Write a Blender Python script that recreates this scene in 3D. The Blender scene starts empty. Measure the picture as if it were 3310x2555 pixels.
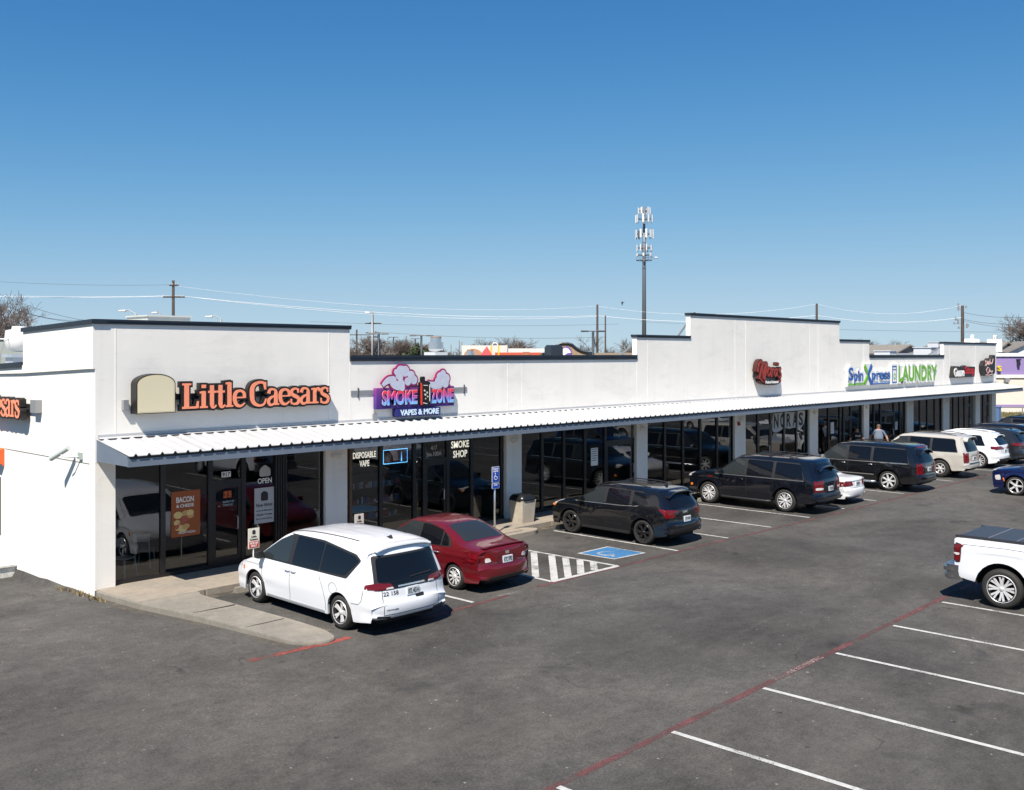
import bpy, bmesh, math, random
from mathutils import Vector, Matrix
from mathutils.bvhtree import BVHTree
random.seed(7)
R = math.radians
sc = bpy.context.scene
COL = sc.collection

# ------------------------------------------------------------------ camera, sky, sun, exposure
F_PX, YAW, HZ, CAMH = 3188.34, 0.763846, 1145.44, 5.5      # in pixels of the 3310 px photograph
cam_d = bpy.data.cameras.new('camera'); cam = bpy.data.objects.new('camera', cam_d); COL.objects.link(cam)
cam_d.sensor_width = 36; cam_d.lens = 36 * F_PX / 3310
cam_d.shift_y = -(2555 / 2 - HZ) / 3310
cam_d.clip_start = 0.1; cam_d.clip_end = 6000
cam.location = (0, 0, CAMH); cam.rotation_euler = (R(90), 0, YAW - R(90))
sc.camera = cam

SUN = Vector((-0.64, -0.345, 1.0)).normalized()              # towards the sun
world = bpy.data.worlds.new('World'); sc.world = world; world.use_nodes = True
wn = world.node_tree.nodes; wn.clear()
sky = wn.new('ShaderNodeTexSky'); sky.sky_type = 'NISHITA'; sky.sun_disc = False
sky.sun_elevation = math.asin(SUN.z); sky.sun_rotation = math.atan2(SUN.x, SUN.y)
sky.altitude = 200; sky.air_density = 0.6; sky.dust_density = 0.0; sky.ozone_density = 5.0
bg = wn.new('ShaderNodeBackground'); bg.inputs['Strength'].default_value = 0.10
wo = wn.new('ShaderNodeOutputWorld')
lk = world.node_tree.links.new          # one even colour grade of the whole sky
sep = wn.new('ShaderNodeSeparateColor'); com = wn.new('ShaderNodeCombineColor'); lk(sky.outputs[0], sep.inputs[0])
for ch, (gain, power, knee) in enumerate(((3.16, 2.0, 6.0), (4.45, 1.5, 5.0), (4.95, 1.5, 4.1))):    # gain * t / (t + knee), t = value ** power
    nd = []
    for op, val in (('POWER', power), ('ADD', knee), ('DIVIDE', None), ('MULTIPLY', gain)):
        x_ = wn.new('ShaderNodeMath'); x_.operation = op; nd.append(x_)
        if val is not None: x_.inputs[1].default_value = val
    lk(sep.outputs[ch], nd[0].inputs[0]); lk(nd[0].outputs[0], nd[1].inputs[0]); lk(nd[0].outputs[0], nd[2].inputs[0]); lk(nd[1].outputs[0], nd[2].inputs[1])
    lk(nd[2].outputs[0], nd[3].inputs[0]); lk(nd[3].outputs[0], com.inputs[ch])
lk(com.outputs[0], bg.inputs[0]); world.node_tree.links.new(bg.outputs[0], wo.inputs[0])
sun_d = bpy.data.lights.new('sun', 'SUN'); sun_d.energy = 4.4; sun_d.angle = R(0.53); sun_d.color = (1, .925, .82)
sun = bpy.data.objects.new('sun', sun_d); COL.objects.link(sun)
sun.rotation_euler = SUN.to_track_quat('Z', 'Y').to_euler()
sun.location = (-30, -20, 60)
sc.view_settings.view_transform = 'Standard'; sc.view_settings.look = 'None'
sc.view_settings.gamma = 1; sc.view_settings.use_curve_mapping = False
sc.view_settings.exposure = 0.85
sc.render.engine = 'CYCLES'
sc.cycles.max_bounces = 7; sc.cycles.diffuse_bounces = 3; sc.cycles.glossy_bounces = 4; sc.cycles.transparent_max_bounces = 12
sc.cycles.caustics_reflective = False; sc.cycles.caustics_refractive = False

# ------------------------------------------------------------------ photo pixel -> place
FW = Vector((math.cos(YAW), math.sin(YAW), 0)); RT = Vector((math.sin(YAW), -math.cos(YAW), 0))
def ray(u, v): return FW + RT * ((u - 1655) / F_PX) + Vector((0, 0, (HZ - v) / F_PX))
def G(u, v, z=0.0):
    d = ray(u, v); return d * ((z - CAMH) / d.z) + Vector((0, 0, CAMH))
def AT(u, v, dist): return ray(u, v) * dist + Vector((0, 0, CAMH))
def PY(u, v, y):
    d = ray(u, v); return d * (y / d.y) + Vector((0, 0, CAMH))

# ------------------------------------------------------------------ materials
MATS = {}
def mat(name, col, rough=.6, metal=0.0, coat=0.0, spec=None, emit=None, noise=None, bump=None):
    """noise=(scale, amount) brightness mottling; bump=(scale, strength)"""
    if name in MATS: return MATS[name]
    m = bpy.data.materials.new(name); m.use_nodes = True; nt = m.node_tree; b = nt.nodes['Principled BSDF']
    b.inputs['Base Color'].default_value = (*col, 1); b.inputs['Roughness'].default_value = rough; b.inputs['Metallic'].default_value = metal
    if coat: b.inputs['Coat Weight'].default_value = coat; b.inputs['Coat Roughness'].default_value = .03
    if spec is not None: b.inputs['Specular IOR Level'].default_value = spec
    if emit: b.inputs['Emission Color'].default_value = (*emit[0], 1); b.inputs['Emission Strength'].default_value = emit[1]
    if noise or bump:
        g = nt.nodes.new('ShaderNodeNewGeometry')
    if noise:
        n = nt.nodes.new('ShaderNodeTexNoise'); n.inputs['Scale'].default_value = noise[0]; n.inputs['Detail'].default_value = 6; n.inputs['Roughness'].default_value = .65
        nt.links.new(g.outputs['Position'], n.inputs['Vector'])
        mr = nt.nodes.new('ShaderNodeMapRange'); mr.inputs[1].default_value = .25; mr.inputs[2].default_value = .75
        mr.inputs[3].default_value = 1 - noise[1]; mr.inputs[4].default_value = 1 + noise[1]
        nt.links.new(n.outputs['Fac'], mr.inputs[0])
        mx = nt.nodes.new('ShaderNodeVectorMath'); mx.operation = 'SCALE'; mx.inputs[0].default_value = col
        nt.links.new(mr.outputs[0], mx.inputs['Scale']); nt.links.new(mx.outputs[0], b.inputs['Base Color'])
    if bump:
        n2 = nt.nodes.new('ShaderNodeTexNoise'); n2.inputs['Scale'].default_value = bump[0]; n2.inputs['Detail'].default_value = 4
        nt.links.new(g.outputs['Position'], n2.inputs['Vector'])
        bp = nt.nodes.new('ShaderNodeBump'); bp.inputs['Strength'].default_value = bump[1]; bp.inputs['Distance'].default_value = .01
        nt.links.new(n2.outputs['Fac'], bp.inputs['Height']); nt.links.new(bp.outputs[0], b.inputs['Normal'])
    MATS[name] = m; return m

class NT:
    """small node-graph helper"""
    def __init__(s, name):
        s.m = bpy.data.materials.new(name); s.m.use_nodes = True; s.t = s.m.node_tree; s.b = s.t.nodes['Principled BSDF']; MATS[name] = s.m
        s.out = s.t.nodes['Material Output']; s.pos = s.t.nodes.new('ShaderNodeNewGeometry').outputs['Position']
    def n(s, kind, **kw):
        x = s.t.nodes.new('ShaderNode' + kind)
        for k, v in kw.items(): setattr(x, k, v)
        return x
    def l(s, a, b): s.t.links.new(a, b)
    def noise(s, scale, detail=4, rough=.6, vec=None, dist=0):
        x = s.n('TexNoise'); x.inputs['Scale'].default_value = scale; x.inputs['Detail'].default_value = detail
        x.inputs['Roughness'].default_value = rough; x.inputs['Distortion'].default_value = dist; s.l(vec or s.pos, x.inputs['Vector']); return x.outputs['Fac']
    def ramp(s, fac, a, b, lo=0., hi=1.):
        x = s.n('MapRange'); x.inputs[1].default_value = a; x.inputs[2].default_value = b; x.inputs[3].default_value = lo; x.inputs[4].default_value = hi
        s.l(fac, x.inputs[0]); return x.outputs[0]
    def math(s, op, a, b):
        x = s.n('Math', operation=op)
        for i, v in enumerate((a, b)):
            if isinstance(v, (int, float)): x.inputs[i].default_value = v
            else: s.l(v, x.inputs[i])
        return x.outputs[0]
    def mix(s, fac, a, b):
        x = s.n('Mix', data_type='RGBA')
        for i, v in ((0, fac), (6, a), (7, b)):
            if isinstance(v, (int, float)): x.inputs[i].default_value = v
            elif isinstance(v, tuple): x.inputs[i].default_value = (*v, 1)
            else: s.l(v, x.inputs[i])
        return x.outputs[2]
    def scale(s, col, f):
        x = s.n('VectorMath', operation='SCALE')
        if isinstance(col, tuple): x.inputs[0].default_value = col
        else: s.l(col, x.inputs[0])
        s.l(f, x.inputs['Scale']); return x.outputs[0]

def asphalt():
    k = NT('asphalt')
    big = k.ramp(k.noise(.17, 6, .62, dist=.5), .34, .66, .62, 1.30)
    mid = k.math('MULTIPLY', k.ramp(k.noise(1.3, 5, .7), .3, .7, .80, 1.22), k.ramp(k.noise(5.5, 5, .8), .3, .7, .76, 1.28))
    sp = k.ramp(k.noise(26, 4, .85), .33, .67, .55, 1.5)
    stones = k.ramp(k.noise(34, 3, .7), .63, .72, 0, 1)
    f = k.math('MULTIPLY', k.math('MULTIPLY', big, mid), sp)
    c = k.mix(k.ramp(k.noise(.12, 3), .35, .65), (.071, .066, .060), (.059, .057, .054))
    c = k.scale(c, f)
    c = k.mix(k.math('MULTIPLY', k.math('MULTIPLY', stones, .6), k.ramp(k.noise(.35, 4), .4, .6, .15, 1)), c, (.27, .245, .21))
    # worn, paler lanes along the aisle, and dark old spills (shapes of their own)
    lane = k.n('Mapping'); lane.inputs['Scale'].default_value = (.10, .55, 1); k.l(k.pos, lane.inputs[0])
    worn = k.ramp(k.noise(1.0, 6, .75, vec=lane.outputs[0], dist=.5), .50, .70, 0, .6)
    c = k.mix(k.math('MULTIPLY', worn, k.ramp(k.noise(8, 4, .8), .35, .65, .3, 1)), c, (.112, .106, .097))
    dk = k.ramp(k.noise(.45, 6, .8, dist=.8), .57, .70, 0, .7)
    c = k.mix(dk, c, (.034, .033, .032))
    def spots(scale, r0, r1, keep, rag):
        """scattered ragged spots: random cells of a voronoi, some of them left out"""
        v = k.n('TexVoronoi'); v.inputs['Scale'].default_value = scale; k.l(k.pos, v.inputs['Vector'])
        sp_ = k.n('SeparateXYZ'); k.l(v.outputs['Color'], sp_.inputs[0])
        d_ = k.math('ADD', v.outputs['Distance'], k.math('MULTIPLY', k.noise(scale*9, 3), rag))
        return k.math('MULTIPLY', k.ramp(d_, r0, r1, 1, 0), k.ramp(sp_.outputs[0], keep, keep+.02))
    c = k.mix(k.math('MULTIPLY', spots(.62, .16, .24, .55, .22), .7), c, (.020, .019, .018))       # oil drips
    c = k.mix(k.math('MULTIPLY', spots(2.1, .13, .20, .72, .18), .75), c, (.022, .021, .02))
    c = k.mix(k.math('MULTIPLY', spots(5.5, .11, .17, .80, .10), .7), c, (.30, .28, .24))           # pale chips and grit
    c = k.mix(k.math('MULTIPLY', spots(1.7, .05, .09, .82, .06), .8), c, (.34, .32, .28))
    # hairline cracks
    wv = k.n('VectorMath', operation='ADD'); nv = k.n('TexNoise'); nv.inputs['Scale'].default_value = 1.3; k.l(k.pos, nv.inputs['Vector'])
    k.l(k.pos, wv.inputs[0]); k.l(nv.outputs['Color'], wv.inputs[1])
    v2 = k.n('TexVoronoi', feature='DISTANCE_TO_EDGE'); v2.inputs['Scale'].default_value = .23; k.l(wv.outputs[0], v2.inputs['Vector'])
    cr = k.math('MULTIPLY', k.ramp(v2.outputs['Distance'], .0015, .005, .5, 0), k.ramp(k.noise(.3, 2), .54, .64))
    c = k.mix(cr, c, (.015, .014, .014))
    k.l(c, k.b.inputs['Base Color']); k.b.inputs['Roughness'].default_value = .85
    k.b.inputs['Specular IOR Level'].default_value = .3
    bp = k.n('Bump'); bp.inputs['Strength'].default_value = .5; bp.inputs['Distance'].default_value = .006
    k.l(k.noise(70, 3, .8), bp.inputs['Height']); k.l(bp.outputs[0], k.b.inputs['Normal'])
    return k.m

def paint(name, col, wear):
    """worn road paint: the sheet below shows through where it has gone"""
    k = NT(name)
    k.l(k.scale(col, k.ramp(k.noise(9, 5, .7), .3, .7, .8, 1.12)), k.b.inputs['Base Color']); k.b.inputs['Roughness'].default_value = .8
    tr = k.n('BsdfTransparent'); ms = k.n('MixShader')
    a = k.math('ADD', k.math('MULTIPLY', k.noise(45, 4, .8), .6), k.math('MULTIPLY', k.noise(1.1, 4, .7), .6))
    k.l(k.ramp(a, wear - .07, wear + .07, 1, 0), ms.inputs[0]); k.l(tr.outputs[0], ms.inputs[1]); k.l(k.b.outputs[0], ms.inputs[2]); 
    k.l(ms.outputs[0], k.out.inputs[0]); return k.m

def stucco(name, col):
    k = NT(name)
    big = k.ramp(k.noise(.6, 5, .6), .3, .7, .965, 1.03)
    # faint vertical rain streaks and smudges
    mp = k.n('Mapping'); mp.inputs['Scale'].default_value = (3.2, 3.2, .14); k.l(k.pos, mp.inputs[0])
    st = k.ramp(k.noise(1.0, 5, .7, vec=mp.outputs[0]), .5, .8, 1, .935)
    mp2 = k.n('Mapping'); mp2.inputs['Scale'].default_value = (.55, .55, 1.6); k.l(k.pos, mp2.inputs[0])
    sm = k.ramp(k.noise(1.0, 6, .75, vec=mp2.outputs[0], dist=.4), .52, .70, 1, .905)
    k.l(k.scale(col, k.math('MULTIPLY', k.math('MULTIPLY', big, st), sm)), k.b.inputs['Base Color']); k.b.inputs['Roughness'].default_value = .9; k.b.inputs['Specular IOR Level'].default_value = .2
    bp = k.n('Bump'); bp.inputs['Strength'].default_value = .35; bp.inputs['Distance'].default_value = .004
    k.l(k.math('ADD', k.noise(90, 3, .7), k.math('MULTIPLY', k.noise(2.5, 2), 2.5)), bp.inputs['Height']); k.l(bp.outputs[0], k.b.inputs['Normal'])
    return k.m

def concrete(name, c1, c2):
    k = NT(name)
    c = k.mix(k.ramp(k.noise(.9, 6, .7), .35, .65), c1, c2)
    f = k.math('MULTIPLY', k.ramp(k.noise(40, 3, .8), .3, .7, .82, 1.15), k.ramp(k.noise(5, 5, .7), .3, .7, .86, 1.1))
    st = k.ramp(k.noise(2.2, 6, .8, dist=1.0), .6, .75, 0, .5)
    k.l(k.mix(st, k.scale(c, f), (.12, .10, .085)), k.b.inputs['Base Color']); k.b.inputs['Roughness'].default_value = .9
    bp = k.n('Bump'); bp.inputs['Strength'].default_value = .5; bp.inputs['Distance'].default_value = .006
    k.l(k.noise(30, 4, .8), bp.inputs['Height']); k.l(bp.outputs[0], k.b.inputs['Normal']); return k.m

def shop_glass():
    k = NT('shop glass')
    tr = k.n('BsdfTransparent'); tr.inputs[0].default_value = (.46, .47, .47, 1)
    gl = k.n('BsdfGlossy'); gl.inputs['Roughness'].default_value = 0.0; gl.inputs[0].default_value = (.95, .97, 1, 1)
    wob = k.n('Bump'); wob.inputs['Strength'].default_value = .06; wob.inputs['Distance'].default_value = .02
    k.l(k.noise(.9, 2), wob.inputs['Height']); k.l(wob.outputs[0], gl.inputs['Normal'])
    fr = k.n('Fresnel'); fr.inputs[0].default_value = 1.75
    bf = k.n('NewGeometry').outputs['Backfacing']
    k.l(k.mix(bf, (.50,.51,.51), (1,1,1)), tr.inputs[0])
    ms = k.n('MixShader'); k.l(k.math('MULTIPLY', fr.outputs[0], k.math('SUBTRACT', 1, bf)), ms.inputs[0]); k.l(tr.outputs[0], ms.inputs[1]); k.l(gl.outputs[0], ms.inputs[2]); k.l(ms.outputs[0], k.out.inputs[0])
    return k.m

M_ASPH = asphalt()
M_WLINE = paint('white road paint', (.47, .47, .455), .68)
M_WOLD = paint('old white road paint', (.5, .5, .48), .56)
M_RED = paint('faded red road paint', (.135, .052, .052), .61)
M_RED2 = paint('fresh red road paint', (.30, .062, .05), .62)
M_BLUE = paint('blue road paint', (.038, .155, .33), .74)
M_STUC = stucco('white stucco', (.86, .83, .775))
M_CONC = concrete('sidewalk concrete', (.31, .265, .21), (.25, .225, .19))
M_CONC2 = concrete('grey concrete', (.25, .228, .19), (.19, .175, .15))
M_GLASS = shop_glass()
M_CAP = mat('dark slate metal', (.022, .032, .045), .45, .2, noise=(2, .2))
M_FASC = mat('slate blue metal', (.15, .185, .235), .5, .0, noise=(3, .08))
M_ROOF = mat('white ribbed metal', (.46, .465, .475), .5, .0, noise=(1.5, .10))
M_BLACK = mat('black metal', (.012, .012, .013), .4)
M_DARK = mat('dark interior', (.035, .033, .032), .8)
M_WHITE = mat('plain white', (.78, .78, .76), .6)
M_GREY = mat('grey metal', (.30, .31, .32), .45, .3)
M_GALV = mat('galvanised steel', (.62, .64, .66), .3, .8)
M_ORANGE = mat('orange acrylic', (.92, .30, .17), .45)
M_CREAM = mat('cream acrylic', (.66, .58, .38), .5)
M_WOOD = mat('weathered pole wood', (.050, .038, .032), .85, noise=(6, .3))
M_BARK = mat('bare bark', (.13, .105, .09), .9, noise=(3, .3))
M_TWIG = mat('winter twigs', (.125, .098, .085), .9)

# ------------------------------------------------------------------ mesh building
ORG = {}
class MB:
    def __init__(s): s.v = []; s.f = []; s.mi = []
    def add(s, vs, fs, mi=0):
        o = len(s.v); s.v += [Vector(p) for p in vs]
        for f in fs: s.f.append([i + o for i in f]); s.mi.append(mi)
        return s
    def box(s, a, b, mi=0):
        x0, y0, z0 = [min(p, q) for p, q in zip(a, b)]; x1, y1, z1 = [max(p, q) for p, q in zip(a, b)]
        return s.add([(x0,y0,z0),(x1,y0,z0),(x1,y1,z0),(x0,y1,z0),(x0,y0,z1),(x1,y0,z1),(x1,y1,z1),(x0,y1,z1)],
                     [(0,3,2,1),(4,5,6,7),(0,1,5,4),(1,2,6,5),(2,3,7,6),(3,0,4,7)], mi)
    def prism(s, poly, fn, d0, d1, mi=0):
        """poly: 2D outline, fn(a, b, d) -> point"""
        n = len(poly); vs = [fn(a, b, d0) for a, b in poly] + [fn(a, b, d1) for a, b in poly]
        return s.add(vs, [list(range(n))[::-1], list(range(n, 2*n))] + [(i, (i+1) % n, n+(i+1) % n, n+i) for i in range(n)], mi)
    def grid(s, rows, mi=0, close=False):
        n = len(rows[0]); vs = [p for r in rows for p in r]; fs = []
        for i in range(len(rows)-1):
            for j in range(n - (0 if close else 1)):
                k = (j+1) % n; fs.append((i*n+j, i*n+k, (i+1)*n+k, (i+1)*n+j))
        return s.add(vs, fs, mi)
    def tube(s, pts, r, n=8, mi=0, cap=True):
        pts = [Vector(p) for p in pts]; rr = r if isinstance(r, (list, tuple)) else [r]*len(pts); rows = []
        up = None
        for i, p in enumerate(pts):
            d = (pts[min(i+1, len(pts)-1)] - pts[max(i-1, 0)]).normalized()
            if up is None: up = Vector((0,0,1)) if abs(d.z) < .9 else Vector((1,0,0))
            a = d.cross(up).normalized(); b = a.cross(d).normalized(); up = b
            rows.append([p + (a*math.cos(t) + b*math.sin(t))*rr[i] for t in [2*math.pi*k/n for k in range(n)]])
        o = len(s.v); s.grid(rows, mi, True)
        if cap:
            s.f.append([o+k for k in range(n)][::-1]); s.mi.append(mi)
            e = o+(len(pts)-1)*n; s.f.append([e+k for k in range(n)]); s.mi.append(mi)
        return s
    def lathe(s, prof, origin=(0,0,0), axis='z', n=24, mi=0):
        o = Vector(origin); rows = []
        for r, h in prof:
            row = []
            for k in range(n):
                t = 2*math.pi*k/n; c, d = r*math.cos(t), r*math.sin(t)
                row.append(o + (Vector((c, d, h)) if axis == 'z' else Vector((h, c, d)) if axis == 'x' else Vector((d, h, c))))
            rows.append(row)
        return s.grid(rows, mi, True)
    def build(s, name, mats, parent=None, smooth=False, local=False, angle=None):
        o0 = Vector((0,0,0)) if (parent is None or local) else ORG.get(parent.name, Vector((0,0,0)))
        me = bpy.data.meshes.new(name); me.from_pydata([p - o0 for p in s.v], [], s.f)
        if not isinstance(mats, (list, tuple)): mats = [mats]
        for m in mats: me.materials.append(m)
        for p, i in zip(me.polygons, s.mi): p.material_index = i; p.use_smooth = smooth
        me.update()
        ob = bpy.data.objects.new(name, me); COL.objects.link(ob)
        if parent is not None: ob.parent = parent
        ORG[ob.name] = o0
        if smooth and angle: me.set_sharp_from_angle(angle=R(angle))
        return ob

def thing(name, label, cat, loc=(0,0,0), group=None, rz=0):
    o = bpy.data.objects.new(name, None); COL.objects.link(o); o.empty_display_size = .2
    o.location = loc; o.rotation_euler = (0, 0, rz); o['label'] = label; o['category'] = cat
    if group: o['group'] = group
    ORG[o.name] = Vector(loc); return o
def tag(o, label, cat, group=None, kind=None):
    o['label'] = label; o['category'] = cat
    if group: o['group'] = group
    if kind: o['kind'] = kind
    return o
def struct(o, label=None, cat=None):
    o['kind'] = 'structure'
    if label: o['label'] = label; o['category'] = cat
    return o
def rebase(o, loc):
    """move a single-mesh thing's origin to its base"""
    l = Vector(loc); o.data.transform(Matrix.Translation(-l)); o.location = l; ORG[o.name] = l; return o
def copy_tree(o, parent=None):
    c = o.copy(); COL.objects.link(c); c.parent = parent
    for ch in o.children: copy_tree(ch, c)
    return c
XZ = lambda y: (lambda a, b, d: (a, y + d, b))        # outlines on the facade; d grows into the building
def facade(a, b, d): return (a, d, b)

def text_mb(body, x0, x1, z0, z1, yf, depth, bold=.0, mi=0, mb=None, fn=None, spacing=1.0):
    """lettering fitted into x0..x1, z0..z1 with its face at y = yf (towards -Y) and 'depth' thick behind"""
    cu = bpy.data.curves.new('t', 'FONT'); cu.body = body; cu.offset = bold; cu.extrude = .05; cu.resolution_u = 3; cu.space_character = spacing; cu.align_x = 'CENTER'
    ob = bpy.data.objects.new('t', cu); COL.objects.link(ob)
    bpy.context.view_layer.update()
    me = bpy.data.meshes.new_from_object(ob.evaluated_get(bpy.context.evaluated_depsgraph_get()))
    vs = [v.co.copy() for v in me.vertices]; fs = [list(p.vertices) for p in me.polygons]
    bpy.data.objects.remove(ob); bpy.data.curves.remove(cu); bpy.data.meshes.remove(me)
    ax, bx = min(v.x for v in vs), max(v.x for v in vs); ay, by = min(v.y for v in vs), max(v.y for v in vs)
    out = []
    for v in vs:
        a = x0 + (v.x-ax)/(bx-ax)*(x1-x0); b = z0 + (v.y-ay)/(by-ay)*(z1-z0); d = yf + (.05-v.z)/.1*depth
        out.append(fn(a, b, d) if fn else (a, d, b))
    mb = mb or MB(); return mb.add(out, fs, mi)

def smooth_path(pts, it=3, closed=False):
    p = [Vector(q) for q in pts]
    for _ in range(it):
        q = []
        n = len(p)
        if not closed: q.append(p[0])
        for i in range(n if closed else n-1):
            a, b = p[i], p[(i+1) % n]; q += [a*.75+b*.25, a*.25+b*.75]
        if not closed: q.append(p[-1])
        p = q
    return p
def stroke(mb, pts, w, yf, depth, mi=0, it=2, fn=None):
    """flat ribbon with thickness along a smoothed centreline in facade x,z; w = width or list of widths"""
    ws = w if isinstance(w, (list, tuple)) else [w]*len(pts)
    p3 = smooth_path([(a, b, c) for (a, b), c in zip(pts, ws)], it)
    L, Rr = [], []
    for i, p in enumerate(p3):
        d = (p3[min(i+1, len(p3)-1)] - p3[max(i-1, 0)]); d = Vector((d.x, d.y)); 
        if d.length < 1e-9: d = Vector((1, 0))
        d.normalize(); n = Vector((-d.y, d.x))*p.z/2
        L.append((p.x+n.x, p.y+n.y)); Rr.append((p.x-n.x, p.y-n.y))
    fn = fn or (lambda a, b, d: (a, d, b))
    for i in range(len(L)-1):
        pass
    rows = [[fn(*l, yf+depth), fn(*l, yf), fn(*r, yf), fn(*r, yf+depth)] for l, r in zip(L, Rr)]
    o = len(mb.v); mb.grid(rows, mi)
    n = len(rows); mb.f.append([o, o+1, o+2, o+3]); mb.mi.append(mi); e = o+(n-1)*4; mb.f.append([e+3, e+2, e+1, e]); mb.mi.append(mi)
    return mb
def rpoly(pts, r, n=4):
    """round the corners of a closed 2D outline"""
    out = []; N = len(pts)
    for i in range(N):
        p = Vector(pts[i]); a = Vector(pts[i-1]) - p; b = Vector(pts[(i+1) % N]) - p
        rr = min(r, a.length*.45, b.length*.45); A = p + a.normalized()*rr; B = p + b.normalized()*rr
        for k in range(n+1):
            t = k/n; q = A*(1-t)**2 + p*2*t*(1-t) + B*t*t; out.append((q.x, q.y))
    return out
# ------------------------------------------------------------------ ground and parking lot
XF, YF = 9.63, 22.33                       # front-left corner of the mall, facade plane
mb = MB()
gx = [-1500,-300,-80,-20,0,6,9.2,9.5,9.66,40,120,400,2500]; gy = [-1500,-300,-60,-10,5,15,21.5,22.6,24,25.5,27,30,40,80,300,2500]
def gz(x, y):
    if x > 9.6: return 0
    t = max(0, min(1, (y-22.0)/5)); return -.27*t*t*(3-2*t)
mb.grid([[(x, y, gz(x, y)) for x in gx] for y in gy])
ground = struct(mb.build('parking_lot', M_ASPH))

def quad_strip(name, pts, w, m, z=.004, parent=ground, n=1):
    """painted line along ground points"""
    mb = MB(); P = [Vector((p[0], p[1], 0)) for p in pts]; L, Q = [], []
    for i, p in enumerate(P):
        d = (P[min(i+1, len(P)-1)] - P[max(i-1, 0)]).normalized(); nn = Vector((-d.y, d.x, 0))*w/2
        L.append(p+nn+Vector((0,0,z))); Q.append(p-nn+Vector((0,0,z)))
    mb.grid([Q, L]); return mb.build(name, m, parent)
# right-hand row: red edge line with white bay lines running off it
quad_strip('red_line', [(5.5,8.25),(12,8.30),(17,8.33),(22.4,8.37),(30,8.4),(46,8.45)], .13, M_RED)
for x in (6.9, 9.45, 11.98, 14.58, 17.21, 19.76, 22.38, 25.0, 27.6, 30.2, 32.8, 35.4, 38.0, 40.6, 43.2):
    quad_strip('parking_line', [(x, 8.24), (x+.06, 2.6)], .10, M_WLINE, .008)
mb = text_mb('FIRE LANE NO PARKING', 15.1, 16.8, 8.265, 8.375, .0095, .001, fn=lambda a, b, d: (a, b, d))
mb.build('fire_lane_lettering', paint('worn stencil paint', (.5, .45, .43), .56), ground)
# row along the mall
K2 = 1.9327
def A2(x, y): return (x/K2, 1400+y/K2)
def A4(x, y): return (1050+x/2.08, 1380+y/2.08)
def C2(x, y): return (1700+x/3.12, 1500+y/3.12)
def gp(p, z=0): q = G(*p, z); return (q.x, q.y)
quad_strip('red_line', [gp(A2(1555,1425)), gp(A2(1700,1392)), gp(A2(1880,1350)), gp(A2(2020,1322)), gp(A2(2184,1278))], .17, M_RED2, .005)
quad_strip('red_line', [(12.1,15.35),(14.0,15.5),(16.2,15.62)], .12, M_RED, .005)
quad_strip('red_line', [(16.9,15.70),(20.4,15.64),(23.2,15.66),(26,15.62),(30,15.5),(36,15.45),(48,15.42),(66,15.4)], .12, M_RED)
for x, y1 in ((12.72+2.45,19.0),(23.12,20.3),(25.75,20.2),(28.30,20.2),(30.88,20.2),(33.5,20.2),(36.15,20.2),(38.75,20.2),(41.4,20.2),(44.0,20.2),(46.7,20.2),(49.3,20.2),(52,20.2),(54.7,20.2),(57.4,20.2),(60.1,20.2),(62.8,20.2)):
    quad_strip('parking_line', [(x, 15.72), (x-.04, y1)], .10, M_WLINE, .008)
quad_strip('parking_line', [gp(A4(1160,1140)), gp(A4(1425,1085))], .10, M_WOLD, .008)
# hatched access aisle
H_ = [gp(A4(*p)) for p in ((1300,985),(1525,1043),(1970,938),(1335,828))]
quad_strip('parking_line', [gp(A4(1180,962)), H_[1]], .12, M_WLINE, .008)
quad_strip('parking_line', [H_[1], H_[2]], .14, M_WLINE, .0085)
quad_strip('parking_line', [(H_[3][0]-.15, 20.2), H_[3], H_[2]], .12, M_WLINE, .009)
for a, b in (((1405,846),(1418,1012)),((1525,866),(1545,1036)),((1618,882),(1637,1013)),((1715,897),(1722,990)),((1805,912),(1812,966))):
    quad_strip('hatch_stripe', [gp(A4(*a)), gp(A4(*b))], .18, M_WLINE, .0095)
# wheelchair square
sq = [Vector((*gp(C2(*p)), 0)) for p in ((515,905),(820,835),(1215,900),(890,965))]
ctr = sum(sq, Vector())/4
mb = MB(); mb.add([p+Vector((0,0,.007)) for p in sq], [(0,1,2,3)]); mb.build('symbol_border', M_WLINE, ground)
mb = MB(); mb.add([ctr+(p-ctr)*.89+Vector((0,0,.0105)) for p in sq], [(0,1,2,3)]); mb.build('symbol_square', M_BLUE, ground)
ex = (sq[3]-sq[0])*.5; ey = (sq[1]-sq[0])*.5
iso = lambda a, b, d: tuple(ctr + ex*a + ey*b + Vector((0,0,.0125)))
mb = MB()
def flat_stroke(mb, pts, w, it=2):
    p = smooth_path([(*q, 0) for q in pts], it); L, Q = [], []
    for i in range(len(p)):
        d = (p[min(i+1, len(p)-1)]-p[max(i-1, 0)]).normalized(); n = Vector((-d.y, d.x, 0))*w/2
        L.append(iso(p[i].x+n.x, p[i].y+n.y, 0)); Q.append(iso(p[i].x-n.x, p[i].y-n.y, 0))
    mb.grid([Q, L])
flat_stroke(mb, [(-.18,.18),(-.42,-.05),(-.4,-.45),(-.05,-.62),(.3,-.5),(.36,-.2)], .13)
flat_stroke(mb, [(-.1,.5),(-.08,.1),(-.05,-.12),(.3,-.14),(.42,-.5),(.6,-.52)], .13, 1)
mb.add([iso(-.12+.12*math.cos(t*math.pi/5), .68+.12*math.sin(t*math.pi/5), 0) for t in range(10)], [range(10)])
mb.build('wheelchair_symbol', M_WOLD, ground)

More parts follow.
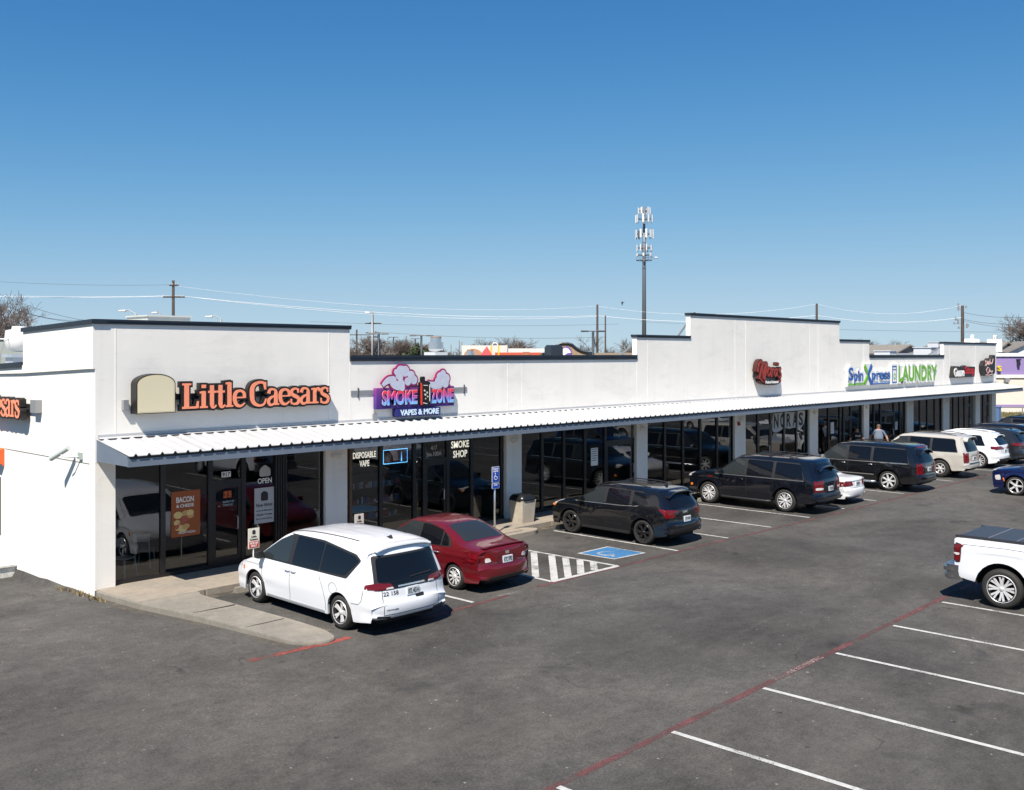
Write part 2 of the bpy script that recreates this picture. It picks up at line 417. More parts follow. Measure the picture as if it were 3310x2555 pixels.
# sidewalk: slabs with real joints, kerb, and the planter-like concrete nose at the corner
sw = struct(MB().box((9.84, 21.0, -.2), (70.4, 22.68, .10)).build('sidewalk', M_CONC2))
x = 9.63; i = 0
while x < 70.4:
    x1 = min(x+1.76, 70.5); y0 = 20.56 if x < 20.8 else 20.95
    rot = random.uniform(-.003, .003)
    MB().prism(rpoly([(x+.006 if i else 9.80, y0), (x1-.006, y0), (x1-.006, 22.70), (x+.006, 22.70)], .03, 2), lambda a, b, d: (a, b, d), -.02, .148+rot).build('concrete_slab', M_CONC, sw)
    x = x1; i = 1
# rounded kerb stub by the access aisle
MB().prism(rpoly([(19.0,20.30),(22.3,20.30),(22.62,20.55),(22.4,20.93),(19.0,20.93)], .25, 6), lambda a, b, d: (a, b, d), -.05, .12).build('kerb', M_CONC, sw)
nose = [(9.60,22.31),(9.78,20.55),(10.16,18.67),(10.58,15.95),(10.80,15.62),(11.12,15.47),(11.38,15.58),(11.50,16.1),(11.43,17.0),(11.08,20.25),(11.22,20.53)]
nr = rpoly(nose, .12, 3); nzt = lambda y: .06+.084*max(0, min(1, (y-15.6)/3.4))
mb = MB(); n_ = len(nr); cxm = [(a*.94+10.6*.06, b*.985+19*.015) for a, b in nr]
mb.add([(a, b, -.1) for a, b in nr]+[(a, b, nzt(b)-.03) for a, b in nr]+[(p[0]*.985+10.6*.015, p[1]*.996+19*.004, nzt(p[1])) for p in nr], [(i, (i+1) % n_, n_+(i+1) % n_, n_+i) for i in range(n_)]+[(n_+i, n_+(i+1) % n_, 2*n_+(i+1) % n_, 2*n_+i) for i in range(n_)]+[list(range(2*n_, 3*n_))])
corner_nose = struct(mb.build('concrete_island', M_CONC2))
for y_, xa, xb in ((18.9,10.13,11.2),(17.3,10.38,11.38)):
    MB().box((xa+.05, y_, nzt(y_)-.02), (xb-.04, y_+.014, nzt(y_)+.0015)).build('expansion_joint', mat('joint filler', (.05,.045,.04), .9), corner_nose)
# grit washed into the gutters
M_GRIT = paint('gutter grit', (.17,.145,.11), .55)
quad_strip('gutter_grit', [(9.50,22.2),(9.68,20.55),(10.06,18.67),(10.47,15.95),(10.7,15.5)], .22, M_GRIT, .003)
quad_strip('gutter_grit', [(11.62,16.2),(11.52,17.6),(11.25,20.2)], .20, M_GRIT, .003)
quad_strip('gutter_grit', [(11.4,20.42),(20.0,20.38)], .28, M_GRIT, .003); quad_strip('gutter_grit', [(22.8,20.82),(66,20.82)], .26, M_GRIT, .003)
# wheel stops at the heads of the bays
wsm = None
for i, (xc, lab) in enumerate(((12.9,'in front of the white minivan'),(16.5,'in front of the red sedan'),(24.3,'in front of the black crossover'),(27.1,'in the empty bay beside the black crossover'),(29.6,'in the empty bay beside the navy SUV'),(32.3,'in front of the navy SUV with roof bars'),(34.9,'in front of the white sedan'),(40.1,'in front of the long black SUV'),(45.9,'in front of the beige SUV'))):
    if wsm is None:
        o = MB().prism([(-.09,0),(.09,0),(.06,.12),(-.06,.12)], lambda a, b, d: (d, a, b), -.9, .9).build('wheel_stop', M_CONC2); wsm = o
    else:
        o = wsm.copy(); COL.objects.link(o)
    o.location = (xc, 20.42 if xc > 22 else 20.33, 0)
    tag(o, 'low concrete wheel stop '+lab, 'wheel stop', 'wheel stops along the sidewalk')

# ------------------------------------------------------------------ the strip mall
mall = thing('strip_mall', 'long white stucco strip mall with stepped parapet and ribbed white canopy', 'building', (XF, YF, 0))
SEG = [(9.63,16.76,6.30,6.30),(16.76,30.11,5.47,5.47),(30.11,33.71,6.24,6.24),(33.71,47.02,7.17,7.17),(47.02,50.49,6.25,6.25),(50.49,60.92,5.46,5.46),(60.92,70.29,6.25,6.25)]
TH = .21
for i, (x0, x1, zt, _) in enumerate(SEG):
    xa = x0 + (0.0 if i == 0 else .0); 
    w_ = MB().box((xa+(.0 if i == 0 else .001), YF, 3.03), (x1-.001, YF+TH, zt-.10))
    if i == 0: w_ = MB().box((XF, YF, 3.03), (x1-.001, YF+TH, 5.165)).box((XF-.055, YF, 5.166), (x1-.001, YF+TH, zt-.10))
    w_.build('parapet_wall', M_STUC, mall)
    # metal coping: a tall and a thinner lip, returned at the free ends
    ch = .17 if i in (1, 5) else .11
    zl = SEG[i-1][2] if i else 0; zr = SEG[i+1][2] if i < 6 else 0
    xl = x0-(.035 if zl < zt else -.004); xr = x1+(.035 if zr < zt else -.004)
    c = MB().box((xl, YF-.035, zt-ch), (xr, YF+TH+.03, zt-ch*.42)).box((xl-.002, YF-.05, zt-ch*.42), (xr+.002, YF+TH+.045, zt))
    c.build('parapet_coping', M_CAP, mall)
# control joints in the render, a thin raised bead each
for x, z1 in ((10.10,6.18),(16.05,6.18),(16.78,5.29),(23.12,5.29),(23.80,5.29),(30.13,5.29),(30.80,6.13),(37.13,7.05),(38.01,7.05),(43.88,7.05),(44.74,7.05),(49.85,6.13),(50.51,5.29),(55.5,5.29),(60.95,6.13),(61.88,6.13),(66.4,6.13)):
    MB().box((x-.012, YF-.005, 3.56), (x+.012, YF+.02, z1)).build('control_joint', M_STUC, mall)
# side wall: battered upper band on a lower wall that follows the falling ground
yE = 46.0
ys = YF+.332
MB().add([(XF,ys,-.35),(XF,yE,-.5),(XF,yE,4.85),(XF,ys,5.18),(XF+.25,ys,-.35),(XF+.25,yE,-.5),(XF+.25,yE,4.85),(XF+.25,ys,5.18)],
         [(0,3,2,1),(4,5,6,7),(0,4,7,3),(1,2,6,5),(3,7,6,2)]).box((XF,YF+TH+.001,3.032),(XF+.25,ys-.001,5.17)).build('side_wall', M_STUC, mall)
yp = YF+TH+.001
MB().add([(XF-.055,yp,5.165),(XF-.055,26.5,5.01),(XF-.055,26.5,6.07),(XF-.055,yp,6.20),(XF+.21,yp,5.165),(XF+.21,26.5,5.01),(XF+.21,26.5,6.07),(XF+.21,yp,6.20)],
         [(0,3,2,1),(4,5,6,7),(0,4,7,3),(1,2,6,5),(3,7,6,2),(0,1,5,4)]).build('side_parapet', M_STUC, mall)
MB().add([(XF-.055,26.502,5.01),(XF-.055,yE,4.60),(XF-.055,yE,4.60),(XF-.055,26.502,5.22),(XF+.21,26.502,5.01),(XF+.21,yE,4.6),(XF+.21,yE,4.60),(XF+.21,26.502,5.22)],
         [(0,3,2,1),(4,5,6,7),(0,4,7,3),(3,7,6,2),(0,1,5,4)]).build('side_parapet', M_STUC, mall)
def slope_cap(y0, z0, y1, z1, h):
    return MB().add([(XF-.10,y0,z0-h),(XF-.10,y1,z1-h),(XF-.10,y1,z1),(XF-.10,y0,z0),(XF+.26,y0,z0-h),(XF+.26,y1,z1-h),(XF+.26,y1,z1),(XF+.26,y0,z0)],
         [(0,3,2,1),(4,5,6,7),(0,4,7,3),(1,2,6,5),(3,7,6,2),(0,1,5,4)])
slope_cap(YF-.052, 6.297, 26.55, 6.17, .10).build('parapet_coping', M_CAP, mall)
slope_cap(26.56, 5.30, yE, 4.62, .13).build('parapet_coping', M_CAP, mall)
MB().box((XF-.012, YF+.3, 2.985), (XF+.01, 27.9, 2.997)).build('wall_crack_line', mat('joint shadow line', (.3,.29,.28), .9), mall)  # thin grey strip along the crack in the wall
MB().box((XF-.02, YF+.0, -.4), (XF-.001, 27.2, .13)).build('base_band', M_STUC, mall)
# roof deck, back and far walls
MB().box((XF+.26, YF+TH+.05, 4.6), (70.05, 45.9, 4.75)).build('roof_deck', mat('pale roof membrane', (.55,.55,.53), .8, noise=(.5,.15)), mall)
MB().box((XF+.3, 45.7, -.2), (70.29, 45.95, 4.98)).build('back_wall', M_STUC, mall)
MB().box((70.05, YF+TH+.05, -.2), (70.29, 45.69, 5.0)).build('side_wall', M_STUC, mall)
# parapet braces
def brace(x, y, z, x2, y2):
    MB().tube([(x, y, z), (x2, y2, 4.76)], .04, 6).build('parapet_brace', M_GREY, mall)
for x, z in ((34.0,6.9),(30.4,5.95),(61.2,6.0),(61.6,5.6),(38.5,6.9),(43,6.9)): brace(x, YF+TH+.02, z, x-.2, YF+TH+1.7)
# columns
COLS = [(9.63,10.10),(15.95,16.68),(23.06,23.78),(30.12,30.81),(37.13,38.01),(43.88,44.74),(49.85,50.49),(55.47,56.37),(60.89,61.88),(66.40,67.24),(69.55,70.29)]
for i, (a, b) in enumerate(COLS):
    MB().box((a, YF+.004, .12), (b, YF+.33, 3.03)).build('column', M_STUC, mall)
# shop fronts
MULL = {0:[11.31,12.56,13.49,14.60,15.97], 1:[16.88,17.96,19.23,19.60,20.57,21.60,22.95], 2:[24.92,26.05,27.2,28.36,30.2],3:[32.11,33.37,34.62,35.90,37.16],
        4:[39.25,40.39,41.60,42.81,43.86],5:[46.08,47.32,47.75,48.55,49.75],6:[51.34,52.17,53.93,54.75,55.4],7:[57.6,58.7,59.85,60.85],8:[62.85,63.83,64.78,65.75],9:[68.15,69.1]}
DOORS = {0:[2],1:[4],2:[4],4:[1],5:[3],6:[2],8:[3],9:[1]}
YG = YF+.15
def frame_box(a, b, z0, z1, y0=YG-.05, y1=YG+.05): return MB().box((a, y0, z0), (b, y1, z1))
for bay in range(10):
    x0, x1 = COLS[bay][1], COLS[bay+1][0]
    frame_box(x0+.002, x1-.002, 2.93, 3.028, YG-.045, YG+.045).build('head_rail', M_BLACK, mall)
    frame_box(x0+.002, x1-.002, .15, .235, YG-.045, YG+.045).build('sill_rail', M_BLACK, mall)
    edges = [x0] + MULL[bay] + [x1]
    for m in MULL[bay]:
        w = .36 if (bay == 0 and abs(m-14.6) < .01) else .09 if abs(m-19.6) < .01 or abs(m-16.88) < .01 else .125
        if w > .3:
            for q in range(5): frame_box(m-.18+q*.075, m-.18+q*.075+.05, .236, 2.929, YG-.07, YG+.04).build('ribbed_panel', M_BLACK, mall)
        else: frame_box(m-w/2, m+w/2, .236, 2.929).build('mullion', mat('brown wood post', (.13,.085,.05), .7, noise=(8,.3)) if abs(m-16.88) < .01 else M_BLACK, mall)
    for j in range(len(edges)-1):
        a, b = edges[j]+.05, edges[j+1]-.05
        if b-a < .12: continue
        if j in DOORS.get(bay, []):
            MB().box((a, YG-.006, 2.33), (b, YG+.006, 2.93)).build('transom_pane', M_GLASS, mall)
            frame_box(a, b, 2.24, 2.33, YG-.048, YG+.048).build('transom_bar', M_BLACK, mall)
            d = MB().box((a+.01,YG-.03,.2),(a+.10,YG+.03,2.238)).box((b-.10,YG-.03,.2),(b-.01,YG+.03,2.238)).box((a+.10,YG-.03,.2),(b-.10,YG+.03,.40)).box((a+.10,YG-.03,2.12),(b-.10,YG+.03,2.238)).build('door', M_BLACK, mall)
            MB().box((a+.10, YG-.006, .40), (b-.10, YG+.006, 2.12)).build('pane', M_GLASS, d)
            MB().tube([(b-.14,YG-.03,1.05),(b-.14,YG-.09,1.07),(b-.14,YG-.09,1.36),(b-.14,YG-.03,1.38)], .013, 6).build('handle', M_GALV, d)
        else:
            MB().box((a, YG-.006, .235), (b, YG+.006, 2.93)).build('window_pane', M_GLASS, mall)
# what stands dimly behind the glass: floor, partition walls, counters
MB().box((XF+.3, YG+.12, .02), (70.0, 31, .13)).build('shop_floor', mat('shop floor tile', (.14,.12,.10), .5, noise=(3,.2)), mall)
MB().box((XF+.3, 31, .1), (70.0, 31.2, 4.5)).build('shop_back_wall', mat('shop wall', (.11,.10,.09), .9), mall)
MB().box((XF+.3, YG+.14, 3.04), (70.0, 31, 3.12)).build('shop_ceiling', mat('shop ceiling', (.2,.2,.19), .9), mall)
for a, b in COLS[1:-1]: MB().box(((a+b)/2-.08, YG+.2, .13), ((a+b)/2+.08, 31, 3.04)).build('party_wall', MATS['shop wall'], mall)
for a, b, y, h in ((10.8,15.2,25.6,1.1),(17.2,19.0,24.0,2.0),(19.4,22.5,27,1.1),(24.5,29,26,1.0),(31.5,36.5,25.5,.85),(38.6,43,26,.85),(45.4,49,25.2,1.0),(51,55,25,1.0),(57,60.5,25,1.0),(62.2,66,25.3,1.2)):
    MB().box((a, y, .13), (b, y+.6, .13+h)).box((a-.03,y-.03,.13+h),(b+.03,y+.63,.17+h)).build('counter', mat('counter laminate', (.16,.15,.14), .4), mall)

# canopy: fascia, ribbed metal sheets, soffit
can = MB().box((9.66, 20.74, 3.05), (70.6, 20.78, 3.225)).build('canopy', M_FASC, mall)
MB().prism([(YF-.003,3.06),(YF-.003,3.54),(20.785,3.275),(20.785,3.06)], lambda a, b, d: (d, a, b), 9.66, 9.70).build('canopy_end', M_FASC, can)
MB().prism([(YF-.003,3.06),(YF-.003,3.54),(20.785,3.275),(20.785,3.06)], lambda a, b, d: (d, a, b), 70.56, 70.60).build('canopy_end', M_FASC, can)
MB().box((9.71, 20.79, 3.07), (70.55, YF-.004, 3.09)).build('soffit', mat('soffit board', (.78,.78,.76), .8), can)
MB().box((9.70, 20.755, 3.227), (70.56, 20.775, 3.285)).build('closure_strip', M_BLACK, can)  # closure piece; its black also puts in the shade under the sheet ends
def panel(x0, w, nribs=3):
    p = []; pit = w/nribs
    for k in range(nribs):
        q = x0+k*pit
        p += [(q,0),(q+pit*.34,0),(q+pit*.44,.046),(q+pit*.54,.046),(q+pit*.64,0)]
    p.append((x0+w-.003, 0))
    ya, za, yb, zb = YF-.002, 3.555, 20.70, 3.292
    rows = [[(a, ya, za+h) for a, h in p], [(a, yb, zb+h) for a, h in p], [(a, yb, zb+h-.012) for a, h in p]]
    return MB().grid(rows)
w = .915; x = 9.66; first = None
while x < 70.55:
    ww = min(w, 70.60-x)
    if abs(ww-w) < 1e-6:
        if first is None:
            first = panel(0, w).build('roof_panel', M_ROOF, can); o = first
            for v in o.data.vertices: v.co.x += XF          # sheet's left edge at local x = 0
        else:
            o = first.copy(); COL.objects.link(o)
        o.location = (x - XF, 0, 0) if first is o else (x-XF, 0, random.uniform(-.002, .002))
    else: panel(x, ww).build('roof_panel', M_ROOF, can)
    x += w
MB().box((9.68, YF-.03, 3.60), (70.5, YF-.004, 3.66)).add([(9.68,YF-.03,3.60),(70.5,YF-.03,3.60),(70.5,YF-.13,3.575),(9.68,YF-.13,3.575)], [(0,1,2,3)]).build('wall_flashing', M_ROOF, can)

# wall lamps: half-bowl sconces on the columns
sc0 = None
for x, lab in ((16.30,'between the pizza shop and the vape shop'),(23.40,'above the tan trash can'),(30.46,'behind the black crossover'),(37.62,'beside the red fire alarm'),(44.40,'right of the restaurant window graphic'),(50.20,'behind the man in the grey blue shirt'),(55.95,'below the green laundry letters'),(61.4,'below the white and red game shop sign')):
    if sc0 is None:
        m = MB(); rows = []
        for k in range(6):
            t = k/5*math.pi/2; rr = .165*math.cos(t)+.01; rows.append([(rr*math.sin(a), -rr*.75*math.cos(a), -.15*math.sin(t)) for a in [(-.5+j/10)*math.pi for j in range(11)]])
        m.grid(rows); m.add([rows[0][j] for j in range(11)], [range(11)])
        sc0 = m.build('wall_lamp', mat('white ceramic', (.7,.69,.66), .5), None, True); o = sc0
    else: o = sc0.copy(); COL.objects.link(o)
    o.location = (x, YF+.005, 2.74); tag(o, 'white half bowl wall lamp on the column '+lab, 'wall lamp', 'half bowl lamps on the columns')
o = MB().box((37.33, YF-.06, 2.43), (37.47, YF+.006, 2.59)).box((37.35,YF-.08,2.45),(37.45,YF-.06,2.52)).build('fire_alarm', mat('alarm red', (.35,.03,.02), .4)); tag(o, 'small red fire alarm box on a column beside a wall lamp', 'fire alarm')
rebase(o, (37.4, YF, 2.43))
o = MB().box((17.55,YF-.05,3.60),(17.68,YF+.005,3.80)).tube([(17.6,YF-.03,3.8),(17.6,YF-.03,3.9)],.02,6).build('conduit_box', M_GREY); tag(o,'small grey conduit box on the wall above the canopy','electrical box'); rebase(o,(17.6,YF,3.6))
# ------------------------------------------------------------------ vehicles
M_TYRE = mat('tyre rubber', (.02,.019,.018), .75, noise=(30,.25)); M_CGLASS = mat('tinted car glass', (.005,.006,.009), .03, spec=.4)
M_CGLASS2 = mat('lighter car glass', (.022,.027,.030), .03, spec=.45); M_CHROME = mat('chrome', (.78,.78,.79), .18, .85)
M_ALLOY = mat('silver alloy', (.68,.68,.69), .32, .3); M_BALLOY = mat('gloss black alloy', (.02,.02,.021), .2, .3, coat=.5)
M_TAIL = mat('red tail lens', (.135,.0025,.004), .12, coat=.5); M_TAILC = mat('clear lens', (.62,.60,.60), .12, coat=.6); M_TRIM = mat('black plastic trim', (.018,.018,.019), .5)
M_UNDER = mat('underbody black', (.008,.008,.008), .9); M_PLATE = mat('plate white', (.62,.66,.70), .4); M_AMBER = mat('amber marker', (.8,.2,.02), .2, coat=.5)
M_INK = mat('black ink', (.015,.015,.02), .6); M_SEAM = mat('panel gap black', (.01,.01,.01), .8)
def carpaint(name, col, metal=0., rough=.32): return mat(name, col, rough, metal, coat=1.0)

def wheel_mesh(r, w, rim, style, n):
    """wheel about local x, outer face at +x. Returns (tyre MB, rim MB)"""
    t = MB(); rr = rim
    t.lathe([(rr, -w/2), (rr+.02, -w/2), (r-.05, -w/2-.004), (r-.015, -w/2+.025), (r, -w/2+.06), (r, w/2-.06), (r-.015, w/2-.025), (r-.05, w/2+.004), (rr+.015, w/2), (rr, w/2-.01), (rr-.012, w/2-.02)], axis='x', n=36)
    k = MB()
    k.lathe([(rr-.002, w/2-.004), (rr-.02, w/2+.002), (rr-.035, w/2-.012), (rr-.045, w/2-.05), (rr-.05, -w/2+.02), (.0, -w/2+.04)], axis='x', n=36, mi=1)
    k.lathe([(rr+.004, w/2-.008), (rr-.008, w/2+.006), (rr-.03, w/2-.01), (rr-.034, w/2-.035)], axis='x', n=36, mi=0)
    k.lathe([(.0, w/2-.012), (.035, w/2-.012), (.045, w/2-.02), (.06, w/2-.05), (.055, w/2-.10)], axis='x', n=20, mi=0)
    for i in range(n):
        for off in ((-.16, .16) if style == 'twin' else (-.1, .1) if style == 'y' else (0,)):
            a = 2*math.pi*i/n; a2 = a+off*(2.2 if style == 'y' else 1); hw = .021 if style in ('twin', 'y') else (.5*math.pi*rr/n*.42)
            if style == 'wide': hw = .034
            if style == 'multi': hw = .018
            p0 = Vector((0, math.cos(a+off*.4), math.sin(a+off*.4))); p1 = Vector((0, math.cos(a2), math.sin(a2)))
            q0 = p0*.045+Vector((w/2-.03,0,0)); qm = (p0+p1)*.5*(rr*.55)+Vector((w/2-.022,0,0)); q1 = p1*(rr-.018)+Vector((w/2-.010,0,0))
            rows = []
            for q, hh in ((q0, hw*1.25), (qm, hw), (q1, hw*1.25)):
                tn = Vector((0, -p1.z, p1.y)); rows.append([q-tn*hh-Vector((.03,0,0)), q-tn*hh*.8, q+tn*hh*.8, q+tn*hh-Vector((.03,0,0))])
            k.grid(rows)
    return t, k

def make_car(name, label, cat, S, group=None):
    L, Wm, belt = S['L'], S['W']/2, S['belt']; ar, af, rt, ra = S['ar'], S['af'], S['rt'], S['ra']; rock = S.get('rock', .25)
    tum = S.get('tumble', .36); root = thing(name, label, cat, (0,0,0), group)
    cend, ctop = S.get('cend', .16), S.get('ctop', .055)
    zm = .62
    def sm(t): t = max(0, min(1, t)); return t*t*(3-2*t)
    def Wd(s, z):
        w = Wm
        if z < zm: w -= .07*((zm-z)/zm)**2*Wm*1.2
        elif z <= belt: w -= .018*Wm*((z-zm)/max(belt-zm, .05))**2 - 0
        else:
            dz = z-belt; w -= .018*Wm + tum*dz*(.75+.35*dz)
        w -= .05*sm((.55-s)/.55)**1.5 + .07*sm((s-(L-.8))/.8)**1.5
        if S.get('flare'):
            for a in (ar, af):
                d = math.hypot(s-a, z-rt)
                w += S['flare']*math.exp(-((d-ra-.02)/.07)**2)
        # character crease just under the belt
        w += .017*math.exp(-((z-(belt-.11))/.03)**2) if z < belt+.1 else 0
        w -= .017*math.exp(-((z-.47)/.075)**2)
        return w
    prof = smooth_path([(a, b, 0) for a, b in S['prof']], 3)
    # resample by arc length and add the stations that the wheel arches need
    want = []
    for a in (ar, af): want += [a+ra*math.cos(math.pi*k/12) for k in range(13)]
    pts = []
    for i in range(len(prof)-1):
        p, q = prof[i], prof[i+1]; n = max(1, int((q-p).length/.055)); ts = [k/n for k in range(n)]
        if q.x > p.x+1e-6 and p.z == 0 and (p.y+q.y)/2 > rt+ra*.9:
            ts += [(x-p.x)/(q.x-p.x) for x in want if p.x < x < q.x]
        pts += [p.lerp(q, t) for t in sorted(set(ts))]
    pts.append(prof[-1])
    edge, nor = [], []
    for i, p in enumerate(pts):
        d = pts[min(i+1, len(pts)-1)]-pts[max(i-1, 0)]; d.normalize(); nx, nz = -d.y, d.x
        c = cend*nx*nx + ctop*nz*nz; nor.append((nx, nz, c)); edge.append((p.x-nx*c, p.y-nz*c))
    body = MB(); NC = 9; tt = sorted(set([-math.sin(math.pi/2*k/NC) for k in range(NC+1)]+[math.sin(math.pi/2*k/NC) for k in range(NC+1)]))
    rows = []
    for p, (nx, nz, c), (es, ez) in zip(pts, nor, edge):
        w = Wd(es, ez); pw = 3.2*nx*nx+4.5*nz*nz
        rows.append([(t*w, p.x-nx*c*abs(t)**pw-L/2, p.y-nz*c*abs(t)**pw) for t in tt])
    body.grid([r[::-1] for r in rows])
    zr0, zf0 = S['prof'][0][1], S['prof'][-1][1]
    def zb(s):
        z = rock
        if s < ar-ra: z = zr0+(rock-zr0)*sm((s-.1)/max(ar-ra-.1, .1))
        if s > af+ra: z = rock+(zf0-rock)*sm((s-af-ra)/max(L-af-ra, .1))
        for a in (ar, af):
            if abs(s-a) < ra: z = max(z, rt+math.sqrt(ra*ra-(s-a)**2))
        return z
    sb, cur = [], edge[0][0]
    smax = edge[-1][0]
    for (es, ez) in edge: cur = max(cur, min(es, smax)); sb.append(cur)
    NR = 14
    for sg in (1, -1):
        rows = []
        for (es, ez), s0 in zip(edge, sb):
            z0 = min(zb(s0), ez); row = []
            for k in range(NR+1):
                t = k/NR; t = t if k not in (1,) else .03
                s, z = s0+(es-s0)*t, z0+(ez-z0)*t
                row.append((sg*Wd(s, z), s-L/2, z))
            # turned-in lower lip
            rows.append([(row[0][0]-sg*.05, row[0][1], row[0][2]+.004)]+row)
        body.grid(rows if sg < 0 else [r[::-1] for r in rows])
    bm = bmesh.new()
    bv = [bm.verts.new(v) for v in body.v]
    for f in body.f:
        try: bm.faces.new([bv[i] for i in f])
        except ValueError: pass
    bmesh.ops.remove_doubles(bm, verts=bm.verts, dist=.0006)
    bmesh.ops.dissolve_degenerate(bm, edges=bm.edges, dist=.0004)
    bvh = BVHTree.FromBMesh(bm)
    me = bpy.data.meshes.new('body'); bm.to_mesh(me); bm.free(); me.materials.append(S['paint'])
    for p in me.polygons: p.use_smooth = True
    me.set_sharp_from_angle(angle=R(S.get('sharp', 40)))
    bo = bpy.data.objects.new('body', me); COL.objects.link(bo); bo.parent = root

    # projections on to the finished skin
    def pr(kind, a, b):
        o, d = {'R': (Vector((4, a-L/2, b)), Vector((-1,0,0))), 'Lf': (Vector((-4, a-L/2, b)), Vector((1,0,0))),
                'B': (Vector((a, -9, b)), Vector((0,1,0))), 'F': (Vector((a, 9, b)), Vector((0,-1,0))), 'T': (Vector((a, b-L/2, 6)), Vector((0,0,-1)))}[kind]
        h = bvh.ray_cast(o, d)
        if h[0] is None and kind in ('B', 'F'):
            for k_ in range(40):
                o.x *= .985; h = bvh.ray_cast(o, d)
                if h[0] is not None: break
        if h[0] is None:
            t = o + d*(4-Wm if kind in ('R','Lf') else 9-L/2 if kind in ('B','F') else 6-1.0); q, n, _, _ = bvh.find_nearest(t)
            return q, (n if n.dot(d) < 0 else -n), d
        n = h[1]; n = n if n.dot(d) < 0 else -n
        return h[0], n, d
    def patch(nm, kind, poly, off, m, rings=7, rim=.014, par=None, r=.05):
        poly = rpoly(poly, r, 3) if r else poly
        den = []
        for i, p in enumerate(poly):
            p, q = Vector(p), Vector(poly[(i+1) % len(poly)]); n = max(1, int((q-p).length/.05)); den += [p.lerp(q, k/n) for k in range(n)]
        c = sum(den, Vector((0,0)))/len(den); mbp = MB(); rows = []
        for k in range(rings+1):
            f = 1-k/rings; row = []
            for q in den:
                a = c+(q-c)*f; h, n, d = pr(kind, a.x, a.y); row.append(h+n*off)
            if k == 0:
                rows.append([p0 - (pr(kind, q.x, q.y)[1])*(off+rim) for p0, q in zip(row, den)])
            rows.append(row)
        mbp.grid(rows, close=True)
        ob = mbp.build(nm, m, par or root, True, local=True, angle=35)
        return ob
    def both(nm, poly, off, m, **k):
        return [patch(nm, s, poly, off, m, **k) for s in ('R', 'Lf')]
    seam = MB()
    def line(kind, pl, w=.011, off=.002, mbx=None, it=1):
        p = smooth_path([(*q, 0) for q in pl], it); den = []
        for i in range(len(p)-1):
            n = max(1, int((p[i+1]-p[i]).length/.08)); den += [p[i].lerp(p[i+1], k/n) for k in range(n)]
        den.append(p[-1]); A, B = [], []
        for i in range(len(den)):
            d = (den[min(i+1, len(den)-1)]-den[max(i-1, 0)]).normalized(); n2 = Vector((-d.y, d.x, 0))*w/2
            for lst, sgn in ((A, 1), (B, -1)):
                q = den[i]+n2*sgn; h, n, _ = pr(kind, q.x, q.y); lst.append(h+n*off)
        if mbx is not None: mbx.grid([A, B])
        else: MB().grid([A, B]).build('panel_seam', M_SEAM, root, True, local=True)
    T = dict(L=L, W=Wm, root=root, patch=patch, both=both, line=line, pr=pr, seam=seam, body=bo, S=S)
    # wheels, wells, underbody
    tw = S.get('tw', .225); rim = S.get('rim', rt*.66)
    tmb, rmb = wheel_mesh(rt, tw, rim, S.get('style', 'twin'), S.get('spokes', 6))
    wo = ro = None
    rimm = S.get('rimm', M_ALLOY)
    for a in (ar, af):
        for sg in (1, -1):
            if wo is None:
                w_ = tmb.build('wheel', M_TYRE, root, True, local=True, angle=50); r_ = rmb.build('rim', [rimm, M_UNDER], w_, True, local=True, angle=40); wo, ro = w_, r_
            else:
                w_ = wo.copy(); COL.objects.link(w_); r_ = ro.copy(); COL.objects.link(r_); r_.parent = w_
            w_.location = (sg*(Wm-tw/2-S.get('inset', .03)), a-L/2, rt)
            w_.rotation_euler = (0, 0, 0 if sg > 0 else math.pi)
            m = MB(); rows = []
            for k in range(15):
                t = math.pi*k/14; s, z = a+ra*math.cos(t), rt+ra*math.sin(t)
                if k in (0, 14): pass
                rows.append([(sg*(Wd(s, z)-.03), s-L/2, z), (sg*(Wm-.34), s-L/2, z)])
            m.grid(rows); m.add([r[1] for r in rows], [range(15)])
            m.build('wheel_well', M_UNDER, root, local=True)
    MB().box((-(Wm-.345), .22-L/2, rock-.02), (Wm-.345, L/2-.28, .62)).box((-(Wm-.09), ar+ra+.05-L/2, rock+.006), (Wm-.09, af-ra-.05-L/2, .5)) \
        .box((-(Wm-.22), .14-L/2, max(rock, zr0)+.02), (Wm-.22, ar-ra-.05-L/2, .5)).box((-(Wm-.22), af+ra+.05-L/2, max(rock, zf0)+.03), (Wm-.22, L/2-.22, .5)).build('underbody', M_UNDER, root, local=True)
    # glass
    for w in S.get('side', []): both('window', w[0], .009, w[1] if len(w) > 1 else M_CGLASS)
    if 'dlo' in S: both('window_surround', S['dlo'], .004, M_TRIM, rim=.012)
    if 'rearglass' in S: patch('rear_window', 'B', S['rearglass'], .010, M_CGLASS, rings=9, r=.07)
    if 'screen' in S: patch('windshield', 'T', S['screen'], .005, M_CGLASS2, rings=8, r=.08)
    # mirrors
    mz, ms = S.get('mirror', (belt+.02, af-.75))
    for sg in (1, -1):
        w = Wd(ms, mz); m = MB()
        m.prism(rpoly([(sg*(w-.02), mz+.0), (sg*(w+.20), mz-.01), (sg*(w+.215), mz+.13), (sg*(w+.06), mz+.15)], .04, 3), lambda a, b, d: (a, d, b), ms-L/2-.02, ms-L/2+.10)
        m.build('mirror', S.get('mirrorm', S['paint']), root, True, local=True, angle=50)
    # seams and handles
    for d in S.get('seams', []):
        for kd in ('R', 'Lf'): line(kd, d)
    for hs, hz in S.get('handles', []):
        for sg, kd in ((1, 'R'), (-1, 'Lf')):
            h, n, _ = pr(kd, hs, hz)
            MB().tube([h+Vector((0,-.09,0)), h+n*.03+Vector((0,-.07,0)), h+n*.035, h+n*.03+Vector((0,.07,0)), h+Vector((0,.09,0))], .012, 6).build('door_handle', S.get('handlem', S['paint']), root, True, local=True)
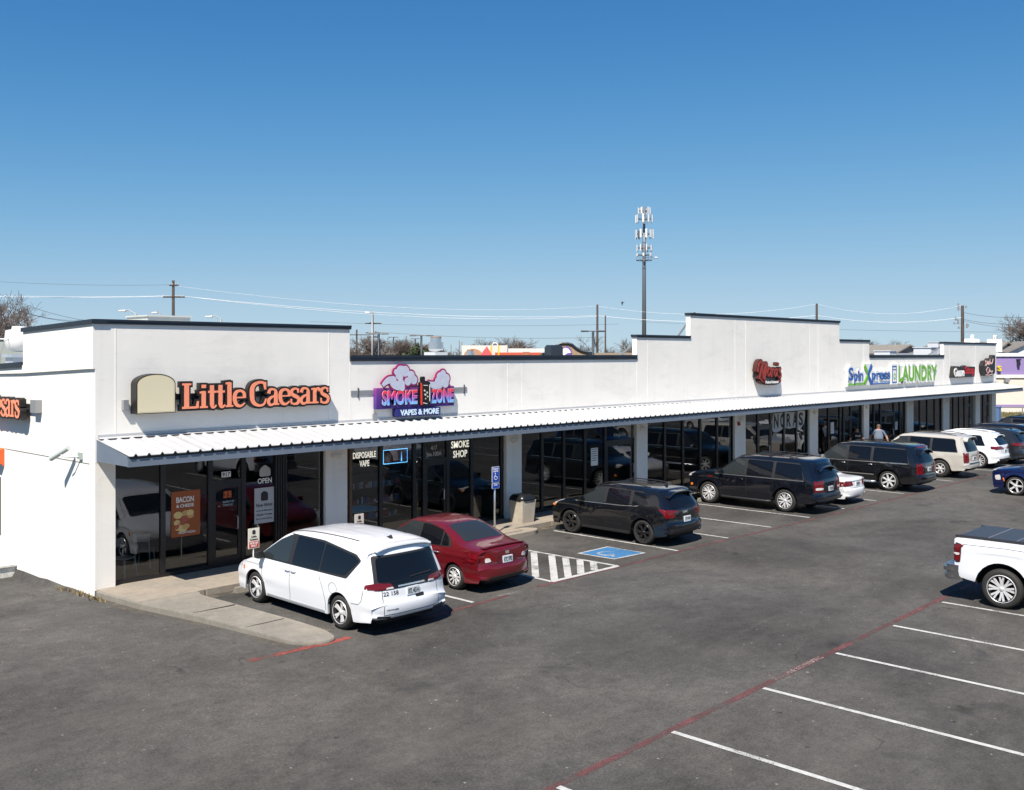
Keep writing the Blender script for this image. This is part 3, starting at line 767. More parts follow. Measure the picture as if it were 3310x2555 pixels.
    if S.get('plate'):
        px, pz, txt = S['plate']; h, n, _ = pr('B', px, pz)
        yy = min(pr('B', px+dx, pz+dz)[0].y for dx in (-.15, .15) for dz in (-.08, .08))-.004
        pl = MB().box((px-.155, yy-.012, pz-.078), (px+.155, yy+.03, pz+.078)).build('license_plate', M_PLATE, root, local=True)
        text_mb(txt, px-.13, px+.13, pz-.05, pz+.05, yy-.0165, .003, bold=.012).build('plate_characters', M_INK, pl, local=True)
    for nm, kd, poly, off, m in S.get('lights', []):
        if kd == 'S': both(nm, poly, off, m, r=.03)
        elif kd in ('B2', 'F2'):
            for sg in (1, -1): patch(nm, kd[0], [(sg*a, b) for a, b in poly], off, m, r=.03)
        else: patch(nm, kd, poly, off, m, r=.03)
    for s0, s1, x, hgt in S.get('rails', []):
        for sg in (1, -1):
            pts_ = []
            for k in range(9):
                s = s0+(s1-s0)*k/8; h, n, _ = pr('T', sg*(x-.03*abs(k/4-1)**2), s); up = hgt*min(1, 4*min(k/8, 1-k/8)+.05)
                pts_.append(h+Vector((0,0,up)))
            MB().tube(pts_, .018, 6).build('roof_rail', S.get('railm', M_TRIM), root, True, local=True)
    if S.get('fin'):
        h, n, _ = pr('T', 0, S['fin']); MB().add([h+Vector(q) for q in ((-.03,-.07,-.01),(.03,-.07,-.01),(.0,.12,-.01),(0,-.06,.07))], [(0,1,2),(0,3,1),(1,3,2),(2,3,0)]).build('antenna_fin', S['paint'], root, local=True)
    if S.get('extra'): S['extra'](T)
    return root

def place(car, xc, yrear, L, head=1):
    """rear bumper at y = yrear, nose towards +Y (head=1) or -Y (head=-1)"""
    car.location = (xc, yrear+head*L/2, 0); car.rotation_euler = (0, 0, 0 if head > 0 else math.pi)

def chrome_line(T, pts, w=.016):
    m = MB()
    for k in ('R', 'Lf'): T['line'](k, pts, w, .008, m)
    m.build('chrome_strip', M_CHROME, T['root'], True, local=True)
def roof_spoiler(T, s, hw, m=None, z=0):
    mb = MB(); rows = []
    for k in range(11):
        x = (-1+k/5)*hw; h = T['pr']('T', x, s+.10)[0]
        rows.append([h+Vector((0,.12,.004)), h+Vector((0,0,.022)), h+Vector((0,-.17,.0-.02*abs(k/5-1)**2)), h+Vector((0,-.175,-.03-.02*abs(k/5-1)**2)), h+Vector((0,-.0,-.05))])
    mb.grid(rows); mb.add(rows[0], [range(5)]); mb.add(rows[-1], [range(5)]); mb.build('roof_spoiler', m or T['S']['paint'], T['root'], True, local=True, angle=40)
# ---- white minivan
P_WHITE = carpaint('white car paint', (.74,.76,.80), rough=.3)
def van_extra(T):
    p, ln = T['patch'], T['line']; root = T['root']
    # dark D-pillar glass, lamps and lower garnish across the tailgate
    p('rear_glass_surround', 'B', [(-.85,.99),(.85,.99),(.77,1.53),(-.77,1.53)], .006, M_TRIM, rings=9, r=.05)
    p('tailgate_garnish', 'B', [(-.80,.89),(.80,.89),(.78,1.03),(-.78,1.03)], .008, M_CGLASS, r=.03)
    ln('B', [(-.70,1.0),(-.70,.42),(.70,.42),(.70,1.0)], .012, .003, it=0)
    p('chrome_strip', 'B', [(-.34,.915),(.34,.915),(.34,.945),(-.34,.945)], .018, M_CHROME, r=.01)
    p('release_recess', 'B', [(.08,.655),(.30,.655),(.30,.725),(.08,.725)], .004, M_TRIM, r=.03)
    for sg in (1,-1): p('bumper_reflector_recess', 'B', [(sg*.55,.345),(sg*.86,.375),(sg*.84,.42),(sg*.55,.385)], .004, M_TRIM, r=.015)
    text_mb('22 158', -.68, -.36, .80, .885, -2.5, .003, bold=.01)
    def onback(a, b, d): h, n, _ = T['pr']('B', a, b); return h+n*(.005 - d)
    text_mb('22 158', -.68, -.34, .775, .855, 0, .002, bold=.012, fn=onback).build('fleet_number', M_INK, root, local=True)
    text_mb('VOYAGER', -.66, -.38, .50, .525, 0, .002, bold=.01, fn=onback).build('model_lettering', M_INK, root, local=True)
    MB().tube([T['pr']('B', -.02, 1.07)[0]+Vector((0,-.02,0)), T['pr']('B', .55, 1.10)[0]+Vector((0,-.03,0))], .014, 6).build('wiper', M_TRIM, root, local=True)
    T['both']('sill_trim', [(1.62,.255),(3.74,.255),(3.74,.30),(1.62,.30)], .006, mat('satin grey trim', (.30,.31,.32), .4), r=.01)
    p('rear_valance', 'B', [(-.72,.30),(.72,.30),(.78,.345),(-.78,.345)], .006, M_TRIM, r=.015)
    roof_spoiler(T, .36, .70)
    for x in (-.42,-.14,.14,.42): ln('T', [(x,1.0),(x,3.0)], .016, .003, T.setdefault('ribs', MB()))
    T['ribs'].build('roof_groove', mat('groove grey', (.42,.44,.47), .4), root, True, local=True)  # roof is all one paint; groove shade is put into the grey
    for sg in (1,-1):
        m = MB(); ln('T', [(sg*.62,.95),(sg*.66,3.1)], .035, .005, m); m.build('roof_channel', M_TRIM, root, True, local=True)
    ln('Lf', [(1.33,.92),(1.43,.88),(1.48,.80),(1.43,.72),(1.33,.68),(1.23,.72),(1.18,.80),(1.23,.88),(1.33,.92)], .008)
VAN = dict(L=5.17, W=2.02, belt=1.02, ar=1.13, af=4.22, rt=.345, ra=.405, rock=.24, paint=P_WHITE, tumble=.34, cend=.17, ctop=.06,
  prof=[(.12,.30),(.02,.36),(-.01,.50),(.0,.62),(.05,.68),(.07,.85),(.10,1.02),(.22,1.34),(.30,1.56),(.34,1.66),(.50,1.72),(.9,1.765),(1.6,1.79),(2.4,1.785),(3.0,1.74),(3.32,1.67),(3.75,1.40),(4.22,1.09),(4.40,1.02),(4.75,.93),(5.0,.80),(5.12,.66),(5.17,.48),(5.12,.26)],
  side=[([(1.80,1.085),(.98,1.10),(.62,1.42),(.80,1.49),(1.80,1.61)],),([(1.84,1.08),(2.80,1.07),(2.80,1.64),(1.84,1.615)],),([(2.92,1.07),(3.94,1.08),(3.99,1.12),(3.38,1.50),(3.10,1.61),(2.92,1.63)],M_CGLASS2)],
  dlo=[(.90,1.05),(4.12,1.045),(4.10,1.11),(3.42,1.55),(3.1,1.66),(1.9,1.66),(.76,1.53),(.56,1.43)],
  rearglass=[(-.77,1.04),(.77,1.04),(.70,1.49),(-.70,1.49)], screen=[(-.66,3.46),(.66,3.46),(.74,4.16),(-.74,4.16)],
  lights=[('tail_light','S',[(.15,.905),(.33,.945),(.30,1.02),(.17,1.04)],.009,M_TAIL),('tail_light','B2',[(.42,.90),(.86,.90),(.86,1.04),(.50,1.005)],.010,M_TAIL),('reversing_lens','B2',[(.44,.903),(.62,.903),(.60,.932),(.47,.94)],.018,M_TAILC),
          ('side_marker','S',[(4.62,.70),(4.68,.70),(4.67,.80),(4.62,.80)],.006,M_AMBER),('headlight','S',[(4.72,.78),(4.95,.74),(4.98,.80),(4.70,.88)],.006,M_TAILC)],
  seams=[[(1.82,1.0),(1.60,.62),(1.58,.30)],[(2.86,1.0),(2.86,.30)],[(3.98,.98),(3.90,.6),(3.86,.30)],[(.35,.90),(.42,.62),(.72,.60)]], handles=[(2.94,.93),(2.72,.93)],
  plate=(.02,.80,'RTL 4G14'), style='twin', spokes=5, rim=.235, mirrorm=M_TRIM, mirror=(1.06,3.84), fin=.92, extra=van_extra)
VAN['fin'] = None
def van_fin(T, s=.78):
    h, n, _ = T['pr']('T', .0, s); MB().add([h+Vector(q) for q in ((-.035,-.09,-.01),(.035,-.09,-.01),(0,.13,-.01),(0,-.08,.075))], [(0,1,2),(0,3,1),(1,3,2),(2,3,0)]).build('antenna_fin', M_TRIM, T['root'], local=True)
_ve = VAN['extra']; VAN['extra'] = lambda T: (_ve(T), van_fin(T))
van = make_car('minivan', 'white minivan with fleet number on its tailgate, parked beside the concrete island', 'minivan', VAN)
place(van, 12.82, 14.98, 5.17)

# ---- red sedan
P_RED = carpaint('dark red metallic paint', (.17,.008,.014), .35, .28)
def sedan_extra(T):
    p, ln, root = T['patch'], T['line'], T['root']
    ln('B', [(-.56,1.0),(-.56,.66),(.56,.66),(.56,1.0)], .010, .003, it=0)
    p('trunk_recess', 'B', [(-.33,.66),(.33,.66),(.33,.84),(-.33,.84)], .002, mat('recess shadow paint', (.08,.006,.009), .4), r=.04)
    p('diffuser', 'B', [(-.55,.29),(.55,.29),(.60,.38),(-.60,.38)], .006, M_TRIM, r=.04)
    p('emblem', 'B', [(-.06,.86),(.06,.86),(.06,.93),(-.06,.93)], .008, M_CHROME, r=.03)
    h = T['pr']('T', 0, 1.75)[0]; MB().tube([h, h+Vector((.0,-.16,.16))], .006, 5).build('antenna', M_TRIM, root, local=True)
    # deck-lid spoiler
    m = MB(); rows = []
    for k in range(13):
        x = (-1+k/6)*.66; h0 = T['pr']('T', x, .20)[0]
        rows.append([h0+Vector((0,.16,-.003)), h0+Vector((0,.05,.030)), h0+Vector((0,-.07,.036)), h0+Vector((0,-.075,.018)), h0+Vector((0,-.02,-.01))])
    m.grid(rows); m.build('spoiler', T['S']['paint'], root, True, local=True)
SED = dict(L=4.49, W=1.74, belt=.93, ar=.98, af=3.58, rt=.305, ra=.345, rock=.22, paint=P_RED, tumble=.42, cend=.17, ctop=.06,
  prof=[(.14,.26),(.03,.32),(0,.45),(.0,.58),(.05,.66),(.06,.82),(.06,.97),(.12,1.03),(.32,1.05),(.62,1.08),(.80,1.12),(1.15,1.29),(1.50,1.42),(1.80,1.48),(2.2,1.51),(2.6,1.49),(2.85,1.43),(3.2,1.23),(3.58,1.01),(3.72,.96),(4.1,.88),(4.35,.76),(4.46,.62),(4.49,.45),(4.44,.24)],
  side=[([(1.15,1.0),(1.40,.985),(1.40,1.30),(1.22,1.17)],),([(1.45,.98),(2.20,.96),(2.20,1.40),(1.80,1.385),(1.45,1.325)],),([(2.30,.955),(3.26,.955),(3.24,1.02),(2.86,1.29),(2.62,1.38),(2.30,1.405)],M_CGLASS2)],
  dlo=[(1.07,.975),(3.40,.93),(3.36,1.01),(2.92,1.31),(2.62,1.42),(1.8,1.425),(1.42,1.345),(1.14,1.15)],
  rearglass=None, screen=[(-.56,2.95),(.56,2.95),(.68,3.56),(-.68,3.56)],
  lights=[('tail_light','S',[(.06,.72),(.42,.84),(.56,.92),(.10,.93)],.012,M_TAIL),('tail_light','B2',[(.52,.74),(.90,.70),(.90,.95),(.60,.92)],.014,M_TAIL),('reversing_lens','B2',[(.50,.735),(.66,.715),(.66,.82),(.55,.82)],.017,M_TAILC)],
  seams=[[(1.42,.96),(1.30,.75),(1.30,.55)],[(2.25,.95),(2.25,.28)],[(3.20,.93),(3.12,.6),(3.08,.28)],[(.40,.70),(.55,.60),(.62,.45)]], handles=[(1.55,.82),(2.42,.82)], handlem=M_CHROME,
  plate=(0,.74,'RTC 9792'), style='multi', spokes=10, rim=.215, mirror=(.97,3.12), extra=sedan_extra)
SED.pop('rearglass')
_se = SED['extra']
SED['extra'] = lambda T: (_se(T), T['patch']('rear_window', 'T', [(-.62,.79),(.62,.79),(.52,1.52),(-.52,1.52)], .005, M_CGLASS2, rings=8, r=.08))
red = make_car('sedan', 'dark red sedan with small trunk spoiler, parked next to the white minivan', 'sedan', SED)
place(red, 16.53, 15.93, 4.49)

# ---- generic tall SUV outline
def suv_prof(L, H, hood, cowl, wst, rr, zb=.33, belt=1.05, nose=.14, bump=.02):
    return [(.14,zb),(.03,zb+.05),(0,.48),(0,.62),(.05,.70),(.06,.9),(.08,belt+.02),(.08+rr*.45,belt+(H-belt)*.45),(rr*.85,H-.17),(rr,H-.09),(rr+.15,H-.045),(rr+.6,H-.01),(L*.45,H),(wst-.35,H-.02),(wst,H-.085),(wst+(cowl-wst)*.5,(H-.085+hood)/2+.06),(cowl,hood+.04),(cowl+.25,hood-.0),(L-.55,hood-.05),(L-nose,hood-.12),(L-.03,hood-.30),(L,.55),(L-.03,.36),(L-.10,.25)]
def suv_windows(S, s0, bp, cp, ax, zlow, ztop, rake, quarter=True, kick=0.0):
    """rear-quarter, rear door and front door glass; s0 rear end, cp / bp pillar stations, ax front tip"""
    w = []
    if quarter: w.append(([(s0+.02,zlow+.02+kick),(cp-.06,zlow+.01),(cp-.06,ztop),(s0+rake,ztop-.03)],))
    w.append(([(cp+.05,zlow+.01),(bp-.05,zlow),(bp-.05,ztop+.01),(cp+.05,ztop)],))
    w.append(([(bp+.06,zlow),(ax-.05,zlow),(ax,zlow+.06),(ax-.72,ztop-.06),(bp+.45,ztop+.005),(bp+.06,ztop+.01)],M_CGLASS2))
    S['side'] = w; S['dlo'] = [(s0-.04,zlow-.015+kick),(ax+.12,zlow-.03),(ax+.1,zlow+.06),(ax-.66,ztop),(bp,ztop+.045),(s0+rake+.05,ztop+.01)]
    return S

# ---- black compact crossover
P_BLK = carpaint('black metallic paint', (.006,.007,.010), .3, .22)
def gmc_extra(T):
    p, ln, root = T['patch'], T['line'], T['root']
    p('bumper_trim', 'B', [(-.72,.34),(.72,.34),(.78,.52),(-.78,.52)], .006, M_TRIM, r=.05)
    p('tailgate_panel_line', 'B', [(-.60,1.02),(.60,1.02),(.60,1.04),(-.60,1.04)], .004, M_TRIM, r=.005)
    def onback(a, b, d): h, n, _ = T['pr']('B', a, b); return h+n*(.012 - d)
    text_mb('GMC', -.20, .06, .93, 1.0, 0, .008, bold=.02, fn=onback).build('badge_lettering', M_CHROME, root, local=True)
    MB().tube([T['pr']('B', .0, 1.12)[0]+Vector((0,-.02,0)), T['pr']('B', .36, 1.10)[0]+Vector((0,-.03,0))], .012, 6).build('wiper', M_TRIM, root, local=True)
    roof_spoiler(T, .30, .62)
    for z in (.33,): T['both']('sill_cladding', [(1.45,.24),(3.22,.24),(3.22,.34),(1.45,.34)], .008, M_TRIM, r=.02)
    for s in (2.0, 2.95): T['both']('chrome_strip', [(s-.3,.50),(s+.3,.50),(s+.3,.515),(s-.3,.515)], .006, M_TRIM, r=.004)
    chrome_line(T, [(1.02,1.16),(1.25,1.06),(3.5,1.03)])
GMC = dict(L=4.63, W=1.84, belt=1.03, ar=.97, af=3.695, rt=.362, ra=.42, rock=.26, paint=P_BLK, tumble=.40, flare=.018,
  prof=suv_prof(4.63,1.66,1.03,3.52,2.78,.42,belt=1.05), rearglass=[(-.62,1.08),(.62,1.08),(.54,1.48),(-.54,1.48)], screen=[(-.58,2.88),(.58,2.88),(.70,3.44),(-.70,3.44)],
  lights=[('tail_light','S',[(.09,.84),(.20,.83),(.26,.97),(.42,1.06),(.40,1.09),(.12,1.05)],.012,M_TAIL),('tail_light','B2',[(.66,.86),(.86,.82),(.86,1.05),(.40,1.03),(.40,.985),(.64,.98)],.014,M_TAIL),('headlight','S',[(4.25,.86),(4.44,.80),(4.46,.95),(4.22,1.0)],.006,M_TAILC),('side_marker','S',[(4.30,.80),(4.40,.78),(4.40,.86),(4.30,.88)],.008,M_AMBER)],
  seams=[[(1.42,1.03),(1.30,.75),(1.38,.36)],[(2.32,1.02),(2.32,.36)],[(3.30,1.0),(3.20,.6),(3.18,.36)],[(.42,.82),(.58,.70),(.70,.62)]], handles=[(1.60,.93),(2.52,.93)],
  plate=(.0,.76,'JTH 9451'), style='twin', spokes=6, rim=.26, rimm=M_BALLOY, rails=[(.95,2.75,.56,.045)], fin=.78, mirror=(1.05,3.14), extra=gmc_extra)
suv_windows(GMC, .78, 2.36, 1.42, 3.42, 1.06, 1.49, .20, kick=.09)
gmc = make_car('crossover_suv', 'black compact crossover on glossy black wheels, parked beside the wheelchair symbol', 'SUV', GMC)
place(gmc, 24.06, 16.0, 4.63)

# ---- large navy-black SUV with roof bars
P_NAVY = carpaint('navy black paint', (.005,.006,.011), .25, .22)
def cross_bars(T, ss, hw, up=.07):
    for s in ss:
        a = T['pr']('T', -hw, s)[0]; b = T['pr']('T', hw, s)[0]
        MB().tube([a+Vector((0,0,-.01)), a+Vector((0,0,up)), b+Vector((0,0,up)), b+Vector((0,0,-.01))], .022, 6).build('roof_bar', M_TRIM, T['root'], True, local=True)
def big_extra(bars=(), board=True, spoil=True, rearstrip=None, word=None):
    def f(T):
        p, root, S = T['patch'], T['root'], T['S']
        p('bumper_trim', 'B', [(-.80,.36),(.80,.36),(.84,.46),(-.84,.46)], .006, M_TRIM, r=.03)
        if bars: cross_bars(T, bars, .62)
        if spoil: roof_spoiler(T, .22, .62)
        if board:
            for sg in (1,-1): MB().tube([(sg*(T['W']-.05), S['ar']+S['ra']+.02-T['L']/2, .34), (sg*(T['W']+.03), S['ar']+S['ra']+.2-T['L']/2, .335), (sg*(T['W']+.03), S['af']-S['ra']-.2-T['L']/2, .335), (sg*(T['W']-.05), S['af']-S['ra']-.02-T['L']/2, .34)], .045, 8).build('running_board', S.get('boardm', M_TRIM), root, True, local=True)
        if rearstrip: p('chrome_strip', 'B', rearstrip, .012, M_CHROME, r=.01)
        T['line']('B', [(-.72,1.05),(-.72,.62),(.72,.62),(.72,1.05)], .010, .003, it=0)
        p('tailgate_step_pad', 'B', [(-.6,.64),(.6,.64),(.6,.685),(-.6,.685)], .01, M_TRIM, r=.01)
    return f
TAH = dict(L=5.35, W=2.06, belt=1.13, ar=1.27, af=4.34, rt=.405, ra=.475, rock=.34, paint=P_NAVY, tumble=.33, flare=.02, tw=.26,
  prof=suv_prof(5.35,1.90,1.20,4.02,3.28,.42,zb=.40,belt=1.15,nose=.06), rearglass=[(-.70,1.20),(.70,1.20),(.62,1.70),(-.62,1.70)], screen=[(-.64,3.38),(.64,3.38),(.78,3.94),(-.78,3.94)],
  lights=[('tail_light','S',[(.07,.78),(.17,.80),(.18,1.14),(.10,1.16)],.012,M_TAIL),('tail_light','B2',[(.85,.78),(.95,.78),(.95,1.16),(.85,1.14)],.014,M_TAIL),('tail_lens_clear','S',[(.08,.84),(.175,.85),(.175,.93),(.08,.92)],.016,M_TAILC),('headlight','S',[(5.08,.98),(5.22,.95),(5.24,1.05),(5.05,1.10)],.006,M_TAILC),('side_marker','S',[(5.02,.62),(5.12,.62),(5.12,.70),(5.02,.70)],.008,M_AMBER),('front_badge','S',[(4.16,1.0),(4.34,1.0),(4.34,1.04),(4.16,1.04)],.006,M_TAIL)],
  seams=[[(1.74,1.12),(1.72,.9),(1.80,.45)],[(2.78,1.10),(2.78,.42)],[(3.88,1.08),(3.80,.6),(3.78,.42)]], handles=[(1.92,1.02),(2.98,1.02)],
  plate=(.0,.86,'PTV 6207'), style='y', spokes=7, rim=.275, rails=[(.8,3.2,.66,.05)], mirror=(1.16,3.72))
_te = big_extra((1.25,2.05))
TAH['extra'] = lambda T: (_te(T), chrome_line(T, [(.55,1.14),(4.05,1.13)], .016))
suv_windows(TAH, .56, 2.82, 1.72, 3.98, 1.17, 1.71, .16)
tah = make_car('large_suv', 'navy black large SUV with two roof bars, parked beside the white sedan', 'SUV', TAH)
place(tah, 32.31, 15.6, 5.35)

# ---- white sedan tucked in between
SED2 = dict(SED); SED2.update(paint=carpaint('silver white paint', (.70,.71,.72), rough=.3), W=1.72, style='multi', rimm=M_ALLOY, plate=(0,.76,'DSH 8830'))
SED2['prof'] = [(.14,.24),(.03,.30),(0,.42),(.0,.54),(.05,.62),(.07,.8),(.10,.92),(.20,.97),(.5,.985),(.80,.99),(.98,1.03),(1.35,1.22),(1.62,1.33),(1.95,1.385),(2.3,1.40),(2.6,1.37),(2.85,1.30),(3.2,1.12),(3.5,.97),(3.72,.92),(4.1,.84),(4.35,.72),(4.46,.6),(4.49,.45),(4.44,.24)]
SED2['belt'] = .88
SED2['side'] = [([(1.30,.94),(2.20,.91),(2.20,1.29),(1.85,1.28),(1.45,1.17)],),([(2.30,.905),(3.24,.90),(3.22,.96),(2.86,1.18),(2.62,1.27),(2.30,1.295)],M_CGLASS2)]
SED2['dlo'] = [(1.2,.92),(3.34,.88),(3.3,.96),(2.92,1.2),(2.62,1.31),(1.85,1.315),(1.36,1.16)]
SED2['lights'] = [('tail_light','S',[(.07,.70),(.22,.72),(.26,.86),(.10,.87)],.012,M_TAIL),('tail_light','B2',[(.50,.70),(.88,.68),(.88,.86),(.52,.84)],.014,M_TAIL)]
SED2['extra'] = lambda T: (T['patch']('rear_window', 'T', [(-.60,.98),(.60,.98),(.50,1.60),(-.50,1.60)], .005, M_CGLASS2, rings=8, r=.08), T['line']('B', [(-.5,.9),(-.5,.62),(.5,.62),(.5,.9)], .010, .003, it=0), T['patch']('trunk_strip', 'B', [(-.36,.84),(.36,.84),(.36,.86),(-.36,.86)], .008, M_TRIM, r=.006))
sed2 = make_car('sedan', 'white older sedan, only its tail showing, between two big dark SUVs', 'sedan', SED2)
place(sed2, 34.98, 15.85, 4.49)

# ---- long black SUV with chrome strips
P_BLK2 = carpaint('deep black paint', (.005,.005,.006), .0, .2)
ESC = dict(L=5.66, W=2.01, belt=1.12, ar=1.32, af=4.62, rt=.405, ra=.47, rock=.32, paint=P_BLK2, tumble=.33, flare=.02, tw=.27,
  prof=suv_prof(5.66,1.89,1.19,4.30,3.56,.38,zb=.36,belt=1.14,nose=.08), rearglass=[(-.70,1.17),(.70,1.17),(.62,1.70),(-.62,1.70)], screen=[(-.64,3.66),(.64,3.66),(.78,4.22),(-.78,4.22)],
  lights=[('tail_light','S',[(.08,.72),(.15,.72),(.16,1.14),(.11,1.16)],.014,M_TAIL),('tail_light','B2',[(.85,.72),(.94,.72),(.93,1.18),(.85,1.16)],.016,M_TAIL),('high_stop_light','B',[(-.5,1.745),(.5,1.745),(.5,1.79),(-.5,1.79)],.01,M_TAIL)],
  seams=[[(1.84,1.10),(1.84,.45)],[(3.02,1.08),(3.02,.42)],[(4.16,1.06),(4.06,.6),(4.04,.42)]], handles=[(2.05,1.02),(3.2,1.02)], handlem=M_CHROME, boardm=M_CHROME,
  plate=(.0,.90,'FLC 4410'), style='wide', spokes=7, rim=.295, rimm=M_ALLOY, rails=[(.7,3.4,.66,.05)], mirror=(1.14,4.0), mirrorm=M_CHROME)
suv_windows(ESC, .50, 3.06, 2.02, 4.26, 1.15, 1.70, .14)
_be = big_extra((), True, True, [(-.45,.985),(.45,.985),(.45,1.02),(-.45,1.02)])
ESC['extra'] = lambda T: (_be(T), chrome_line(T, [(1.9,.62),(4.0,.62)], .03), chrome_line(T, [(.55,1.13),(4.3,1.11)], .018))
esc = make_car('long_suv', 'long black SUV with chrome side strips and chrome wheels', 'SUV', ESC)
place(esc, 40.11, 15.2, 5.66)

# ---- beige SUV
P_BEIGE = carpaint('champagne beige paint', (.56,.53,.475), .2, .3)
BEI = dict(TAH); BEI.update(L=5.13, W=2.01, ar=1.20, af=4.146, rt=.40, paint=P_BEIGE, style='wide', spokes=6, rim=.225, plate=(.0,.88,'HBX 2951'), rearglass=[(-.70,1.18),(.70,1.18),(.62,1.72),(-.62,1.72)], screen=[(-.64,3.2),(.64,3.2),(.78,3.74),(-.78,3.74)], rails=[(.6,3.0,.66,.06)], mirror=(1.16,3.52),
  prof=suv_prof(5.13,1.93,1.19,3.82,3.10,.32,zb=.38,belt=1.15,nose=.08), handles=[(1.75,1.0),(2.78,1.0)], seams=[[(1.62,1.10),(1.60,.9),(1.70,.45)],[(2.58,1.10),(2.58,.42)],[(3.68,1.08),(3.60,.6),(3.58,.42)]],
  lights=[('tail_light','S',[(.08,.70),(.16,.70),(.17,1.12),(.11,1.14)],.014,M_TAIL),('tail_light','B2',[(.84,.70),(.94,.70),(.93,1.16),(.84,1.14)],.016,M_TAIL)], extra=big_extra((), False, True, [(-.35,.98),(.35,.98),(.35,1.02),(-.35,1.02)]))
suv_windows(BEI, .46, 2.62, 1.62, 3.78, 1.17, 1.73, .12)
beige = make_car('large_suv', 'champagne beige SUV with silver wheels, beside the long black SUV', 'SUV', BEI)
place(beige, 45.95, 15.45, 5.13)

# ---- white midsize SUV
JEEP = dict(GMC); JEEP.update(L=4.82, W=1.94, belt=1.07, ar=.98, af=3.89, rt=.385, ra=.45, paint=P_WHITE, rimm=M_ALLOY, style='multi', spokes=12, rim=.29, rails=[(.7,2.9,.60,.045)], railm=M_WHITE, plate=(.0,.84,'KPD 1177'), mirror=(1.1,3.3), flare=.025,
  prof=suv_prof(4.82,1.75,1.08,3.66,2.9,.48,belt=1.09), rearglass=[(-.64,1.14),(.64,1.14),(.56,1.57),(-.56,1.57)], screen=[(-.6,3.0),(.6,3.0),(.72,3.58),(-.72,3.58)],
  lights=[('tail_light','S',[(.06,.94),(.42,.98),(.42,1.09),(.10,1.09)],.012,M_TAIL),('tail_light','B2',[(.48,.96),(.95,.94),(.95,1.09),(.48,1.07)],.014,M_TAIL)],
  seams=[[(1.46,1.05),(1.36,.75),(1.46,.36)],[(2.40,1.04),(2.40,.36)],[(3.42,1.02),(3.32,.6),(3.30,.36)]], handles=[(1.66,.95),(2.6,.95)],
  extra=lambda T: (roof_spoiler(T, .34, .62), T['patch']('bumper_trim', 'B', [(-.72,.36),(.72,.36),(.76,.50),(-.76,.50)], .006, M_TRIM, r=.05), T['both']('sill_cladding', [(1.5,.24),(3.4,.24),(3.4,.32),(1.5,.32)], .008, M_TRIM, r=.02)))
suv_windows(JEEP, .70, 2.44, 1.46, 3.6, 1.10, 1.57, .18)
jeep = make_car('suv', 'white midsize SUV parked right after the champagne beige one', 'SUV', JEEP)
place(jeep, 50.80, 15.66, 4.82)
# ---- two dark SUVs and a black one further along
DK = dict(JEEP); DK.update(paint=carpaint('charcoal paint', (.022,.025,.030), .4, .3), railm=M_TRIM, spokes=6, style='twin', extra=lambda T: (roof_spoiler(T, .34, .62),), plate=(.0,.84,'LNV 7385'))
dk1 = make_car('suv', 'charcoal SUV peeking out behind the white midsize SUV', 'SUV', DK); place(dk1, 53.45, 15.5, 4.82)
TRV = dict(GMC); TRV.update(L=5.19, W=2.0, belt=1.08, ar=1.15, af=4.22, rt=.395, ra=.45, paint=P_NAVY, rimm=M_ALLOY, style='twin', spokes=5, rim=.265, rails=[(.9,3.2,.6,.045)], mirror=(1.1,3.6), plate=(.0,.8,'MGC 3062'),
  prof=suv_prof(5.19,1.79,1.10,3.98,3.2,.48,belt=1.10), rearglass=[(-.66,1.14),(.66,1.14),(.58,1.60),(-.58,1.60)], screen=[(-.6,3.3),(.6,3.3),(.74,3.9),(-.74,3.9)],
  lights=[('tail_light','S',[(.06,.92),(.52,1.0),(.52,1.07),(.10,1.08)],.012,M_TAIL),('tail_light','B2',[(.42,.96),(.97,.92),(.97,1.08),(.42,1.05)],.014,M_TAIL)], handles=[(1.86,.97),(2.86,.97)],
  seams=[[(1.66,1.05),(1.62,.75),(1.72,.36)],[(2.64,1.04),(2.64,.36)],[(3.70,1.02),(3.6,.6),(3.58,.36)]], extra=lambda T: (roof_spoiler(T, .34, .64),))
suv_windows(TRV, .74, 2.68, 1.66, 3.9, 1.12, 1.61, .2)
dk2 = make_car('suv', 'navy SUV with silver wheels in the row beyond the charcoal SUV', 'SUV', TRV); place(dk2, 56.62, 15.7, 5.19)
dk3 = copy_tree(tah); dk3['label'] = 'black SUV parked beyond the navy SUV at the end of the row'; dk3.location = (62.6, 18.6, 0)
for o in dk3.children:
    if o.name.startswith('roof_bar'): bpy.data.objects.remove(o)

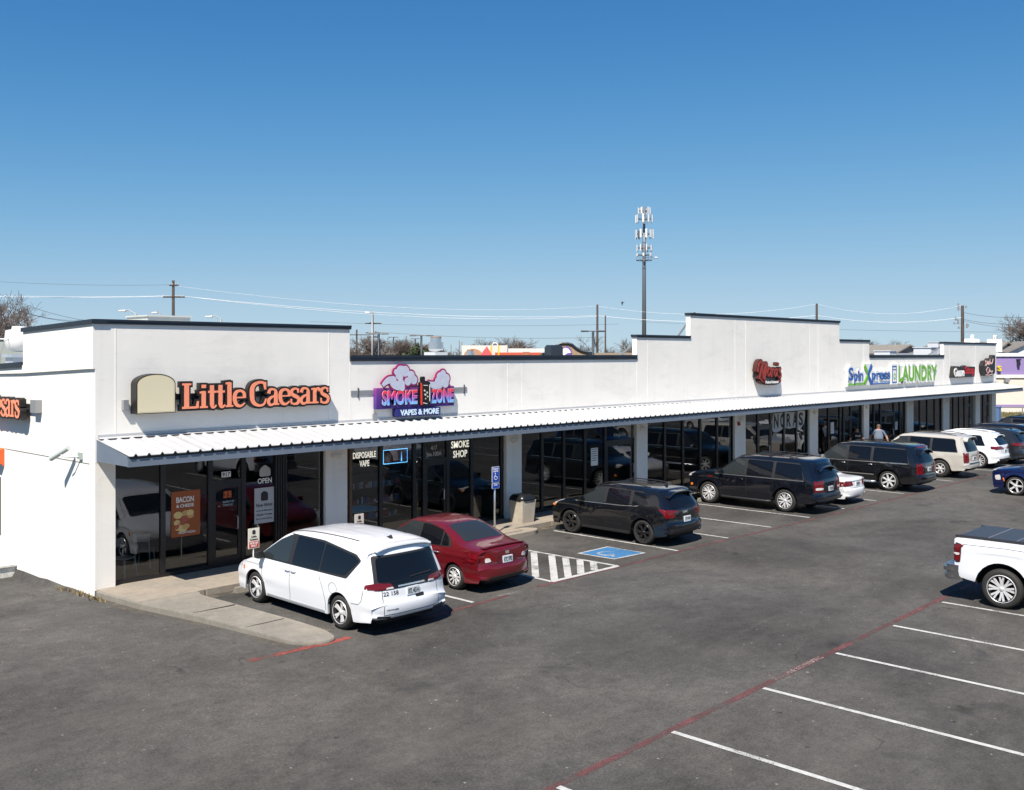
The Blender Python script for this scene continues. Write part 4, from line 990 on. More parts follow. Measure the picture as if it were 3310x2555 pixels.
# ---- blue crossover rolling through the aisle
P_BLUE = carpaint('deep blue metallic paint', (.004,.010,.075), .35, .22)
def blue_extra(T):
    p, root = T['patch'], T['root']
    p('grille', 'F', [(-.42,.62),(.42,.62),(.52,.86),(-.52,.86)], .006, M_TRIM, r=.04)
    for z in (.68,.74,.80): p('grille_bar', 'F', [(-.46,z),(.46,z),(.47,z+.02),(-.47,z+.02)], .016, M_CHROME, r=.006)
    for sg in (1,-1):
        p('headlight', 'F', [(sg*.58,.56),(sg*.80,.56),(sg*.84,.76),(sg*.62,.76)], .012, M_TAILC, r=.05)
        p('daytime_light', 'F', [(sg*.56,.90),(sg*.88,.92),(sg*.88,.96),(sg*.56,.95)], .01, M_TAILC, r=.01)
        p('chrome_blade', 'F', [(sg*.46,.40),(sg*.54,.40),(sg*.62,.86),(sg*.56,.86)], .012, M_CHROME, r=.02)
    p('lower_intake', 'F', [(-.5,.32),(.5,.32),(.46,.52),(-.46,.52)], .006, M_TRIM, r=.05)
    p('license_plate', 'F', [(-.15,.50),(.15,.50),(.15,.60),(-.15,.60)], .02, M_PLATE, r=.01)
    T['both']('sill_cladding', [(1.45,.24),(3.2,.24),(3.2,.34),(1.45,.34)], .008, M_TRIM, r=.02)
    T['both']('side_lamp', [(4.22,.58),(4.42,.56),(4.46,.74),(4.26,.78)], .012, M_TAILC, r=.05)
BLU = dict(GMC); BLU.update(L=4.71, W=1.90, belt=1.05, ar=.98, af=3.70, rt=.375, ra=.43, paint=P_BLUE, rimm=M_ALLOY, style='wide', spokes=5, rim=.275, plate=None, mirrorm=M_TRIM, prof=suv_prof(4.71,1.74,1.09,3.55,2.82,.44,belt=1.08,nose=.08), extra=blue_extra,
  lights=[('side_marker','S',[(4.06,.50),(4.10,.50),(4.16,.66),(4.12,.68)],.008,M_AMBER)])
suv_windows(BLU, .76, 2.38, 1.44, 3.44, 1.09, 1.56, .2)
blue = make_car('crossover_suv', 'deep blue crossover with its nose out in the drive aisle', 'SUV', BLU); place(blue, 42.12, 8.68, 4.71)

# ---- white pickup on big chrome wheels
def pick_extra(T):
    p, ln, root, L, W = T['patch'], T['line'], T['root'], T['L'], T['W']
    # folding bed cover: three panels on the rails
    for a, b in ((.20,.80),(.83,1.38),(1.41,1.93)):
        h = max(T['pr']('T', x, s)[0].z for x in (-.5,0,.5) for s in (a, b))
        MB().box((-.80, a-L/2, h-.02), (.80, b-L/2, h+.028)).build('bed_cover_panel', mat('bed cover vinyl', (.035,.042,.052), .5), root, local=True)
    for a in (.80, 1.38): MB().box((-.80, a-.004-L/2, 1.40), (.80, a+.034-L/2, 1.468)).build('bed_cover_hinge', mat('hinge grey', (.12,.13,.15), .5), root, local=True)
    for sg in (1,-1): MB().box((sg*.802, .12-L/2, 1.385), (sg*.86, 1.95-L/2, 1.452)).build('bed_rail', M_TRIM, root, local=True)
    # step bumper
    mb = MB().prism(rpoly([(-1.0,.12),(-1.0,-.10),(-.8,-.20),(.8,-.20),(1.0,-.10),(1.0,.12)], .06, 3), lambda a, b, d: (a, b-L/2+.03, d), .66, .74)
    mb.prism(rpoly([(-1.0,.12),(-1.0,-.08),(-.8,-.17),(.8,-.17),(1.0,-.08),(1.0,.12)], .06, 3), lambda a, b, d: (a, b-L/2+.03, d), .50, .58)
    mb.prism(rpoly([(-.99,.3),(-.99,-.05),(-.8,-.13),(.8,-.13),(.99,-.05),(.99,.3)], .06, 3), lambda a, b, d: (a, b-L/2+.03, d), .48, .80); mb.build('rear_bumper', mat('dark chrome', (.30,.30,.31), .2, .9), root, True, local=True, angle=40)
    for s in (2.02, 3.2): 
        for k in ('R','Lf'): ln(k, [(s,1.36),(s,.46)])
    for k in ('R','Lf'): ln(k, [(.32,1.28),(1.5,1.30),(1.95,1.22)], .010)
    for sg in (1,-1): MB().tube([(sg*(W-.06), 2.0-L/2, .48), (sg*(W+.02), 2.2-L/2, .46), (sg*(W+.02), 4.2-L/2, .46), (sg*(W-.06), 4.4-L/2, .48)], .04, 8).build('running_board', M_CHROME, root, True, local=True)
    for sg in (1,-1):
        for z0, z1 in ((.93,1.04),(1.10,1.24)): pass
PICK = dict(L=5.85, W=2.03, belt=1.28, ar=1.14, af=4.78, rt=.425, ra=.55, rock=.50, paint=P_WHITE, tumble=.33, tw=.31, cend=.07, ctop=.045, flare=.02, inset=-.03,
  prof=[(.12,.56),(.08,.62),(.07,.9),(.07,1.25),(.07,1.37),(.10,1.42),(.2,1.43),(1.0,1.43),(1.9,1.43),(1.98,1.44),(2.0,1.50),(2.05,1.75),(2.10,1.88),(2.25,1.93),(2.8,1.96),(3.5,1.94),(3.72,1.87),(4.1,1.60),(4.42,1.36),(4.6,1.32),(5.3,1.26),(5.68,1.18),(5.82,1.0),(5.85,.75),(5.80,.55)],
  side=[([(2.22,1.38),(3.02,1.37),(3.02,1.78),(2.26,1.78)],),([(3.14,1.37),(4.2,1.36),(4.2,1.42),(3.72,1.76),(3.14,1.79)],M_CGLASS2)], dlo=[(2.16,1.35),(4.32,1.34),(4.3,1.42),(3.76,1.82),(2.2,1.82)], screen=[(-.66,3.8),(.66,3.8),(.78,4.38),(-.78,4.38)],
  lights=[('tail_light_frame','S',[(.07,.86),(.27,.88),(.30,1.28),(.09,1.32)],.010,M_TRIM),('tail_light','S',[(.08,1.11),(.25,1.10),(.275,1.25),(.09,1.29)],.018,M_TAIL),('tail_light','S',[(.08,.885),(.245,.90),(.25,1.02),(.08,1.01)],.018,M_TAIL),('tail_lens_clear','S',[(.075,1.03),(.255,1.035),(.255,1.085),(.075,1.09)],.022,M_TAILC),('tail_light','B2',[(.84,.89),(.99,.89),(.99,1.28),(.84,1.28)],.012,M_TAIL)],
  seams=[[(3.08,1.34),(3.08,.52)]], handles=[(2.35,1.2),(3.3,1.2)], style='twin', spokes=8, rim=.30, rimm=M_ALLOY, mirror=(1.38,4.0), mirrorm=M_TRIM, extra=pick_extra)
PICK_L = PICK['L']
pick = make_car('pickup_truck', 'white pickup with black folding bed cover and big chrome wheels', 'pickup truck', PICK); place(pick, 23.72, 8.24, 5.85, -1)
# parked across the aisle, outside the frame but mirrored in the shop windows
m1 = copy_tree(jeep); m1['label'] = 'white SUV across the aisle, seen mirrored in the shop glass'; m1.location = (31.4, 5.9, 0); m1.rotation_euler = (0,0,0)
m2 = copy_tree(beige); m2['label'] = 'beige SUV across the aisle, seen mirrored in the shop glass'; m2.location = (50.4, 5.6, 0)
m3 = copy_tree(sed2); m3['label'] = 'white sedan across the aisle, seen mirrored in the shop glass'; m3.location = (61.5, 6.0, 0)
# ------------------------------------------------------------------ signs on the facade
def grad(name, stops, z0, z1):
    """printed vertical colour fade of a sign face"""
    k = NT(name); sp = k.n('SeparateXYZ'); k.l(k.pos, sp.inputs[0]); f = k.ramp(sp.outputs[2], z0, z1); cr = k.n('ValToRGB')
    cr.color_ramp.elements[0].position = stops[0][0]; cr.color_ramp.elements[0].color = (*stops[0][1], 1)
    cr.color_ramp.elements[1].position = stops[-1][0]; cr.color_ramp.elements[1].color = (*stops[-1][1], 1)
    for p, c in stops[1:-1]: e = cr.color_ramp.elements.new(p); e.color = (*c, 1)
    k.l(f, cr.inputs[0]); k.l(cr.outputs[0], k.b.inputs['Base Color']); k.b.inputs['Roughness'].default_value = .4; return k.m

# heavy serif letters drawn as strokes. Each glyph: list of (points, widths); unit = x-height 1
GL = {
 'L': (1.12, [([(.30,0),(.30,1.45)],.30),([(.02,1.40),(.60,1.40)],.12),([(.02,.06),(.95,.06)],.13),([(.98,.02),(1.05,.42)],[.20,.10])]),
 'i': (.58, [([(.30,0),(.30,.98)],.27),([(.04,.90),(.34,.94)],.12),([(.04,.055),(.56,.055)],.11),([(.30,1.16),(.30,1.36)],.28)]),
 't': (.58, [([(.27,.16),(.27,1.32)],.26),([(.02,.93),(.56,.93)],.13),([(.27,.2),(.30,.04),(.44,.02),(.57,.14)],[.26,.22,.13,.08])]),
 'l': (.58, [([(.30,0),(.30,1.46)],.27),([(.04,1.40),(.34,1.43)],.12),([(.04,.055),(.56,.055)],.11)]),
 'e': (.86, [([(.78,.50),(.76,.82),(.48,.98),(.14,.86),(.06,.48),(.18,.10),(.52,.0),(.80,.20)],[.20,.22,.13,.22,.27,.24,.14,.07]),([(.12,.54),(.84,.54)],.09)]),
 'C': (1.22, [([(1.06,1.02),(1.0,1.40),(.60,1.44),(.14,1.22),(.10,.70),(.16,.20),(.62,-.02),(1.02,.06),(1.14,.42)],[.12,.18,.15,.28,.31,.28,.15,.13,.09]),([(1.06,.98),(1.06,1.44)],.14)]),
 'a': (.88, [([(.10,.72),(.18,.97),(.46,1.0),(.64,.86),(.63,.60),(.63,.0)],[.22,.17,.12,.20,.26,.26]),([(.64,.58),(.30,.50),(.06,.30),(.14,.02),(.42,.02),(.66,.22)],[.10,.15,.22,.20,.12,.10]),([(.60,.055),(.88,.055)],.11)]),
 's': (.74, [([(.60,.70),(.54,.96),(.32,.99),(.08,.86),(.12,.60),(.40,.50),(.66,.36),(.62,.06),(.32,.0),(.08,.06),(.06,.34)],[.09,.13,.13,.20,.22,.26,.22,.20,.13,.13,.09]),([(.60,.72),(.60,.98)],.10),([(.07,.02),(.07,.32)],.10)]),
 'r': (.72, [([(.28,0),(.28,.97)],.26),([(.02,.91),(.30,.94)],.12),([(.02,.055),(.56,.055)],.11),([(.30,.62),(.42,.92),(.58,.96),(.70,.80)],[.14,.15,.18,.24])]),
}
def serif_word(word, x0, x1, z0, xh, yf, depth, mb, fn=None, grow=0., mi=0, up=1.0):
    tot = sum(GL[c][0] if c != ' ' else .34 for c in word); sx = (x1-x0)/tot; x = x0; k = 0
    for c in word:
        if c == ' ': x += .34*sx; continue
        for pts, w in GL[c][1]:
            k += 1; ws = w if isinstance(w, list) else [w]*len(pts); m = (sx+xh)/2
            P = [(x+a*sx, z0+b*xh*up) for a, b in pts]
            if grow:                       # round the ends outwards for the dark backing letters
                d0 = (Vector(P[0])-Vector(P[1])).normalized()*grow*.9; d1 = (Vector(P[-1])-Vector(P[-2])).normalized()*grow*.9
                P[0] = (P[0][0]+d0.x, P[0][1]+d0.y); P[-1] = (P[-1][0]+d1.x, P[-1][1]+d1.y)
            stroke(mb, P, [q*m+2*grow for q in ws], yf+.0012*(k % 7), depth, mi, 2 if len(P) > 2 else 0, fn)
        x += GL[c][0]*sx
    return mb
M_SIGNBK = mat('black sign return', (.014,.013,.013), .45)
def pizza_sign(name, label, loc, fn, x0, x1, z0, xh, D):
    s = thing(name, label, 'sign', loc)
    o = serif_word('Little Caesars', x0, x1, z0, xh, D, .15, MB(), fn, grow=.05).build('letter_backing', M_SIGNBK, s)
    serif_word('Little Caesars', x0, x1, z0, xh, D-.018, .012, MB(), fn).build('letter_faces', M_ORANGE, s)
    m = MB(); m.prism([(x0-.15, z0+.22), (x1+.05, z0+.22), (x1+.05, z0+.36), (x0-.15, z0+.36)], lambda a, b, d: fn(a, b, d), D+.15, D+.24); m.build('raceway', M_SIGNBK, s)
    return s
fn_f = lambda a, b, d: (a, d, b)
D0 = YF-.26
lc = pizza_sign('pizza_shop_sign', 'orange serif letter sign with black edges on the front wall', (13.6, YF, 4.1), fn_f, 11.60, 15.88, 4.185, .42, D0)
fn_s = lambda a, b, d: (d-YF+XF, YF+.0+(44.0-a), b)      # along the side wall, reading towards the front
lc2 = thing('pizza_shop_sign', 'orange serif letter sign on the bright side wall above the awning', 'sign', (XF, 27.5, 4.0))
fx = lambda a, b, d: (XF-(YF-d), 30.9-a, b)
serif_word('Little Caesars', .35, 4.75, 3.90, .43, D0, .15, MB(), fx, grow=.05).build('letter_backing', M_SIGNBK, lc2)
serif_word('Little Caesars', .35, 4.75, 3.90, .43, D0-.018, .012, MB(), fx).build('letter_faces', M_ORANGE, lc2)
m = MB(); m.prism([(.2,4.1),(5.15,4.1),(5.15,4.24),(.2,4.24)], fx, D0+.15, D0+.262); m.build('raceway', M_SIGNBK, lc2)
m = MB(); m.prism([(5.16,4.04),(5.5,4.04),(5.5,4.36),(5.16,4.36)], fx, D0+.10, D0+.262); m.build('transformer_box', M_GREY, lc2)
# arched cabinet beside it (its figure is left out)
em = thing('sign_cabinet', 'cream arched cabinet sign beside the orange letters', 'sign', (10.94, YF, 4.1))
arch = [(10.46,4.11),(11.42,4.11),(11.42,4.80)]+[(10.94+.48*math.cos(t), 4.80+.24*math.sin(t)) for t in [k*math.pi/14 for k in range(1, 14)]]+[(10.46,4.80)]
MB().prism(arch, fn_f, YF-.30, YF+.002).build('cabinet', M_SIGNBK, em)
inn = [(10.94+(a-10.94)*.955, 4.50+(b-4.50)*.955) for a, b in arch]
MB().prism(inn, fn_f, YF-.306, YF-.29).build('face', M_CREAM, em)
MB().prism([(10.94+(a-10.94)*.90, 4.50+(b-4.50)*.90) for a, b in arch], fn_f, YF-.309, YF-.305).build('face_inset', mat('pale cream', (.70,.63,.44), .5), em)
MB().box((10.24,YF-.12,4.20),(10.36,YF+.002,4.44)).build('transformer_box', M_GREY, em)

# vape shop sign
vz = thing('vape_shop_sign', 'purple sign with grey smoke clouds and a black vape device', 'sign', (19.08, YF, 3.7))
Yb = YF-.16
MB().box((17.58, Yb, 3.93), (20.58, YF-.02, 4.53)).build('board', grad('purple board', [(0,(.035,.015,.16)),(.5,(.10,.03,.24)),(1,(.26,.05,.25))], 3.9, 4.55), vz)
LG = grad('sunset letter faces', [(0,(.25,.62,.95)),(.30,(.12,.28,.75)),(.55,(.52,.06,.33)),(.85,(.80,.04,.08)),(1,(.82,.10,.05))], 4.02, 4.46)
for wd, a, b, f in (('SMOKE', 17.77, 19.08, 1), ('ZONE', 19.60, 20.54, 1)):
    text_mb(wd, a-.03, b+.03, 4.005, 4.475, Yb-.02, .018, bold=.055).build('letter_backing', mat('dark plum', (.02,.008,.03), .5), vz)
    text_mb(wd, a-.012, b+.012, 4.02, 4.46, Yb-.026, .005, bold=.045).build('letter_rim', mat('letter rim pink', (.85,.55,.75), .5), vz)
    text_mb(wd, a, b, 4.03, 4.45, Yb-.034, .007, bold=.025).build('letters', LG, vz)
MB().prism(rpoly([(18.28,3.68),(19.97,3.68),(19.97,3.915),(18.28,3.915)], .04), fn_f, YF-.22, YF-.02).build('lower_board', mat('navy board', (.018,.02,.15), .4), vz)
text_mb('VAPES & MORE', 18.40, 19.90, 3.715, 3.885, YF-.232, .011, bold=.03).build('lower_letters', mat('ice letters', (.62,.78,.88), .4), vz)
M_CLD = mat('cloud grey', (.52,.55,.66), .5, noise=(4,.12)); M_CLE = mat('cloud edge plum', (.30,.02,.12), .5)
def cloud(blobs, tail, off):
    for g, m, y in ((.05, M_CLE, Yb-.01+off), (0, M_CLD, Yb-.02+off)):
        mb = MB()
        for k, (cx, cz, r) in enumerate(blobs):
            mb.prism([(cx+(r+g)*math.cos(t), cz+(r+g)*math.sin(t)) for t in [2*math.pi*q/18 for q in range(18)]], fn_f, y-.0015*k, y+.05)
        stroke(mb, tail, [w+2*g for w in (.10, .16, .22, .26, .24)][:len(tail)], y-.0015*len(blobs)-.001, .05)
        mb.build('smoke_cloud', m, vz)
cloud([(18.46,5.02,.15),(18.62,5.0,.16),(18.30,4.98,.09),(18.40,4.82,.14),(18.85,4.88,.13),(18.95,4.74,.13),(18.72,4.70,.12),(18.45,4.62,.15),(18.15,4.74,.13),(18.50,4.52,.10)], [(17.78,4.60),(17.92,4.72),(18.1,4.78),(18.2,4.62),(18.42,4.56)], 0)
cloud([(20.02,4.80,.16),(20.12,4.92,.10),(20.24,4.76,.14),(20.20,4.62,.14),(19.92,4.68,.13),(19.98,4.56,.10)], [(19.48,4.66),(19.6,4.60),(19.75,4.56),(19.9,4.58)], 0)
m = MB().prism(rpoly([(19.14,3.985),(19.52,3.985),(19.53,4.68),(19.36,4.72),(19.13,4.68)], .07, 4), fn_f, Yb-.10, Yb-.001); m.prism(rpoly([(19.19,4.68),(19.33,4.68),(19.33,4.84),(19.19,4.84)], .05), fn_f, Yb-.09, Yb-.01); m.build('vape_device', mat('glossy black device', (.012,.012,.014), .15, coat=.5), vz)
MB().prism(rpoly([(19.145,4.0),(19.21,4.0),(19.20,4.64),(19.14,4.66)], .04), fn_f, Yb-.108, Yb-.09).build('device_stripe', mat('device red', (.80,.05,.02), .3), vz)
mb = MB()
for cx, cz, r in ((19.33,4.30,.035),(19.40,4.36,.03),(19.30,4.42,.03),(19.42,4.24,.025),(19.34,4.18,.02)): mb.prism([(cx+r*math.cos(t), cz+r*math.sin(t)) for t in [k*math.pi/4 for k in range(8)]], fn_f, Yb-.112, Yb-.10)
mb.build('device_dots', mat('pale spots', (.6,.6,.5), .4), vz)
mb = MB(); stroke(mb, [(19.26,4.58),(19.42,4.57)], .02, Yb-.113, .01); stroke(mb, [(19.25,4.06),(19.40,4.03)], .02, Yb-.113, .01); stroke(mb, [(19.50,4.1),(19.50,4.6)], .02, Yb-.113, .01); mb.build('device_highlight_lines', M_WHITE, vz)
MB().box((16.80, YF-.02, 4.335), (21.26, YF+.003, 4.475)).build('raceway', M_GREY, vz)
for x in (17.05, 21.15): MB().box((x-.015, YF-.03, 4.27), (x+.015, YF+.002, 4.55)).build('bracket', mat('dark bracket', (.06,.06,.06), .5), vz)

# script sign in dark red
ns = thing('restaurant_sign', 'dark red script letters with a small white plate below', 'sign', (39.6, YF, 4.2))
Yn = YF-.28
def script(strokes, w, y, mb, d=.18, dx=0, dz=0):
    for k, (p, ww) in enumerate(strokes): stroke(mb, p, [q+w for q in ww] if isinstance(ww, list) else ww+w, y+.0013*k, d, 0, 2)
NS = [([(38.52,4.72),(38.60,5.05),(38.80,5.20),(38.92,5.12),(38.78,4.70),(38.66,4.42)],.13), ([(38.86,5.14),(38.92,4.85),(39.0,4.42)],.13), ([(38.98,4.42),(39.16,4.85),(39.28,5.12),(39.36,5.0),(39.16,4.5),(39.08,4.34)],.13),
      ([(39.52,4.88),(39.36,4.72),(39.42,4.52),(39.60,4.56),(39.64,4.80),(39.52,4.88)],.10), ([(39.70,4.85),(39.78,4.72),(39.72,4.46)],.10), ([(39.76,4.68),(39.86,4.84),(39.98,4.82)],.10),
      ([(40.20,4.82),(40.02,4.78),(39.96,4.56),(40.12,4.50),(40.24,4.70)],.10), ([(40.26,4.86),(40.20,4.60),(40.32,4.50)],.10), ([(40.36,5.12),(40.33,4.98)],.10), ([(40.62,4.84),(40.48,4.84),(40.46,4.70),(40.60,4.60),(40.58,4.46),(40.40,4.44)],.10),
      ([(38.80,4.40),(38.96,4.28),(39.5,4.22),(40.3,4.22),(40.6,4.34)],.10)]
mb = MB(); script(NS, .10, Yn, mb, .2); mb.build('letter_backing', mat('maroon return', (.055,.014,.012), .4), ns)
mb = MB(); script(NS, -.035, Yn-.03, mb, .025); mb.build('letter_faces', mat('brick red face', (.28,.035,.025), .35), ns)
MB().box((39.08, Yn-.05, 4.17), (40.30, Yn-.034, 4.36)).build('plate', M_SIGNBK, ns)
text_mb('Mexican Restaurant', 39.12, 40.26, 4.20, 4.33, Yn-.058, .007, bold=.02).build('plate_letters', M_WHITE, ns)

# laundry sign
ls = thing('laundry_sign', 'blue and green lettered laundry sign with white outline panel', 'sign', (53.5, YF, 3.9))
Yl = YF-.16
M_LB = mat('sign blue', (.018,.10,.36), .4); M_LG = mat('sign green', (.16,.42,.035), .4)
def outlined(body, x0, x1, z0, z1, m, up=None):
    text_mb(body, x0-.10, x1+.10, z0-.11, z1+.11, Yl, .15, bold=.13).build('white_backing', M_WHITE, ls)
    text_mb(body, x0, x1, z0, z1, Yl-.012, .011, bold=.02).build('letters', m, ls)
MB().box((47.62, Yl+.03, 3.86), (52.8, Yl+.14, 4.62)).box((47.62,Yl+.025,4.0),(49.2,Yl+.029,4.85)).box((49.6,Yl+.02,3.9),(50.6,Yl+.14,4.99)).box((53.0, Yl+.03, 3.98),(59.2,Yl+.14,4.86)).build('white_panel', M_WHITE, ls)
def lt(body, x0, x1, z0, z1, m): text_mb(body, x0, x1, z0, z1, Yl-.012, .03, bold=.034 if len(body) > 5 else .022, spacing=1.06).build('letters', m, ls); text_mb(body, x0-.10, x1+.10, z0-.10, z1+.10, Yl+.0, .14, bold=.10, spacing=1.04).build('letter_backing', M_WHITE, ls)
lt('S', 47.70, 48.25, 4.16, 4.82, M_LB); lt('pin', 48.34, 49.40, 3.94, 4.66, M_LB); lt('press', 50.45, 52.75, 3.98, 4.52, M_LB)
mb = MB(); stroke(mb, [(49.52,4.92),(50.02,4.45),(49.55,3.98)], .24, Yl-.020, .03, 0, 0); mb.build('letter_x_left', M_LG, ls)
mb = MB(); stroke(mb, [(50.42,4.92),(49.98,4.45),(50.40,3.94)], .22, Yl-.026, .03, 0, 0); mb.build('letter_x_right', M_LB, ls)
MB().box((47.68,Yl-.012,3.92),(49.5,Yl+.04,4.0)).build('underline_green', M_LG, ls); MB().box((50.5,Yl-.012,3.91),(52.78,Yl+.04,3.97)).build('underline_blue', M_LB, ls)
MB().box((52.92,Yl-.004,3.86),(53.72,Yl+.14,4.95)).build('washer_panel', M_WHITE, ls)
MB().box((53.02,Yl-.012,3.93),(53.62,Yl-.003,4.86)).build('washer_blue', M_LB, ls); MB().box((53.10,Yl-.018,4.0),(53.54,Yl-.011,4.62)).box((53.10,Yl-.018,4.68),(53.54,Yl-.011,4.78)).build('washer_white', M_WHITE, ls)
mb = MB(); mb.prism([(53.32+.17*math.cos(t),4.28+.17*math.sin(t)) for t in [k*math.pi/10 for k in range(20)]], fn_f, Yl-.024, Yl-.017); mb.build('washer_ring', M_LG, ls)
mb = MB(); mb.prism([(53.32+.09*math.cos(t),4.28+.09*math.sin(t)) for t in [k*math.pi/8 for k in range(16)]], fn_f, Yl-.029, Yl-.023); mb.build('washer_door', M_WHITE, ls)
lt('LAUNDRY', 53.88, 59.42, 3.97, 4.86, M_LG)

# game shop sign and the pink script beside it
gs = thing('game_shop_sign', 'white and red block letters on black backing at the end of the mall', 'sign', (63.8, YF, 4.1)); Yg = YF-.2
MB().prism(rpoly([(61.78,4.06),(65.6,4.06),(65.72,4.70),(64.2,4.74),(63.9,4.82),(63.5,4.72),(62.0,4.78)], .12), fn_f, Yg, YF-.0).build('backing', M_SIGNBK, gs)
text_mb('Game', 62.0, 63.78, 4.12, 4.66, Yg-.03, .025, bold=.03).build('letters', M_WHITE, gs); text_mb('Stop', 63.84, 65.6, 4.12, 4.74, Yg-.03, .025, bold=.03).build('letters', mat('sign red', (.42,.012,.016), .4), gs)
pk = thing('script_sign', 'pink neon script on a black cloud shaped backing by the corner', 'sign', (68.2, YF, 4.1)); Yp = YF-.24
MB().prism(rpoly([(67.0,4.35),(67.3,4.10),(68.6,4.06),(69.35,4.25),(69.4,5.42),(68.9,5.46),(68.8,5.2),(68.2,5.25),(67.9,5.1),(67.3,5.08),(66.95,4.8)], .12), fn_f, Yp, YF+.001).build('backing', M_SIGNBK, pk)
PS = [[(67.4,4.98),(67.6,5.12),(67.55,4.8),(67.3,4.72),(67.7,4.78),(67.9,5.05)],[(67.95,5.06),(67.9,4.76),(68.1,4.9),(68.15,5.1),(68.2,4.78)],[(68.3,5.2),(68.3,4.8),(68.5,5.0),(68.55,4.8),(68.8,5.0),(68.9,5.2)],[(68.1,4.6),(67.8,4.66),(67.6,4.42),(67.8,4.22),(68.1,4.3),(68.2,4.5)],[(68.2,4.55),(68.3,4.3),(68.5,4.45),(68.52,4.26),(68.8,4.4)],[(67.5,4.16),(68.2,4.12),(68.8,4.2)]]
mb = MB()
for k, p in enumerate(PS): stroke(mb, p, .055, Yp-.03-.0013*k, .02)
mb.build('neon_script', mat('pale pink tube', (.70,.45,.42), .4), pk)

# ------------------------------------------------------------------ lettering and posters on the shop glass
YS = YG-.012
M_VINYL = mat('white vinyl', (.82,.81,.78), .6); M_LED = mat('lit letter white', (.8,.79,.72), .5, emit=((1,.95,.8), .35))
def decal(name, label, body, x0, x1, z0, z1, m=M_VINYL, y=YS, bold=.02):
    o = text_mb(body, x0, x1, z0, z1, y, .004, bold=bold).build(name, m); tag(o, label, 'window decal'); return rebase(o, ((x0+x1)/2, y, z0))
decal('window_lettering', 'white lettering reading disposable vape on dark glass', 'DISPOSABLE\nVAPE', 16.98, 17.80, 2.30, 2.72, M_LED)
decal('window_lettering', 'multicoloured white lettering reading smoke shop on dark glass', 'SMOKE\nSHOP', 20.74, 21.50, 2.28, 2.80, M_LED)
decal('window_lettering', 'pale number decal with suite number on the vape shop door', '417\nSte.100A', 19.72, 20.34, 2.40, 2.72, mat('grey vinyl', (.42,.42,.40), .6))
decal('window_lettering', 'white lettering reading open on the pizza shop window', 'OPEN', 13.92, 14.34, 2.13, 2.27)
o = MB().box((12.88,YS-.004,2.39),(13.14,YS,2.53)).build('number_plate', M_WHITE); tag(o, 'white square plate with the number 917 above the door', 'number sign'); rebase(o, (13.0, YS, 2.39))
text_mb('917', 12.90, 13.12, 2.41, 2.51, YS-.008, .003, bold=.02).build('digits', M_INK, o)
o = MB().prism(rpoly([(13.97,2.31),(14.30,2.31),(14.30,2.50),(14.13,2.62),(13.97,2.50)], .06), fn_f, YS-.004, YS).build('window_emblem', mat('grey vinyl', (.42,.42,.40), .6)); tag(o, 'small grey arched decal above the open lettering', 'window decal'); rebase(o, (14.13, YS, 2.31))
text_mb('LOBBY OPEN', 12.94, 13.16, 1.86, 2.04, YS, .004, bold=.02).build('door_decal', mat('orange vinyl', (.75,.16,.05), .6)); o = COL.objects['door_decal']; tag(o, 'small orange lettering on the pizza shop door', 'window decal'); rebase(o, (13.05, YS, 1.86))
text_mb('Sun-Thu 11-10\nFri-Sat 11-11', 12.92, 13.22, 1.66, 1.80, YS, .004, bold=.0).build('hours_decal', mat('pale blue vinyl', (.5,.62,.7), .6)); o = COL.objects['hours_decal']; tag(o, 'pale opening hours lettering on the pizza shop door', 'window decal'); rebase(o, (13.05, YS, 1.66))
text_mb('KingLore', 28.90, 29.62, 2.42, 2.58, YS, .004, bold=.01).build('shop_name_decal', mat('grey vinyl', (.42,.42,.40), .6)); o = COL.objects['shop_name_decal']; tag(o, 'grey shop name decal over the door beside the fourth column', 'window decal'); rebase(o, (29.2, YS, 2.42))
# posters stand just behind the glass
def poster(name, label, x0, x1, z0, z1, m, y=YG+.03):
    o = MB().box((x0, y, z0), (x1, y+.008, z1)).build(name, m); tag(o, label, 'poster'); return rebase(o, ((x0+x1)/2, y, z0))
p1 = poster('food_poster', 'orange brown bacon and cheese food poster behind the pizza shop glass', 11.53, 12.29, 1.05, 2.16, mat('poster orange', (.32,.078,.016), .6), YS-.012)
text_mb('BACON', 11.66, 12.12, 1.88, 2.02, YS-.016, .003, bold=.02).build('headline', M_VINYL, p1); text_mb('& CHEESE', 11.66, 12.12, 1.76, 1.84, YS-.016, .003, bold=.02).build('subline', M_VINYL, p1)
mb = MB()
for k in range(16):
    cx, cz, r = random.uniform(11.68,12.08), random.uniform(1.24,1.62), random.uniform(.05,.10)
    mb.prism([(cx+r*math.cos(t)*1.3, cz+r*math.sin(t)) for t in [q*math.pi/5 for q in range(10)]], fn_f, YS-.016-.0006*k, YS-.0122, k % 3)
mb.build('pizza_picture', [mat('crust', (.62,.36,.13), .7), mat('bacon', (.42,.10,.06), .7), mat('cheese', (.75,.55,.22), .7)], p1)
text_mb('PIZZA! PIZZA!', 11.72, 12.16, 1.12, 1.17, YS-.016, .003, bold=.02).build('footline', M_VINYL, p1)
p2 = poster('hiring_poster', 'grey now hiring poster hung in the pizza shop window', 13.82, 14.40, 1.10, 2.02, mat('poster grey', (.46,.46,.46), .7), YS-.008)
for t, a, b in (('Now Hiring', 1.50, 1.62), ('Crew & Managers', 1.40, 1.45), ('Apply Today', 1.29, 1.35), ('Inside', 1.20, 1.24)): text_mb(t, 13.87, 14.35, a, b, YS-.012, .003, bold=.02).build('poster_line', M_INK, p2)
MB().prism(rpoly([(14.01,1.68),(14.22,1.68),(14.22,1.88),(14.11,1.94),(14.01,1.88)], .03), fn_f, YS-.0115, YS-.008).build('poster_emblem', M_INK, p2)
